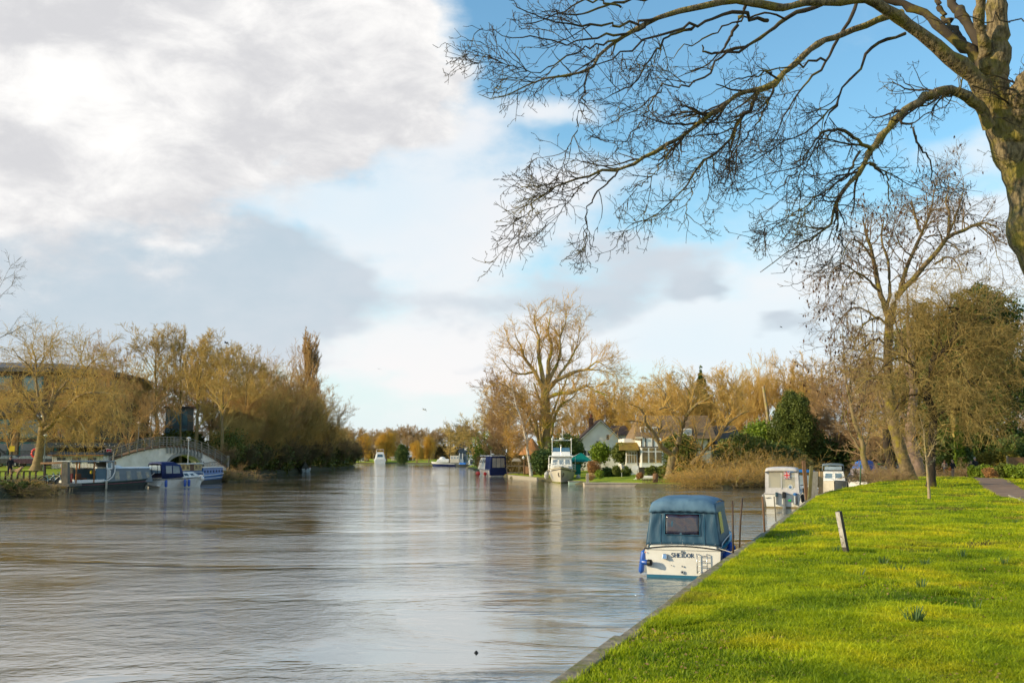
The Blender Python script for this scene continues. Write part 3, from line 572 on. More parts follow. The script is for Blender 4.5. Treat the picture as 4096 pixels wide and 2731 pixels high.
# ---------------- the big tree over the right bank: limbs follow their real courses
def zpt(X, Y, D, r):
    p = at(1800 + X * .9762, Y * .9762, D); return (p.x, p.y, p.z, r * D / 16.)
def zl(lst, D0, D1, scale=1.0):
    n = len(lst); return [zpt(a, b, D0 + (D1 - D0) * i / (n - 1), r * scale) for i, (a, b, r) in enumerate(lst)]
def foreground_tree():
    rng = np.random.default_rng(21)
    base = Vector((9.5, 16.2, float(HR(9.5, 16.2))))
    t = thing('overhanging_tree', 'large bare tree arching over the river bank, mossy trunk leaning at the right', 'tree', base)
    o = tuple(base)
    trunk = [(base.x + .1, base.y, base.z - .25, .62), (base.x - .02, base.y, base.z + .5, .5)] + zl([(2620, 1750, .44), (2590, 1340, .42), (2455, 1120, .385), (2372, 960, .36), (2372, 850, .335), (2335, 700, .33), (2290, 590, .33), (2248, 450, .30), (2215, 330, .29)], 16.2, 16)
    P, Rr = paths_from([trunk], 40); Rr = Rr * .87
    # burrs along the trunk
    Rr *= 1 + .07 * np.sin(np.linspace(0, 26, 40)) + .05 * rng.normal(size=40)
    limbs = dict(
        A=(zl([(2225, 340, .22), (2243, 200, .19), (2240, 80, .165), (2235, -60, .15), (2225, -260, .12), (2190, -520, .08)], 16, 15.6)),
        A2=(zl([(2205, 320, .12), (2188, 180, .10), (2172, 60, .088), (2170, -120, .08), (2150, -400, .05)], 16, 15)),
        A3=(zl([(2300, 600, .26), (2330, 480, .24), (2345, 380, .21), (2420, 280, .2), (2480, 120, .18), (2520, -80, .14)], 16, 15)),
        B=(zl([(2235, 460, .2), (2165, 335, .165), (2090, 265, .15), (2000, 195, .13), (1900, 120, .12), (1830, 68, .105), (1760, 22, .09), (1690, -8, .08), (1600, 15, .074), (1480, 8, .07), (1390, 30, .068), (1330, 32, .066), (1285, 22, .066), (1230, 10, .06), (1130, 6, .055), (1000, 35, .05), (850, 75, .044), (790, 112, .038), (700, 155, .03), (620, 225, .026), (560, 290, .022), (440, 305, .018), (340, 345, .014), (200, 400, .009), (110, 388, .005)], 16, 12.6)),
        C=(zl([(1850, 60, .075), (1785, 65, .06), (1700, 108, .055), (1600, 145, .05), (1530, 170, .05), (1475, 210, .052), (1400, 270, .055), (1310, 355, .056), (1200, 382, .04), (1130, 420, .037), (1050, 482, .035), (960, 550, .034), (860, 612, .031), (770, 660, .028), (690, 693, .026), (580, 716, .021), (480, 745, .017), (400, 790, .013), (330, 835, .009), (210, 872, .005)], 15.8, 13.6)),
        D=(zl([(2195, 290, .12), (2160, 230, .10), (2100, 190, .09), (2020, 125, .082), (1960, 62, .07), (1880, 30, .06), (1800, 2, .055), (1650, -50, .04), (1450, -90, .025)], 16, 16.6)),
        D2=(zl([(2200, 250, .11), (2165, 170, .095), (2110, 90, .085), (2065, 20, .075), (2040, -60, .07), (1960, -260, .05)], 16, 17)),
        D3=(zl([(2110, 180, .05), (2060, 110, .05), (2010, 50, .045), (1990, -30, .04)], 16.3, 17)),
        E=(zl([(2210, 520, .13), (2175, 445, .098), (2120, 395, .09), (2050, 374, .086), (1990, 384, .078), (1920, 415, .07), (1845, 468, .06), (1790, 535, .052), (1720, 622, .05), (1690, 690, .04), (1605, 790, .034), (1575, 850, .028), (1560, 920, .02), (1480, 975, .015), (1400, 1020, .01), (1270, 1112, .005)], 15.8, 14.3)),
        E2=(zl([(1722, 612, .035), (1700, 600, .034), (1660, 560, .03), (1620, 536, .026), (1560, 526, .022), (1510, 545, .018), (1480, 600, .014), (1430, 680, .011), (1300, 705, .007), (1165, 792, .004)], 14.8, 14)),
        E3=(zl([(1845, 492, .022), (1890, 512, .02), (1912, 560, .018), (1930, 610, .016), (1968, 665, .013), (1975, 740, .009), (2015, 800, .004)], 15, 15)),
        E4=(zl([(1695, 665, .022), (1750, 690, .019), (1785, 715, .016), (1805, 790, .011), (1806, 885, .005)], 14.6, 14.5)),
        E5=(zl([(1573, 850, .018), (1590, 930, .014), (1615, 1000, .01), (1690, 1082, .004)], 14.4, 14.6)),
        F=(zl([(1865, 138, .03), (1800, 160, .028), (1740, 182, .026), (1700, 232, .024), (1678, 285, .022), (1610, 350, .019), (1590, 420, .017), (1545, 460, .016), (1495, 512, .014), (1420, 560, .012), (1350, 590, .01), (1255, 655, .008), (1150, 722, .004)], 16, 14.6)),
        G=(zl([(1668, 5, .03), (1640, 80, .028), (1585, 165, .024), (1545, 255, .02), (1480, 320, .017), (1430, 380, .014), (1370, 470, .011), (1330, 560, .008), (1280, 640, .004)], 16, 15)),
        H=(zl([(1530, 15, .04), (1400, 62, .034), (1330, 112, .03), (1222, 186, .026), (1110, 214, .022), (1050, 218, .018), (1030, 190, .01)], 15.5, 14.6)),
        H2=(zl([(1222, 186, .024), (1110, 235, .02), (1080, 285, .018), (1010, 335, .016), (940, 350, .014), (870, 360, .012), (800, 425, .01), (700, 475, .008), (600, 562, .004)], 15, 14)),
        I=(zl([(1212, 22, .03), (1185, 80, .028), (1160, 132, .025), (1125, 190, .018), (1060, 260, .012), (930, 320, .006)], 15, 14.8)),
        J=(zl([(1262, 372, .034), (1232, 440, .03), (1190, 490, .026), (1155, 560, .022), (1080, 632, .019), (1020, 682, .016), (940, 790, .012), (830, 890, .008), (710, 912, .004)], 15, 14)),
        J2=(zl([(1025, 680, .014), (1000, 760, .011), (970, 850, .008), (955, 935, .003)], 14.3, 14)),
        J3=(zl([(1320, 350, .02), (1290, 440, .016), (1255, 520, .013), (1180, 600, .010), (1130, 700, .004)], 15, 14)),
        L1=(zl([(562, 290, .016), (552, 380, .014), (530, 450, .012), (500, 580, .008), (455, 650, .004)], 13, 12.8)),
        L2=(zl([(690, 697, .018), (640, 742, .016), (600, 800, .013), (562, 862, .011), (550, 960, .008), (540, 1030, .006), (450, 1072, .003)], 14, 13.6)),
        L3=(zl([(578, 718, .012), (520, 790, .01), (440, 850, .007), (370, 955, .003)], 13.8, 13.5)),
        L4=(zl([(332, 835, .009), (322, 900, .006), (262, 950, .003)], 13.7, 13.6)),
        K1=(zl([(860, 74, .025), (720, 100, .022), (600, 104, .019), (440, 92, .014), (330, 50, .01), (200, -25, .004)], 13.6, 12.6)),
        K2=(zl([(800, 110, .024), (690, 140, .02), (560, 157, .017), (400, 162, .012), (250, 150, .008), (130, 116, .005), (50, 102, .003)], 13.6, 12.6)),
        K3=(zl([(705, 155, .02), (600, 190, .016), (500, 232, .013), (400, 285, .01), (300, 292, .007), (140, 226, .003)], 13.4, 12.4)),
        K4=(zl([(1000, 110, .022), (900, 150, .019), (850, 200, .016), (790, 290, .013), (700, 372, .01), (560, 420, .004)], 14, 13)),
        K5=(zl([(1300, 85, .034), (1245, 75, .032), (1190, 55, .03), (1080, 80, .027), (1000, 100, .024), (900, 128, .02), (760, 190, .015), (640, 250, .011), (480, 270, .005)], 14.6, 13)),
        K6=(zl([(1540, 250, .02), (1420, 260, .016), (1300, 290, .013), (1180, 330, .01), (1040, 400, .004)], 15, 13.6)),
        K7=(zl([(900, 580, .016), (850, 690, .012), (790, 760, .009), (700, 790, .004)], 14, 13.6)),
        K8=(zl([(870, 345, .014), (800, 470, .012), (740, 560, .009), (640, 660, .004)], 14, 13.6)),
        K9=(zl([(1400, 60, .02), (1250, 60, .018), (1120, 110, .015), (1000, 180, .011), (860, 260, .005)], 15, 14.4)),
        N1=(zl([(700, 30, .02), (600, 0, .017), (480, 40, .012), (330, 100, .008), (240, 70, .004)], 13.6, 12.8)),
        N2=(zl([(1100, -40, .03), (900, -20, .026), (700, 10, .02), (520, 60, .014), (380, 40, .007)], 14.4, 13)),
        N3=(zl([(1680, 620, .02), (1620, 720, .016), (1500, 800, .012), (1380, 900, .008), (1190, 950, .004)], 14.6, 14)),
        N4=(zl([(1420, 690, .012), (1360, 760, .009), (1260, 820, .006), (1170, 850, .003)], 14.2, 14)),
        N5=(zl([(1600, 380, .018), (1500, 600, .013), (1440, 720, .01), (1400, 850, .006), (1340, 960, .003)], 15.4, 14.8)),
        Q1=(zl([(2352, 90, .012), (2200, 82, .011), (2050, 78, .009), (1880, 86, .005)], 8.2, 8)),
        Q2=(zl([(2420, 392, .010), (2250, 372, .008), (2100, 362, .004)], 8.2, 8)),
        Q3=(zl([(2420, 560, .009), (2250, 490, .007), (2110, 432, .003)], 8.1, 8)),
        Q4=(zl([(2420, 660, .009), (2280, 645, .007), (2180, 625, .003)], 8.2, 8)),
    )
    branch_mesh('trunk', [(P, Rr, 20)], bark_moss, t, o)
    BP, BR = [], []
    for k, pl in limbs.items():
        m = 40 if k in 'BCE' else 22
        p, r = paths_from([pl], m); dd = np.linspace(0, 1, m)
        wob = rng.normal(size=(1, m, 3)) * .012; wob[:, 0] = 0; p = p + wob * (2 if len(k) > 1 else 1); r = r * (1 + .10 * rng.normal(size=r.shape))
        branch_mesh('branch', [(p, np.abs(r), 9)], bark_moss if r.max() > .045 and k[0] != 'D' else tw_dark, t, o)
        if k[0] == 'Q': continue
        q, qr = paths_from([pl], 30); BP.append(q); BR.append(qr)
    P = np.concatenate(BP); Rr = np.concatenate(BR)
    # upper limbs above the frame carry few shoots
    b = (-.035, -.012, -.008)
    S1 = grow(rng, P, Rr, dens=3.1, Labs=.95, tr=(.10, .93), ang=(20, 50), bias=b, up=.0, wig=.15, M=9, rr=.62, r1=.0065, rtip=.4, Lfall=.35, flat=(1, .55, 1), rmax=.021)
    ok = (np.abs(S1[1][:, 0]) < .05) & (S1[0][:, 0, 2] < 9.2); S1 = (S1[0][ok], S1[1][ok])
    S2 = grow(rng, *S1, dens=6.5, Labs=.52, tr=(.1, 1), ang=(25, 58), bias=(-.02, 0, -.015), up=.0, wig=.24, M=6, rr=.6, r1=.0052, Lfall=.4, rmax=.010)
    S3 = grow(rng, *S2, dens=7.5, Labs=.20, tr=(.15, 1), ang=(30, 75), bias=(-.01, 0, .03), up=.0, wig=.3, M=4, rr=.6, r1=.0042, Lfall=.3, rmax=.005)
    S4 = grow(rng, *S3, k=1, Labs=.085, tr=(.4, 1), ang=(25, 60), wig=.2, M=3, rr=.8, r1=.0038, rtip=1.2, Lfall=.2, rmax=.004)
    print('fg twigs', len(S1[0]), len(S2[0]), len(S3[0]), len(S4[0]))
    branch_mesh('twigs', [(*S1, 5), (*S2, 4), (*S3, 3), (*S4, 3)], tw_dark, t, o)
foreground_tree()

# ---------------- general bare tree
def bare_tree(name, label, cat='tree', H=15., r0=.3, W=9., loc=(0, 0, 0), seed=1, lead=.9, first=.25, nl=14, lang=(35, 60), lup=.06, subs=((7, .5, (25, 55)), (6, .5, (25, 60)), (6, .45, (20, 60))),
              env=None, bk=None, tw=None, lean=(0, 0), tr_=.01, group=None, wig=.12, forks=None, twup=.04, bias=(0, 0, 0), droopy=0., tmin=.25, rz=0., ttop=.15, M1=9):
    rng = np.random.default_rng(seed); t = thing(name, label, cat, loc, rz, group); env = env or (lambda s: np.sin(np.pi * np.clip(s, 0, 1) ** .8) ** .6)
    bk = bk or bark; tw = tw or tw_brown
    ts = []
    stems = forks or [(0, 0, 1.0)]
    for (ax, ay, sc_) in stems:
        n = 12; z = np.linspace(-.3, H * lead * sc_, n); f = np.clip(z / (H * lead), 0, 1); w1 = np.cumsum(rng.normal(size=(n, 2)) * H * .009, 0); w1[:2] = 0
        x = lean[0] * f ** 1.2 + ax * f ** .75 + w1[:, 0]; y = lean[1] * f ** 1.2 + ay * f ** .75 + w1[:, 1]
        rr_ = r0 * (.95 if len(stems) == 1 else .7) * (1 - f) ** .8 + r0 * ttop * .3; rr_[0] *= 1.5; rr_[1] *= 1.08
        ts.append((np.stack([x, y, z], -1), rr_))
    P0 = np.array([a for a, _ in ts]); R0 = np.array([b for _, b in ts])
    # limbs with lengths from the crown envelope
    k = max(1, nl // len(stems)); A = grow(rng, P0, R0, k=k, Labs=1.0, tr=(first, .98), ang=lang, up=lup, wig=wig, M=M1, rr=.55, r1=.02, rtip=.22, Lfall=0, bias=bias)
    hz_ = A[0][:, 0, 2] / (H * lead); s = np.clip((hz_ - first) / (1 - first), 0, 1); Ls = (W / 2) * env(s) * rng.uniform(.8, 1.1, len(s)) / max(.35, math.sin(R(sum(lang) / 2))) + .3
    b0 = A[0][:, :1]; A = (b0 + (A[0] - b0) * Ls[:, None, None], np.minimum(A[1], (.035 * Ls[:, None]) * np.linspace(1, .25, M1)[None] + .006))
    sets = [A]; cur = A
    for j, (kk, LL, an) in enumerate(subs):
        cur = grow(rng, *cur, k=kk, L=LL, tr=(tmin if j == 0 else .15, 1), ang=an, up=twup - droopy * (j + 1), wig=wig * 1.15, M=(6, 4, 3)[min(j, 2)], rr=.55, r1=tr_ * (1.5 - .25 * j), rtip=.45, Lfall=.35, bias=bias)
        sets.append(cur)
    if len(stems) > 1: branch_mesh('trunk', [(P0, R0, 8)], bk, t)
    else: branch_mesh('trunk', [(P0, R0, 12)], bk, t)
    branch_mesh('crown', [(*sets[0], 6)] + [(*s_, 4 if i == 0 else 3) for i, s_ in enumerate(sets[1:])], tw, t)
    return t
def place(proto, loc, s=1., rz=0., label=None, group=None, tw=None, cat=None):
    c = copy_tree(proto); c.location = loc; c.scale = (s, s, s) if not isinstance(s, tuple) else s; c.rotation_euler = (0, 0, rz)
    if label: c['label'] = label
    if group: c['group'] = group
    elif 'group' in c: del c['group']
    if tw:
        for ch in [x for x in KIDS.get(c.name, [])]: pass
    return c
def fit(proto_h, u, vtop, D, vbase=None, z=1.2):
    """place a tree of height proto_h so that it stands at depth D under picture column u and reaches the row vtop"""
    p = at(u, vtop, D); s = (p.z - z) / proto_h; return Vector((p.x, p.y, z)), s
def cpt(X, Y, D, r, ox=3500, oy=700, k=.829):
    p = at(ox + X * k, oy + Y * k, D); return (p.x, p.y, p.z, r)
def cl(lst, D0, D1, **kw):
    n = len(lst); return [cpt(a, b, D0 + (D1 - D0) * i / (n - 1), r, **kw) for i, (a, b, r) in enumerate(lst)]
def traced_tree(name, label, base, trunks, limbs, bk, tw, seed, grown, clear=0., trunk_sides=14):
    rng = np.random.default_rng(seed); t = thing(name, label, 'tree', base); o = tuple(base)
    for tr in trunks:
        P, Rr = paths_from([tr], 26); Rr = Rr * (1 + .05 * rng.normal(size=Rr.shape)); branch_mesh('trunk', [(P, Rr, trunk_sides)], bk, t, o)
    for lb in limbs:
        P, Rr = paths_from([lb], 18); P = P + rng.normal(size=P.shape) * .03; branch_mesh('branch', [(P, Rr, 8)], bk, t, o)
    allp = limbs + trunks; P, Rr = paths_from(allp, 16); sets = []; cur = (P, Rr)
    for i, g in enumerate(grown):
        g = dict(g)
        cur = grow(rng, *cur, **g)
        if i == 0 and clear: ok = cur[0][:, 0, 2] > base[2] + clear; cur = (cur[0][ok], cur[1][ok])
        sets.append((*cur, 5 if i == 0 else 3))
    branch_mesh('twigs', sets, tw, t, o)
    return t, sets, rng

def ash_tree():
    base = gp(3632, 1925, 1.3); base.z = float(HR(base.x, base.y)); D = base.y; d = D / 3982 * .829
    trunks = [cl([(172, 1490, .62), (166, 1450, .5), (140, 1380, .44), (110, 1280, .42), (86, 1180, .40), (72, 1080, .37), (64, 960, .35), (62, 850, .33), (68, 740, .33), (66, 690, .30)], D, D)]
    limbs = [cl([(68, 700, .26), (48, 640, .22), (22, 560, .20), (5, 470, .18), (-15, 370, .14), (-40, 290, .10), (-60, 200, .05)], D, D + 1),
             cl([(75, 720, .28), (88, 640, .25), (120, 565, .23), (190, 500, .20), (235, 440, .18), (285, 390, .17), (350, 300, .15), (420, 272, .13), (490, 236, .10), (545, 236, .07), (600, 262, .04)], D, D - 2),
             cl([(118, 560, .16), (148, 470, .14), (200, 340, .13), (228, 275, .11), (262, 190, .09), (282, 100, .05), (300, 20, .02)], D, D + 3),
             cl([(350, 300, .12), (358, 200, .10), (342, 120, .06), (360, 60, .03)], D - 1, D - 1), cl([(350, 290, .1), (390, 200, .08), (420, 110, .05), (430, 30, .02)], D - 1, D + 1),
             cl([(215, 275, .11), (192, 190, .10), (176, 130, .08)], D + 1, D + 1),
             cl([(60, 640, .14), (70, 520, .12), (60, 400, .1), (30, 300, .08), (45, 200, .04)], D, D + 3),
             cl([(20, 560, .1), (-40, 500, .08), (-100, 470, .06), (-150, 520, .04), (-170, 640, .02)], D, D - 3),
             cl([(62, 720, .1), (10, 690, .08), (-50, 720, .06), (-100, 820, .03), (-120, 920, .015)], D, D - 3),
             cl([(60, 820, .09), (0, 790, .07), (-60, 850, .05), (-110, 960, .03), (-130, 1060, .012)], D, D + 2),
             cl([(-10, 400, .09), (-70, 330, .07), (-120, 320, .05), (-170, 420, .02)], D, D - 2),
             cl([(290, 430, .09), (350, 395, .07), (400, 430, .05), (415, 500, .02)], D - 1, D - 2), cl([(490, 236, .06), (560, 300, .04), (600, 420, .02), (640, 560, .01)], D - 2, D - 3),
             cl([(55, 900, .09), (-20, 880, .07), (-90, 960, .05), (-150, 1120, .03), (-175, 1280, .012)], D, D + 3), cl([(20, 700, .08), (-80, 640, .06), (-170, 700, .04), (-215, 860, .02), (-225, 1000, .01)], D, D + 1), cl([(-60, 500, .07), (-150, 430, .05), (-215, 480, .03), (-240, 640, .012)], D, D - 1), cl([(50, 980, .07), (-40, 990, .06), (-120, 1090, .04), (-160, 1240, .02)], D, D + 2), cl([(240, 300, .06), (300, 290, .05), (340, 300, .04)], D, D), cl([(190, 400, .07), (130, 350, .05), (90, 260, .03), (80, 160, .015)], D, D - 2)]
    t, sets, rng = traced_tree('ash_tree', 'tall bare ash with leaning trunk and hanging brown seed bunches on the grassy mound', base, trunks, limbs, mat('ash_bark', (.24, .17, .09), (.12, .085, .045), 5, rough=.95, bump=.06, bscale=7, c3=(.27, .21, .03), c3scale=1.1, c3lo=.53, c3hi=.64), mat('ash_twigs', (.36, .25, .14), (.24, .16, .09), .4, rough=.9, trans=.3), 31,
        [dict(dens=2.0, Labs=3.2, tr=(.2, 1), ang=(35, 75), up=-.03, wig=.14, M=9, rr=.5, r1=.02, Lfall=.2, rmax=.05), dict(dens=2.6, Labs=1.3, ang=(25, 60), up=-.02, wig=.2, M=6, rr=.6, r1=.015, Lfall=.3), dict(dens=3.2, Labs=.65, ang=(20, 60), up=.06, wig=.2, M=4, rr=.7, r1=.0105, Lfall=.2)], clear=7.5)
    # seed bunches hang from the lower left of the crown
    pts = sets[1][0][:, -1]; kx = np.array([p for p in pts if rng.random() < np.clip(1.0 - (p[0] - base.x + 2) / 14, .1, .9)]); kx = kx[rng.permutation(len(kx))[:5200]]
    n = len(kx); s = rng.uniform(.10, .24, n)[:, None]; dn = nrmz(np.array([0, 0, -1.]) + rng.normal(size=(n, 3)) * .25); sd = nrmz(np.cross(dn, rng.normal(size=(n, 3))))
    v = np.stack([kx, kx + dn * s * .6 + sd * s * .35, kx + dn * s * 1.5, kx + dn * s * .6 - sd * s * .35], 1).reshape(-1, 3)
    so_ = np_mesh('seed_bunches', v - np.array(tuple(base)), np.arange(n * 4).reshape(-1, 4), 4, seedm, t); so_['kind'] = 'stuff'
ash_tree()

def dark_tree():
    base = gp(3722, 1949, 1.15); base.z = float(HR(base.x, base.y)); D = base.y
    trunks = [cl([(268, 1515, .40), (272, 1480, .3), (270, 1400, .27), (274, 1300, .26), (282, 1200, .25), (276, 1130, .25), (248, 1055, .24), (272, 985, .21), (274, 905, .2)], D, D)]
    limbs = [cl([(274, 905, .18), (325, 855, .16), (378, 795, .12), (392, 720, .10), (402, 650, .07), (350, 636, .03)], D, D - 1), cl([(245, 1050, .13), (208, 1008, .12), (188, 930, .11), (202, 860, .08), (170, 760, .04)], D, D),
             cl([(325, 855, .1), (420, 830, .08), (480, 850, .06), (560, 870, .03)], D, D - 2), cl([(274, 960, .1), (380, 940, .08), (470, 1000, .05), (560, 1080, .02)], D, D - 2), cl([(190, 930, .07), (120, 880, .06), (40, 930, .03), (-20, 1010, .015)], D, D - 2),
             cl([(280, 1180, .07), (360, 1130, .06), (450, 1150, .04), (520, 1220, .02)], D, D - 2), cl([(392, 720, .07), (480, 700, .05), (560, 760, .03), (620, 860, .015)], D, D), cl([(270, 1080, .08), (180, 1060, .06), (110, 1110, .04), (60, 1200, .015)], D, D - 1),
             cl([(330, 850, .08), (300, 760, .06), (230, 700, .04), (150, 690, .02)], D, D + 2), cl([(400, 650, .06), (470, 600, .045), (560, 630, .02)], D, D + 1), cl([(274, 905, .1), (310, 760, .08), (300, 640, .06), (250, 590, .03)], D, D + 2), cl([(378, 795, .09), (470, 720, .07), (560, 690, .05), (630, 760, .02)], D, D + 2), cl([(480, 850, .06), (580, 800, .05), (650, 880, .03), (680, 1000, .012)], D, D), cl([(470, 1000, .05), (560, 960, .045), (640, 1020, .03), (670, 1130, .012)], D, D - 2), cl([(188, 930, .07), (120, 780, .06), (90, 680, .04), (60, 620, .02)], D, D + 2), cl([(325, 855, .08), (360, 900, .07), (420, 950, .05), (500, 1080, .02)], D, D - 3), cl([(330, 850, .07), (380, 700, .05), (330, 600, .03), (280, 560, .015)], D, D)]
    traced_tree('thorn_tree', 'dense drooping thorn tree with twisted dark trunk right of the ash', base, trunks, limbs, bark_dark, mat('thorn_twigs', (.56, .40, .14), (.34, .24, .08), .5, rough=.9, trans=.3), 41,
        [dict(dens=3.4, Labs=3.6, tr=(.15, 1), ang=(40, 85), up=-.02, wig=.22, M=8, rr=.5, r1=.016, Lfall=.2, rmax=.04), dict(dens=3.2, Labs=1.7, ang=(30, 70), up=-.07, wig=.24, M=6, rr=.6, r1=.0125, Lfall=.3), dict(dens=3.4, Labs=.65, ang=(25, 70), up=-.06, wig=.25, M=4, rr=.7, r1=.0105, Lfall=.2)], clear=3.6)
dark_tree()

def sapling():
    base = gp(3716, 1998, 1.05); base.z = float(HR(base.x, base.y)); D = base.y; kw = dict(ox=3400, oy=1500, k=.3508)
    trunks = [cl([(908, 1432, .12), (903, 1395, .075), (895, 1250, .07), (884, 1110, .065), (872, 1000, .05), (858, 850, .038), (848, 740, .028), (838, 640, .015), (800, 480, .008), (790, 420, .004)], D, D, **kw)]
    limbs = [cl([(882, 1040, .03), (930, 990, .03), (985, 930, .012)], D, D + .2, **kw), cl([(872, 990, .03), (895, 920, .028), (940, 830, .022), (960, 760, .018), (1030, 700, .01)], D, D - .2, **kw), cl([(885, 1030, .025), (840, 960, .02), (790, 900, .012), (740, 880, .006)], D, D, **kw),
             cl([(862, 880, .022), (815, 840, .018), (770, 795, .01), (740, 700, .005)], D, D + .2, **kw), cl([(850, 760, .018), (800, 760, .014), (740, 770, .008), (680, 740, .005)], D, D - .2, **kw), cl([(845, 720, .016), (780, 640, .012), (720, 570, .008), (690, 500, .004)], D, D, **kw),
             cl([(930, 850, .018), (925, 780, .012), (960, 700, .008), (975, 620, .004)], D, D, **kw), cl([(840, 640, .012), (835, 560, .009), (800, 470, .005)], D, D, **kw), cl([(960, 760, .012), (1000, 800, .008), (1020, 760, .005)], D, D, **kw), cl([(868, 940, .016), (800, 930, .012), (760, 900, .006)], D, D, **kw)]
    traced_tree('young_tree', 'slim pale young tree with stubby upturned branches alone on the lawn', base, trunks, limbs, bark_pale, bark_pale, 51, [dict(dens=3.2, Labs=.55, tr=(.4, 1), ang=(30, 60), up=.05, wig=.12, M=5, rr=.6, r1=.006, Lfall=.4, rmax=.014), dict(dens=4, Labs=.25, ang=(30, 60), up=.05, wig=.15, M=3, rr=.7, r1=.004)])
sapling()

def stem_tree(name, label, base, stems, bk, tw, seed, tl=3.0, td=1.1, up=.02, thick=.012, lv=3, group=None, sub=(1.3, .6)):
    g = [dict(dens=td, Labs=tl, tr=(.25, 1), ang=(30, 65), up=up, wig=.16, M=8, rr=.5, r1=thick * 1.7, Lfall=.25, rmax=.05), dict(dens=2.0, Labs=sub[0], ang=(25, 60), up=up, wig=.18, M=5, rr=.6, r1=thick * 1.2, Lfall=.3), dict(dens=2.8, Labs=sub[1], ang=(20, 60), up=up, wig=.2, M=4, rr=.7, r1=thick, Lfall=.2)][:lv]
    t, s, r = traced_tree(name, label, base, stems[:1], stems[1:], bk, tw, seed, g); 
    if group: t['group'] = group
    return t
# trunks standing behind the ash on the near bank
b = gp(3800, 1893, 1.2); D = 100.
stem_tree('old_tree', 'pale yellow two stemmed tree with thick ivy round its foot beside the path', at(3835, 1893, D), [cl([(1300, 1120, .5), (1290, 900, .42), (1225, 740, .33), (1190, 600, .3), (1175, 450, .26), (1150, 300, .2), (1130, 120, .12), (1100, -80, .06)], D, D, ox=3400, oy=1500, k=.3508),
    cl([(1285, 740, .22), (1345, 600, .2), (1330, 450, .18), (1325, 250, .14), (1310, 50, .08)], D, D, ox=3400, oy=1500, k=.3508), cl([(1185, 430, .2), (1205, 250, .16), (1180, 160, .1), (1210, -20, .05)], D, D, ox=3400, oy=1500, k=.3508),
    cl([(1190, 560, .1), (1060, 570, .08), (960, 600, .04)], D, D, ox=3400, oy=1500, k=.3508), cl([(1200, 600, .1), (1420, 590, .08), (1540, 560, .04)], D, D, ox=3400, oy=1500, k=.3508)], mat('yellow_bark', (.46, .36, .10), (.34, .25, .08), 3, rough=.9, bump=.03), tw_olive, 61, tl=3.2, td=1.5)
o = thing('ivy_growth', 'dark green ivy wrapped round the foot of the pale two stemmed tree', 'ivy', at(3860, 1893, 99.))
leaf_cloud('leaves', [(0, 0, i * .62 + .3) for i in range(8)], [.95, .9, .85, .8, .85, .75, .6, .45], 9000, .17, leaf_dark, o, seed=3, shell=.7, squash=.8)
leaf_cloud('leaves', [(-.5, -.3, i * .6 + .3) for i in range(8)], [.6, .6, .55, .5, .5, .5, .45, .3], 4500, .16, leaf_yel, o, seed=4, shell=.8, squash=.8)
for i, (u, v, D, pts, lb, r) in enumerate([(3672, 1905, 92, [(3672, 1905), (3668, 1850), (3650, 1790), (3640, 1700), (3655, 1560), (3640, 1400)], 'rough trunk close behind the leaning ash, pinkish bark', .62), (3565, 1900, 96, [(3575, 1900), (3562, 1850), (3548, 1780), (3545, 1690), (3560, 1560)], 'shaded trunk left of the leaning ash', .48),
                                    (3478, 1905, 88, [(3482, 1905), (3462, 1860), (3452, 1820), (3450, 1770), (3420, 1690), (3400, 1600)], 'short crooked tree leaning over the blue tarpaulin boat', .3)]):
    base = at(u, v, D); pl = [at(a, c, D) for a, c in pts]; n = len(pl)
    st_ = [[(p.x, p.y, p.z, r * (1 - .6 * j / n)) for j, p in enumerate(pl)]]
    for q in range(5):
        a = pl[2 + q % (n - 2)]; dx = rnd.uniform(-3, 3); st_.append([(a.x, a.y, a.z, r * .35), (a.x + dx, a.y + rnd.uniform(-1, 1), a.z + 2.5, r * .22), (a.x + dx * 1.6, a.y, a.z + 5.5 + rnd.random() * 3, .03)])
    stem_tree('old_tree', lb, base, st_, [mat('pink_bark', (.30, .20, .15), (.16, .11, .08), 3, rough=.95, bump=.05), bark_dark, bark][i], [tw_brown, tw_olive, tw_pink][i], 70 + i, tl=2.6, td=1.3, up=-.01)
# ================================================================== background trees and bushes
def true_height(t):
    zs = []
    for ch in KIDS[t.name]:
        a = np.empty(len(ch.data.vertices) * 3, np.float32); ch.data.vertices.foreach_get('co', a); zs.append(a[2::3])
    return float(np.percentile(np.concatenate(zs), 99.3))
def family(build, H, spots, group):
    """build(label, loc) makes the first tree of true height H; the others are copies with shared meshes"""
    proto = None
    for (u, vt, D, label, *rest) in spots:
        z = rest[0] if rest else 1.3; sx = rest[1] if len(rest) > 1 else 1.0
        first = proto is None
        if first: proto = build(label, (0, 0, 0)); o = proto; H = true_height(proto)
        loc, s = fit(H, u, vt, D, z=z)
        if first: pass
        else: o = copy_tree(proto); o['label'] = label
        o.location = loc; o.scale = (s * sx, s * sx, s); o.rotation_euler = (0, 0, rnd.uniform(0, 6.28)); o['group'] = group
    return proto
oval = lambda s: np.sin(np.pi * np.clip(s * .93 + .07, 0, 1) ** .75) ** .55
up_ = lambda s: (1 - s) ** .35 * (s * 1.5 + .25).clip(0, 1)
low = lambda s: np.clip(1.05 - s, .12, 1) ** .7
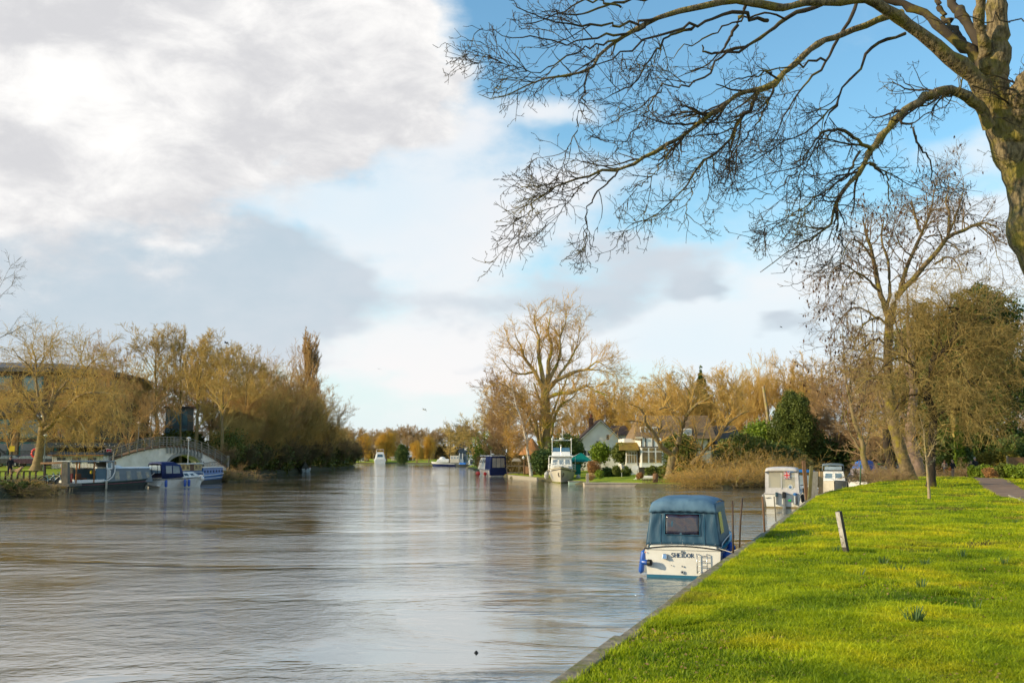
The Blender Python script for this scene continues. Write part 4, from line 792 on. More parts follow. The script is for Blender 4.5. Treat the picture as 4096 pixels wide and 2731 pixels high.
# tall limes behind the bridge
family(lambda lb, l: bare_tree('lime_tree', lb, H=18, r0=.32, W=9.0, seed=2, first=.28, nl=22, lang=(25, 50), lup=.10, env=oval, bk=bark, tw=tw_olive, tr_=.016, subs=((9, .5, (25, 50)), (7, .5, (25, 55)), (6, .5, (20, 60)))), 18,
    [(655, 1296, 148, 'tall slender bare lime with a rounded top left of the arched bridge crest'), (742, 1300, 152, 'thin tall bare tree with the narrowest crown above the bridge', 1.3, .6), (800, 1318, 146, 'tall bare lime with a broad brown crown over the bridge crest'),
     (905, 1372, 142, 'bare lime with a bird perched on top, behind the right end of the bridge'), (985, 1392, 162, 'bare lime nearest the scrub on the right of the bridge'), (850, 1385, 165, 'paler bare lime half hidden between the two broad crowns'), (560, 1480, 150, 'low reddish bare tree under the sloping grey roof end'), (1040, 1440, 178, 'hazy bare lime rising out of the river scrub')], 'tall bare limes behind the footbridge')
# spreading trees in front of the long building
family(lambda lb, l: bare_tree('bare_tree', lb, H=14, r0=.26, W=11, seed=5, first=.22, nl=16, lang=(35, 62), lup=.08, env=oval, bk=bark, tw=tw_brown, tr_=.014, subs=((8, .5, (25, 55)), (7, .5, (25, 60)), (6, .5, (20, 60)))), 14,
    [(470, 1345, 128, 'thin bare tree whose fine crown rises over the grey roof', 1.5, .75), (385, 1420, 132, 'smaller bare tree between the plane tree and the fine crowned one', 1.5, .8), (530, 1500, 124, 'dark twiggy tree left of the bridge rail', 1.5), (250, 1560, 126, 'low bare tree in front of the tan brick piers', 1.5), (610, 1560, 136, 'squat bare tree at the left foot of the bridge', 1.4), (60, 1500, 124, 'bare tree before the teal windows left of the plane tree', 1.5), (310, 1490, 124, 'bare tree in front of the curved end of the long building', 1.5)], 'bare trees before the long building')
b = bare_tree('bare_tree', 'dark bare tree reaching in from the left edge above the dog walker', H=15, r0=.5, W=17, seed=9, first=.25, nl=14, lang=(50, 75), lup=.03, env=oval, tw=tw_grey, tr_=.012, subs=((8, .5, (25, 55)), (7, .5, (25, 60)), (6, .5, (20, 60))))
b.location = at(-195, 1890, 84); b.scale = (.93,) * 3

def plane_left():
    kw = dict(ox=0, oy=1400, k=.3825); base = gp(150, 1879, 1.6); D = base.y
    trunks = [cl([(375, 1260, .75), (388, 1200, .5), (415, 1050, .42), (430, 920, .4), (440, 840, .42), (452, 790, .36)], D, D, **kw)]
    L = lambda l, e=0: cl(l, D, D + e, **kw)
    limbs = [L([(440, 830, .22), (428, 760, .2), (372, 690, .17), (340, 610, .14), (290, 585, .11), (230, 520, .07), (150, 480, .03)], -3), L([(450, 800, .22), (465, 700, .19), (410, 590, .16), (388, 450, .14), (380, 280, .12), (375, 110, .09), (340, 0, .06), (320, -120, .02)], 2),
             L([(455, 840, .26), (540, 780, .23), (590, 700, .2), (700, 590, .17), (790, 510, .15), (880, 455, .12), (1060, 445, .09), (1200, 470, .05), (1290, 560, .02)], -5), L([(470, 780, .2), (490, 690, .2), (530, 590, .18), (590, 470, .16), (640, 415, .13), (780, 405, .08), (900, 430, .03)], 3),
             L([(520, 600, .12), (560, 440, .1), (590, 300, .09), (560, 170, .07), (530, 20, .05), (540, -150, .02)], 4), L([(620, 430, .12), (720, 300, .1), (800, 180, .08), (860, 40, .05), (900, -120, .02)], 0), L([(700, 590, .12), (780, 420, .1), (870, 250, .08), (960, 130, .05), (1080, 60, .02)], -3),
             L([(385, 300, .08), (310, 170, .07), (200, 70, .05), (130, -20, .02)], -2), L([(380, 220, .07), (450, 80, .05), (470, -100, .02)], 1), L([(340, 600, .1), (260, 480, .08), (190, 430, .05), (90, 440, .02)], -4), L([(570, 745, .1), (640, 765, .08), (690, 800, .05), (760, 870, .02)], -3),
             L([(470, 970, .06), (560, 920, .045), (620, 905, .03), (700, 960, .01)], -2), L([(880, 455, .07), (960, 560, .05), (1000, 700, .03), (1010, 850, .012)], -4), L([(290, 585, .07), (210, 640, .05), (130, 740, .03), (90, 860, .012)], -4), L([(590, 700, .09), (700, 690, .07), (820, 740, .04), (900, 860, .015)], -6), L([(1060, 445, .06), (1150, 560, .04), (1190, 740, .02)], -5)]
    traced_tree('plane_tree', 'large bare plane tree with sunlit forked trunk on the left lawn', base, trunks, limbs, mat('sunlit_bark', (.32, .23, .11), (.22, .15, .08), 2.5, rough=.9, bump=.04), tw_olive, 81,
        [dict(dens=2.3, Labs=3.6, tr=(.1, 1), ang=(30, 65), up=-.005, wig=.15, M=8, rr=.5, r1=.024, Lfall=.3, rmax=.05), dict(dens=2.6, Labs=1.7, ang=(25, 60), up=-.02, wig=.2, M=5, rr=.6, r1=.017, Lfall=.3), dict(dens=3.0, Labs=.8, ang=(20, 60), up=-.02, wig=.25, M=4, rr=.7, r1=.0135, Lfall=.2)], clear=3.2)
plane_left()
# scrub willows on the left bank
def scrub(lb, l, seed=12, tw=tw_olive, H=10): return bare_tree('willow_scrub', lb, H=H, r0=.14, W=H * .95, seed=seed, lead=.72, first=.06, nl=64, lang=(15, 48), lup=.10, env=lambda s: .55 + .5 * np.sin(np.pi * s), bk=bark, tw=tw, tr_=.02, forks=[(math.cos(a) * H * .24 * q, math.sin(a) * H * .24 * q, .65 + .4 * ((k * 7) % 5) / 5) for k, (a, q) in enumerate([(i * .9, .4 + .3 * (i % 3)) for i in range(9)])], subs=((8, .55, (15, 45)), (6, .5, (18, 50)), (5, .5, (20, 55))), wig=.11, ttop=.3)
spots = [(930, 1690, 129), (985, 1650, 126), (1035, 1640, 128), (1085, 1625, 136), (1130, 1590, 140), (1175, 1600, 152), (1190, 1545, 162), (1235, 1600, 170), (1250, 1600, 185), (1285, 1650, 196), (1295, 1700, 178), (1320, 1680, 212), (1350, 1710, 226), (1385, 1740, 238), (1150, 1640, 132), (1060, 1560, 158), (950, 1650, 140), (1000, 1600, 150), (1050, 1620, 150), (905, 1700, 138)]
txt = ['beside the right foot of the footbridge', 'low and shaded just right of the footbridge', 'above the brown leaf heap on the left bank', 'behind the small moored dinghy', 'olive and dense over the small dinghy', 'right of the small dinghy', 'with tall straight shoots under the poplar', 'leaning over the water below the poplar', 'behind the poplar foot', 'with the airiest crown of the left bank', 'half way along the left bank shore', 'towards the far end of the left bank', 'last but one on the left bank point', 'last on the left bank point', 'overhanging the small dinghy', 'rising behind the front row of scrub', 'filling the gap right of the bridge abutment', 'full and rounded below the hazy lime', 'golden topped left of the small dinghy', 'shaded at the very end of the bridge rail']
family(lambda lb, l: scrub(lb, l), 9.3, [(u, v, max(D, 41.8 * 3982 / (2048 - u)) + (i_ % 3) * 2.5, 'olive brown willow scrub ' + t_, .9) for i_, ((u, v, D), t_) in enumerate(zip(spots, txt))], 'willow scrub along the left bank')
family(lambda lb, l: scrub(lb, l, 14, tw_brown, 10), 9.3, [(1010, 1500, 171, 'tall brown willow scrub behind the bridge end', .9), (1085, 1430, 184, 'tallest fan of upright brown shoots left of the poplar', .9, .8), (1150, 1470, 197, 'upright brown willow shoots touching the poplar', .9, .8), (1240, 1520, 219, 'brown shoots right of the poplar stem', .9), (960, 1560, 163, 'brown willow scrub close to the bridge abutment', .9)], 'upright brown willows on the left bank')
family(lambda lb, l: scrub(lb, l, 16, tw_grey, 7), 6.5, [(960, 1770, 150.1, 'dark low scrub at the waterline by the bridge', .3, 1.4), (1030, 1770, 160.4, 'dark low scrub left of the small dinghy', .3, 1.4), (1100, 1765, 172.2, 'dark low scrub behind the bow of the small dinghy', .3, 1.4), (1165, 1755, 184.9, 'dark low scrub behind the stern of the small dinghy', .3, 1.4), (1225, 1750, 198.4, 'dark low scrub right of the small dinghy', .3, 1.4), (1285, 1745, 214.0, 'dark low scrub in the middle of the left shore', .3, 1.4), (1345, 1745, 232.2, 'dark low scrub towards the river bend', .3, 1.4), (1395, 1750, 250.0, 'dark low scrub at the point of the left bank', .3, 1.4), (890, 1780, 134, 'dark low scrub behind the right bridge ramp', .8, 1.2)], 'dark low scrub at the left waterline')
# poplar
po = bare_tree('poplar', 'narrow upright bare poplar rising highest on the left bank', H=24, r0=.4, W=6, seed=23, first=.15, nl=46, lang=(14, 28), lup=.16, env=lambda s: .5 + .6 * np.sin(np.pi * s ** .8), bk=bark, tw=tw_brown, tr_=.022, subs=((8, .45, (12, 30)), (7, .5, (12, 32)), (6, .5, (14, 35))), wig=.05, twup=.12)
po.location, s = fit(true_height(po), 1238, 1336, 209, z=1.2); po.scale = (s, s, s)
# -------- far end of the river
family(lambda lb, l: bare_tree('distant_tree', lb, H=15, r0=.35, W=16, seed=31, first=.15, nl=20, lang=(35, 65), lup=.07, env=oval, bk=bark, tw=tw_pink, tr_=.055, subs=((8, .5, (25, 55)), (7, .5, (25, 60)), (5, .5, (20, 60)))), 14,
    [(u, v, D, 'hazy reddish bare tree in the wood closing the far end of the river', 1.2) for u, v, D in [(1380, 1710, 460), (1425, 1712, 430), (1468, 1722, 450), (1515, 1718, 470), (1560, 1712, 430), (1600, 1700, 455), (1642, 1702, 440), (1690, 1712, 470), (1735, 1718, 440), (1780, 1712, 460), (1825, 1705, 440), (1870, 1700, 430), (1340, 1700, 440), (1495, 1745, 410), (1575, 1745, 415), (1655, 1740, 405), (1725, 1750, 400)]], 'bare trees of the wood at the river bend')
def willow(lb, l):
    rng = np.random.default_rng(35); t = thing('weeping_willow', lb, 'tree', l); H = 11
    z = np.linspace(0, 6.5, 8); P0 = np.stack([.3 * np.sin(z * .5), .2 * z * .2, z], -1)[None]; R0 = np.linspace(.45, .22, 8)[None]
    A = grow(rng, P0, R0, k=16, Labs=5.5, tr=(.35, 1), ang=(15, 60), up=.12, wig=.12, M=9, rr=.6, r1=.06, Lfall=0)
    B = grow(rng, *A, k=9, L=.4, ang=(25, 60), up=.0, wig=.15, M=6, rr=.6, r1=.04)
    C = grow(rng, *B, k=9, Labs=4.6, tr=(.2, 1), ang=(20, 70), up=-.42, wig=.05, M=8, rr=.5, r1=.035, Lfall=.1)
    C2 = grow(rng, *A, k=14, Labs=4.0, tr=(.3, 1), ang=(20, 70), up=-.42, wig=.05, M=8, rr=.5, r1=.035, Lfall=.1)
    for X in (C, C2): X[0][..., 2] = np.maximum(X[0][..., 2], .3)
    branch_mesh('trunk', [(P0, R0, 10), (*A, 6)], bark, t); branch_mesh('crown', [(*B, 4), (*C, 3), (*C2, 3)], tw_willow, t); return t
family(willow, 10.6, [(1462, 1738, 362, 'smaller golden weeping willow behind the little motor boat', .6, .8), (1548, 1722, 366, 'large golden weeping willow behind the white cruiser at the far bank', .6), (1668, 1765, 318, 'orange weeping willow in front of the low white chalets', .6), (1716, 1742, 322, 'duller weeping willow touching the big forked tree', .6, .7)], 'golden weeping willows at the far bank')
family(lambda lb, l: bare_tree('bare_tree', lb, H=15, r0=.5, W=17, seed=37, first=.12, nl=14, lang=(35, 65), lup=.08, env=oval, bk=bark_dark, tw=tw_olive, tr_=.04, subs=((8, .5, (25, 55)), (6, .5, (25, 60)), (5, .45, (20, 60)))), 14,
    [(1800, 1688, 296, 'dark forked bare tree over the moored barge', .7), (1905, 1660, 238, 'lopped bare tree with heavy knuckles left of the plane', .7), (1940, 1632, 215, 'reddish headed pollard at the left end of the garden island', .7)], 'dark bare trees round the far moorings')
def cypress(name, lb, loc, H, W, material, n, size, seed, cat='tree', tops=None, lump=.75):
    t = thing(name, lb, cat, loc); rng = np.random.default_rng(seed); z = np.linspace(.06, 1, 30); c = []; r = []
    for q in z:
        w = W / 2 * (np.sin(np.pi * min(1, (1 - q) * .62 + .12)) if tops is None else tops(q)); k = 1 if w < W * .06 else 5
        for j in range(k): a = rng.uniform(0, 6.28); c.append((math.cos(a) * w * rng.uniform(.2, .95) * (k > 1), math.sin(a) * w * .6 * (k > 1), q * H - .02 * H * rng.random())); r.append(max(w * lump * rng.uniform(.45, 1.25), W * .035))
    mb = MB(); mb.tube([(0, 0, -.2), (0, 0, H * .8)], [W * .05, .03], 8); mb.build('trunk', bark_dark, t); leaf_cloud('foliage', c, r, n, size, material, t, seed=seed, shell=.45, squash=1.1, droop=.3); return t
p = at(1607, 1850, 345); cypress('cypress', 'small dark green conical cypress beside the golden willow', (p.x, p.y, .8), 5.6, 3.8, leaf_dark, 9000, .25, 41)
# -------- island trees
def plane_mid():
    kw = dict(ox=1850, oy=1150, k=.5952); D = 150.; base = at(2186, 1872, D); base.z = .8; L = lambda l, e=0: cl(l, D, D + e, **kw)
    trunks = [L([(566, 1250, .95), (566, 1150, .8), (566, 1000, .72), (562, 860, .68), (556, 730, .66), (560, 660, .6)])]
    limbs = [L([(560, 700, .45), (575, 600, .36), (578, 500, .3), (600, 400, .22), (575, 300, .14), (590, 180, .06)], 2), L([(556, 690, .4), (530, 560, .33), (510, 440, .26), (512, 330, .18), (480, 230, .1), (490, 150, .04)], -2), L([(558, 720, .35), (480, 560, .28), (420, 480, .22), (395, 400, .14), (350, 320, .06)], -4),
             L([(566, 700, .38), (640, 620, .3), (760, 565, .25), (840, 545, .17), (900, 500, .08), (960, 520, .03)], -3), L([(575, 640, .3), (650, 470, .24), (655, 340, .18), (690, 240, .1), (700, 160, .04)], 3), L([(565, 740, .32), (640, 715, .28), (740, 700, .24), (830, 660, .2), (880, 690, .15), (965, 725, .06)], -5),
             L([(640, 600, .22), (720, 490, .17), (770, 380, .1), (790, 270, .04)], 2), L([(500, 560, .2), (410, 580, .16), (330, 560, .1), (260, 470, .05)], -3), L([(520, 1080, .26), (490, 900, .24), (420, 780, .2), (340, 690, .14), (250, 640, .06)], -6), L([(590, 1080, .24), (610, 900, .22), (660, 790, .19), (740, 740, .12), (800, 640, .05)], -6),
             L([(556, 1080, .25), (480, 960, .2), (440, 860, .16), (380, 800, .1), (200, 820, .04)], -7), L([(575, 1050, .25), (600, 860, .2), (690, 640, .12), (720, 560, .05)], 3), L([(545, 1100, .24), (520, 960, .21), (530, 800, .16), (480, 640, .09)], -6), L([(840, 545, .1), (940, 560, .08), (1040, 600, .03)], -4), L([(420, 480, .12), (330, 400, .08), (290, 340, .03)], -2)]
    traced_tree('plane_tree', 'great bare plane tree with many stems and a domed crown above the cream cruiser', base, trunks, limbs, mat('plane_bark', (.44, .32, .14), (.26, .19, .10), 1.6, rough=.9, bump=.04, c3=(.34, .30, .03), c3scale=.5), tw_gold, 91,
        [dict(dens=1.7, Labs=3.9, tr=(.15, 1), ang=(25, 60), up=.035, wig=.13, M=9, rr=.5, r1=.036, Lfall=.3, rmax=.08), dict(dens=2.2, Labs=1.9, ang=(25, 55), up=.03, wig=.15, M=6, rr=.6, r1=.022, Lfall=.3), dict(dens=2.5, Labs=1.1, ang=(20, 50), up=.03, wig=.18, M=4, rr=.7, r1=.0165, Lfall=.2)], clear=5.)
plane_mid()
def house_tree():
    kw = dict(ox=2500, oy=1400, k=.3827); D = 106.; base = at(2668, 1908, D); base.z = .4; L = lambda l, e=0: cl(l, D, D + e, **kw)
    trunks = [L([(462, 1350, .62), (468, 1300, .48), (482, 1200, .42), (497, 1100, .42)])]
    limbs = [L([(497, 1105, .3), (430, 1045, .26), (370, 1008, .25), (332, 925, .22), (280, 840, .19), (215, 765, .16), (185, 640, .12), (110, 590, .08), (50, 565, .03)], -3), L([(497, 1110, .34), (542, 1010, .29), (570, 890, .26), (600, 790, .23), (640, 690, .2), (680, 550, .13), (670, 440, .08), (600, 330, .03)], 1),
             L([(640, 690, .18), (720, 590, .15), (830, 525, .11), (930, 470, .05)], -2), L([(600, 790, .16), (510, 660, .14), (440, 570, .11), (420, 450, .08), (300, 330, .03)], 2), L([(360, 615, .1), (440, 600, .1), (520, 670, .12)], 0), L([(215, 765, .1), (120, 740, .07), (0, 745, .03)], -2), L([(330, 925, .12), (380, 800, .1), (350, 700, .05)], 1),
             L([(700, 1200, .25), (785, 1095, .2), (900, 965, .17), (985, 885, .15), (1050, 800, .12), (1150, 705, .09), (1300, 630, .04)], -2), L([(1050, 800, .09), (1100, 660, .08), (1080, 560, .05), (1040, 470, .02)], -1), L([(740, 1150, .1), (740, 1000, .08), (735, 850, .05), (720, 750, .02)], -1), L([(800, 1080, .12), (810, 940, .08), (860, 800, .04)], -2)]
    traced_tree('garden_tree', 'low forked bare tree in front of the half timbered house', base, trunks, limbs, bark, tw_gold, 95,
        [dict(dens=2.3, Labs=3.2, tr=(.15, 1), ang=(30, 65), up=.06, wig=.16, M=8, rr=.5, r1=.024, Lfall=.3, rmax=.05), dict(dens=1.7, Labs=1.6, ang=(20, 55), up=.06, wig=.18, M=5, rr=.6, r1=.016, Lfall=.3), dict(dens=2.0, Labs=.85, ang=(20, 50), up=.07, wig=.2, M=4, rr=.7, r1=.013, Lfall=.2)])
house_tree()
D = 135.; kb = dict(ox=1880, oy=1600, k=.3571)
stem_tree('silver_birch', 'slim white barked birch leaning left beside the thatched garden shelter', at(2125, 1900, D), [cl([(688, 860, .26), (672, 740, .21), (650, 610, .19), (636, 500, .18), (612, 360, .17), (580, 220, .14), (520, 60, .11), (470, -160, .05), (440, -300, .02)], D, D, **kb), cl([(600, 300, .08), (680, 160, .06), (720, -20, .02)], D, D, **kb), cl([(560, 150, .07), (470, 20, .05), (380, -40, .02)], D, D, **kb)], birchb, tw_pink, 97, tl=3.6, td=2.4, up=-.03, thick=.016)
gold = lambda lb, l: bare_tree('bare_tree', lb, H=14, r0=.28, W=11, seed=43, first=.12, nl=26, lang=(25, 50), lup=.10, env=oval, bk=bark, tw=tw_gold, tr_=.028, subs=((8, .55, (20, 50)), (7, .5, (20, 50)), (6, .5, (20, 55))))
family(gold, 13.3, [(2010, 1560, 178, 'golden bare tree behind the blue covered river cruiser', .8), (2060, 1700, 150, 'low golden bare tree over the riverside deck', .8), (2330, 1560, 188, 'golden bare tree behind the ridge of the white gabled house', .8), (2400, 1525, 185, 'tallest golden tree above the white gabled house', .8), (2470, 1545, 190, 'golden bare tree right of the white gable', .8), (2540, 1560, 178, 'golden bare tree over the mossy bay roof', .8), (2610, 1530, 165, 'golden bare tree behind the dormer windows', .8), (2680, 1500, 170, 'upright golden tree left of the dark conifer', .8), (2740, 1490, 160, 'pinkish gold tree touching the dark conifer', .8),
    (2880, 1490, 165, 'golden bare tree right of the dark conifer', .8), (2935, 1470, 170, 'golden bare tree left of the pollards', .8), (3190, 1475, 150, 'golden bare tree right of the pollards', .8), (3240, 1440, 140, 'golden bare tree behind the hanging ash twigs', .8), (2250, 1640, 175, 'low golden tree behind the dark yew', .8), (2180, 1700, 165, 'low golden tree behind the plane stems', .8), (2960, 1600, 140, 'low golden tree behind the tiled outbuilding', .8), (3140, 1590, 138, 'low golden tree beside the white lopped trunk', .8)], 'golden bare trees behind the island houses')
family(lambda lb, l: bare_tree('bare_tree', lb, H=13, r0=.25, W=11, seed=45, first=.08, nl=24, lang=(30, 60), lup=.05, env=oval, bk=bark, tw=tw_pink, tr_=.02, subs=((9, .5, (20, 55)), (7, .5, (20, 60)), (6, .5, (20, 60)))), 12.4,
    [(1975, 1650, 165, 'reddish bare tree at the left tip of the garden island', .7), (2030, 1480, 160, 'reddish bare tree behind the white birch', .8), (3330, 1490, 128, 'reddish brown thicket tree behind the white canopy boat', 1.), (3400, 1400, 122, 'brown thicket tree left of the ash crown', 1.), (3470, 1500, 118, 'brown thicket tree behind the blue tarpaulin boat', 1.), (3560, 1430, 125, 'brown thicket tree behind the leaning ash', 1.), (3660, 1480, 130, 'brown thicket tree between ash and thorn tree', 1.2), (3290, 1640, 122, 'low brown thicket tree behind the grey topped boat', 1.), (3520, 1650, 112, 'low brown thicket tree behind the ash foot', 1.1), (4060, 1600, 150, 'reddish bare tree beyond the shrub beds at the right', 1.2), (4130, 1560, 140, 'reddish bare tree at the right edge beyond the shrubs', 1.2), (3970, 1500, 140, 'reddish bare tree behind the dark yew', 1.2), (590, 1500, 190, 'reddish hazy tree left of the glass tower', 1.5), (690, 1490, 188, 'reddish hazy tree rising behind the glass tower', 1.5), (770, 1470, 192, 'reddish hazy tree right of the glass tower', 1.5), (850, 1480, 186, 'reddish hazy tree behind the right lime trunks', 1.5), (930, 1500, 190, 'reddish hazy tree behind the bridge end', 1.5)], 'reddish bare trees of the thickets')
pol = lambda lb, l: bare_tree('pollard_tree', lb, H=16, r0=.34, W=8.5, seed=47, lead=.72, first=.55, nl=26, lang=(12, 38), lup=.12, env=lambda s: .75 + .35 * s, bk=mat('sunlit_bark', (.3, .2, .1)), tw=tw_gold, tr_=.02, subs=((8, .5, (12, 35)), (6, .5, (12, 35)), (5, .5, (15, 40))), wig=.07, twup=.1)
family(pol, 15, [(3020, 1430, 140, 'pollard with a fan of upright shoots, left one of the pair by the lopped trunk', 1.), (3045, 1428, 148, 'pollard with fan of shoots directly behind its neighbour', 1.), (3140, 1448, 142, 'pollard with many forked stems right of the lopped trunk', 1.), (3195, 1470, 146, 'smaller pollard above the dark evergreen', 1.)], 'pollards behind the creek')
mb = MB(); q = [at(3095, 1800, 126), at(3078, 1720, 126), at(3068, 1640, 126), at(3052, 1545, 126)]; mb.tube([p - q[0] for p in q], [.28, .24, .2, .15], 10)
tag(mb.build('lopped_trunk', bark_pale, loc=q[0], smooth=True), 'bare white lopped trunk standing between the pollards', 'tree trunk')
cone = lambda q: (1 - q) ** .85 + .03
p = at(2812, 1860, 172); o = cypress('conifer', 'tall dark conifer standing behind the half timbered house', (p.x, p.y, 1.), 17.3, 8.0, leaf_dark, 40000, .24, 51, tops=cone, lump=.4)
p = at(3185, 1900, 121); cypress('yew_tree', 'broad olive green yew behind the white canopy boat', (p.x, p.y, .8), 9.8, 6.0, leaf_olive, 52000, .13, 52, tops=lambda q: (.3 + .7 * math.sin(math.pi * min(1, (1 - q) * .6 + .1))), lump=.38)
p = at(3950, 1890, 112); cypress('yew_tree', 'huge dark yew behind the thorn tree and the walkers', (p.x, p.y, 1.1), 21., 12, leaf_dark, 90000, .19, 53, tops=lambda q: (.8 + .2 * math.sin(math.pi * q)) * min(1, (1.03 - q) * 5) ** .5, lump=.3)
p = at(3750, 1890, 118); cypress('yew_tree', 'dark yew whose top shows above the thorn tree', (p.x, p.y, 1.1), 20, 11, leaf_olive, 60000, .19, 54, tops=lambda q: (.7 + .3 * math.sin(math.pi * q)) * min(1, (1.03 - q) * 4) ** .5, lump=.3)
def shrub(name, lb, u, v, D, w_, h, material, n, size, seed, z=None, cat='shrub', group=None, dz=0, k=7):
    p = at(u, v, D); 
    if z is not None: p.z = z
    t = thing(name, lb, cat, p, group=group); rng = np.random.default_rng(seed); c = [(0, 0, h * .45)]; r = [h * .5]
    for i in range(k): a = rng.uniform(0, 6.28); q = rng.uniform(.2, .5); rr_ = h * rng.uniform(.25, .42); c.append((math.cos(a) * (w_ / 2 - rr_ * .7) * q * 2, math.sin(a) * w_ * .25 * q * 2, rng.uniform(.3, .9) * (h - rr_))); r.append(rr_)
    mb = MB(); 
    for i in range(4): a = i * 1.6; mb.tube([(0, 0, -.1), (math.cos(a) * w_ * .15, math.sin(a) * .3, h * .6)], [.04, .015], 5)
    mb.build('stems', bark_dark, t); leaf_cloud('foliage', c, r, n, size, material, t, seed=seed, shell=.6); return t
for i, a in enumerate([('yew_bush', 'big dark green yew bush under the plane tree beside the white gable', 2262, 1880, 140, 5.0, 5.4, leaf_dark, 14000, .18), ('yew_bush', 'dark evergreen bush directly behind the cream cruiser', 2172, 1885, 128, 3, 3.2, leaf_dark, 7000, .18),
    ('laurel_bush', 'bright yellow green shrub in front of the white gable wall', 2402, 1852, 128, 2.0, 2.9, leaf_yel, 5000, .17), ('laurel_bush', 'yellow green shrub between gable wall and bay window', 2484, 1850, 126, 1.6, 2.7, leaf_olive, 5000, .16), ('ball_bush', 'round russet clipped bush on the garden lawn', 2378, 1890, 113, 1.6, 1.5, leaf_brown, 6000, .07), ('laurel_bush', 'small pointed yellow green bush beside the russet ball', 2400, 1910, 109, .9, .95, leaf_yel, 2500, .07),
    ('box_bush', 'low yellowish bush beside the satellite dish', 2466, 1895, 116, .9, 1.1, leaf_olive, 3000, .07), ('box_bush', 'grey brown low shrub above the stone ledge', 2363, 1917, 107, 1.2, .75, tw_brown, 2200, .06), ('rose_bush', 'reddish shrub under the bay window', 2612, 1903, 112, 2.6, 1.2, leaf_olive, 4500, .13), ('rose_bush', 'brown shrub on the lawn corner by the steps', 2557, 1913, 107, 1.2, .7, leaf_brown, 2200, .07), ('laurel_bush', 'yellow green laurel mound below the lopped trunk', 3042, 1850, 124, 3.4, 5.6, leaf_yel, 10000, .2),
    ('laurel_bush', 'dark green laurel left of the yew across the creek', 2960, 1870, 112, 6, 4.2, leaf_olive, 11000, .18), ('laurel_bush', 'green shrub between the two bare forked trunks', 2730, 1885, 110, 4, 4.4, leaf_olive, 8000, .17), ('laurel_bush', 'dense dark thicket bush over the creek bend', 3110, 1915, 113, 9, 4.4, leaf_dark, 14000, .2), ('laurel_bush', 'dark thicket behind the grey topped boat', 3300, 1905, 122, 10, 5.2, leaf_dark, 14000, .22), ('laurel_bush', 'dark thicket behind the blue tarpaulin boat', 3450, 1900, 132, 12, 5.5, leaf_olive, 15000, .24), ('laurel_bush', 'dark thicket behind the ash trunk', 3600, 1890, 125, 10, 5.5, leaf_dark, 14000, .24), ('laurel_bush', 'dark thicket left of the walkers', 3740, 1890, 118, 9, 5.0, leaf_olive, 13000, .22),
    ('garden_shrub', 'rounded bright green shrub beside the walking couple', 3938, 1900, 90, 3.0, 1.45, leaf_yel, 7500, .11), ('garden_shrub', 'green shrub second along the bed right of the path', 4015, 1905, 88, 3.8, 1.5, leaf_olive, 7500, .11), ('garden_shrub', 'wide green shrub at the right edge of the bed', 4090, 1905, 86, 4.0, 1.5, leaf_yel, 7000, .11), ('garden_shrub', 'golden shrub at the back of the bed', 3990, 1885, 100, 6.5, 3.0, mat('golden_leaf', (.26, .19, .02), (.16, .14, .015), 1, trans=.2), 9000, .15), ('garden_shrub', 'dark shrub behind the bed at the far right', 4075, 1880, 104, 6, 4.6, leaf_dark, 9000, .2), ('garden_shrub', 'small russet shrub between two green shrubs', 3960, 1908, 86, 1.6, 1.1, leaf_brown, 1800, .09),
    ('ivy_bush', 'ivy covered stump leaning at the left tip of the garden island', 1945, 1880, 175, 3, 7.5, leaf_yel, 3600, .2), ('ivy_bush', 'dark evergreen behind the white bridge abutment', 885, 1865, 160, 5, 5, leaf_dark, 7000, .2), ('ivy_bush', 'ivy mass on the tree trunks right of the bridge', 915, 1860, 146, 2.4, 6, leaf_olive, 4500, .16), ('ivy_bush', 'dark evergreen mass under the limes behind the bridge', 700, 1860, 160, 16, 6, leaf_olive, 10000, .3)]):
    shrub(*a, seed=200 + i, z=(float(HR(at(a[2], a[3], a[4]).x, a[4])) - .05 if (a[2] > 3850) else None), k=8)
# hedge rows read as one dark mass behind the garden
for (nm, lb, u0, u1, D0, D1, h, m_, n) in [('hedge', 'dark clipped hedge along the back of the garden lawn', 2412, 2498, 120, 121, 1.5, leaf_dark, 8000), ('hedge', 'dark undergrowth bank behind the riverside bramble', 2650, 3280, 111, 118, 2.4, leaf_olive, 34000), ('hedge', 'tall dark undergrowth closing the park behind the walkers', 3250, 4150, 138, 128, 6.0, leaf_dark, 42000), ('hedge', 'brown undergrowth along the left part of the garden island', 1930, 2170, 170, 138, 3.0, mat('brown_undergrowth', (.20, .14, .06), (.12, .09, .03), 1.2, trans=.2), 36000), ('hedge', 'dark undergrowth beneath the left bank willows', 930, 1190, 150, 196, 5.5, leaf_olive, 22000), ('hedge', 'brown undergrowth below the wood closing the far end of the river', 1330, 1900, 470, 440, 7.0, mat('brown_undergrowth', (.26, .18, .08), (.17, .12, .05), 1.2, trans=.2), 22000), ('hedge', 'shaded undergrowth along the far part of the left bank', 1190, 1415, 196, 262, 5.5, leaf_olive, 34000)]:
    a, b = at(u0, 1890, D0), at(u1, 1890, D1); base = Vector((a.x, a.y, .4)); t = thing(nm, lb, 'hedge', base); L_ = (b - a).length; k = max(3, int(L_ / (h * .45))); c, r = [], []
    for i in range(k * 2):
        f = (i + rnd.random()) / (k * 2); c.append((a + (b - a) * f - base)[:2] + (h * rnd.uniform(.3, .6),)) if False else c.append(((b.x - a.x) * f + rnd.uniform(-.5, .5), (b.y - a.y) * f + rnd.uniform(-.5, .5), h * rnd.uniform(.25, .6))); r.append(h * rnd.uniform(.3, .5))
    leaf_cloud('foliage', c, r, n, (.14 if h < 4 else .75 if h == 7. else .30), m_, t, seed=int(u0), shell=.35)
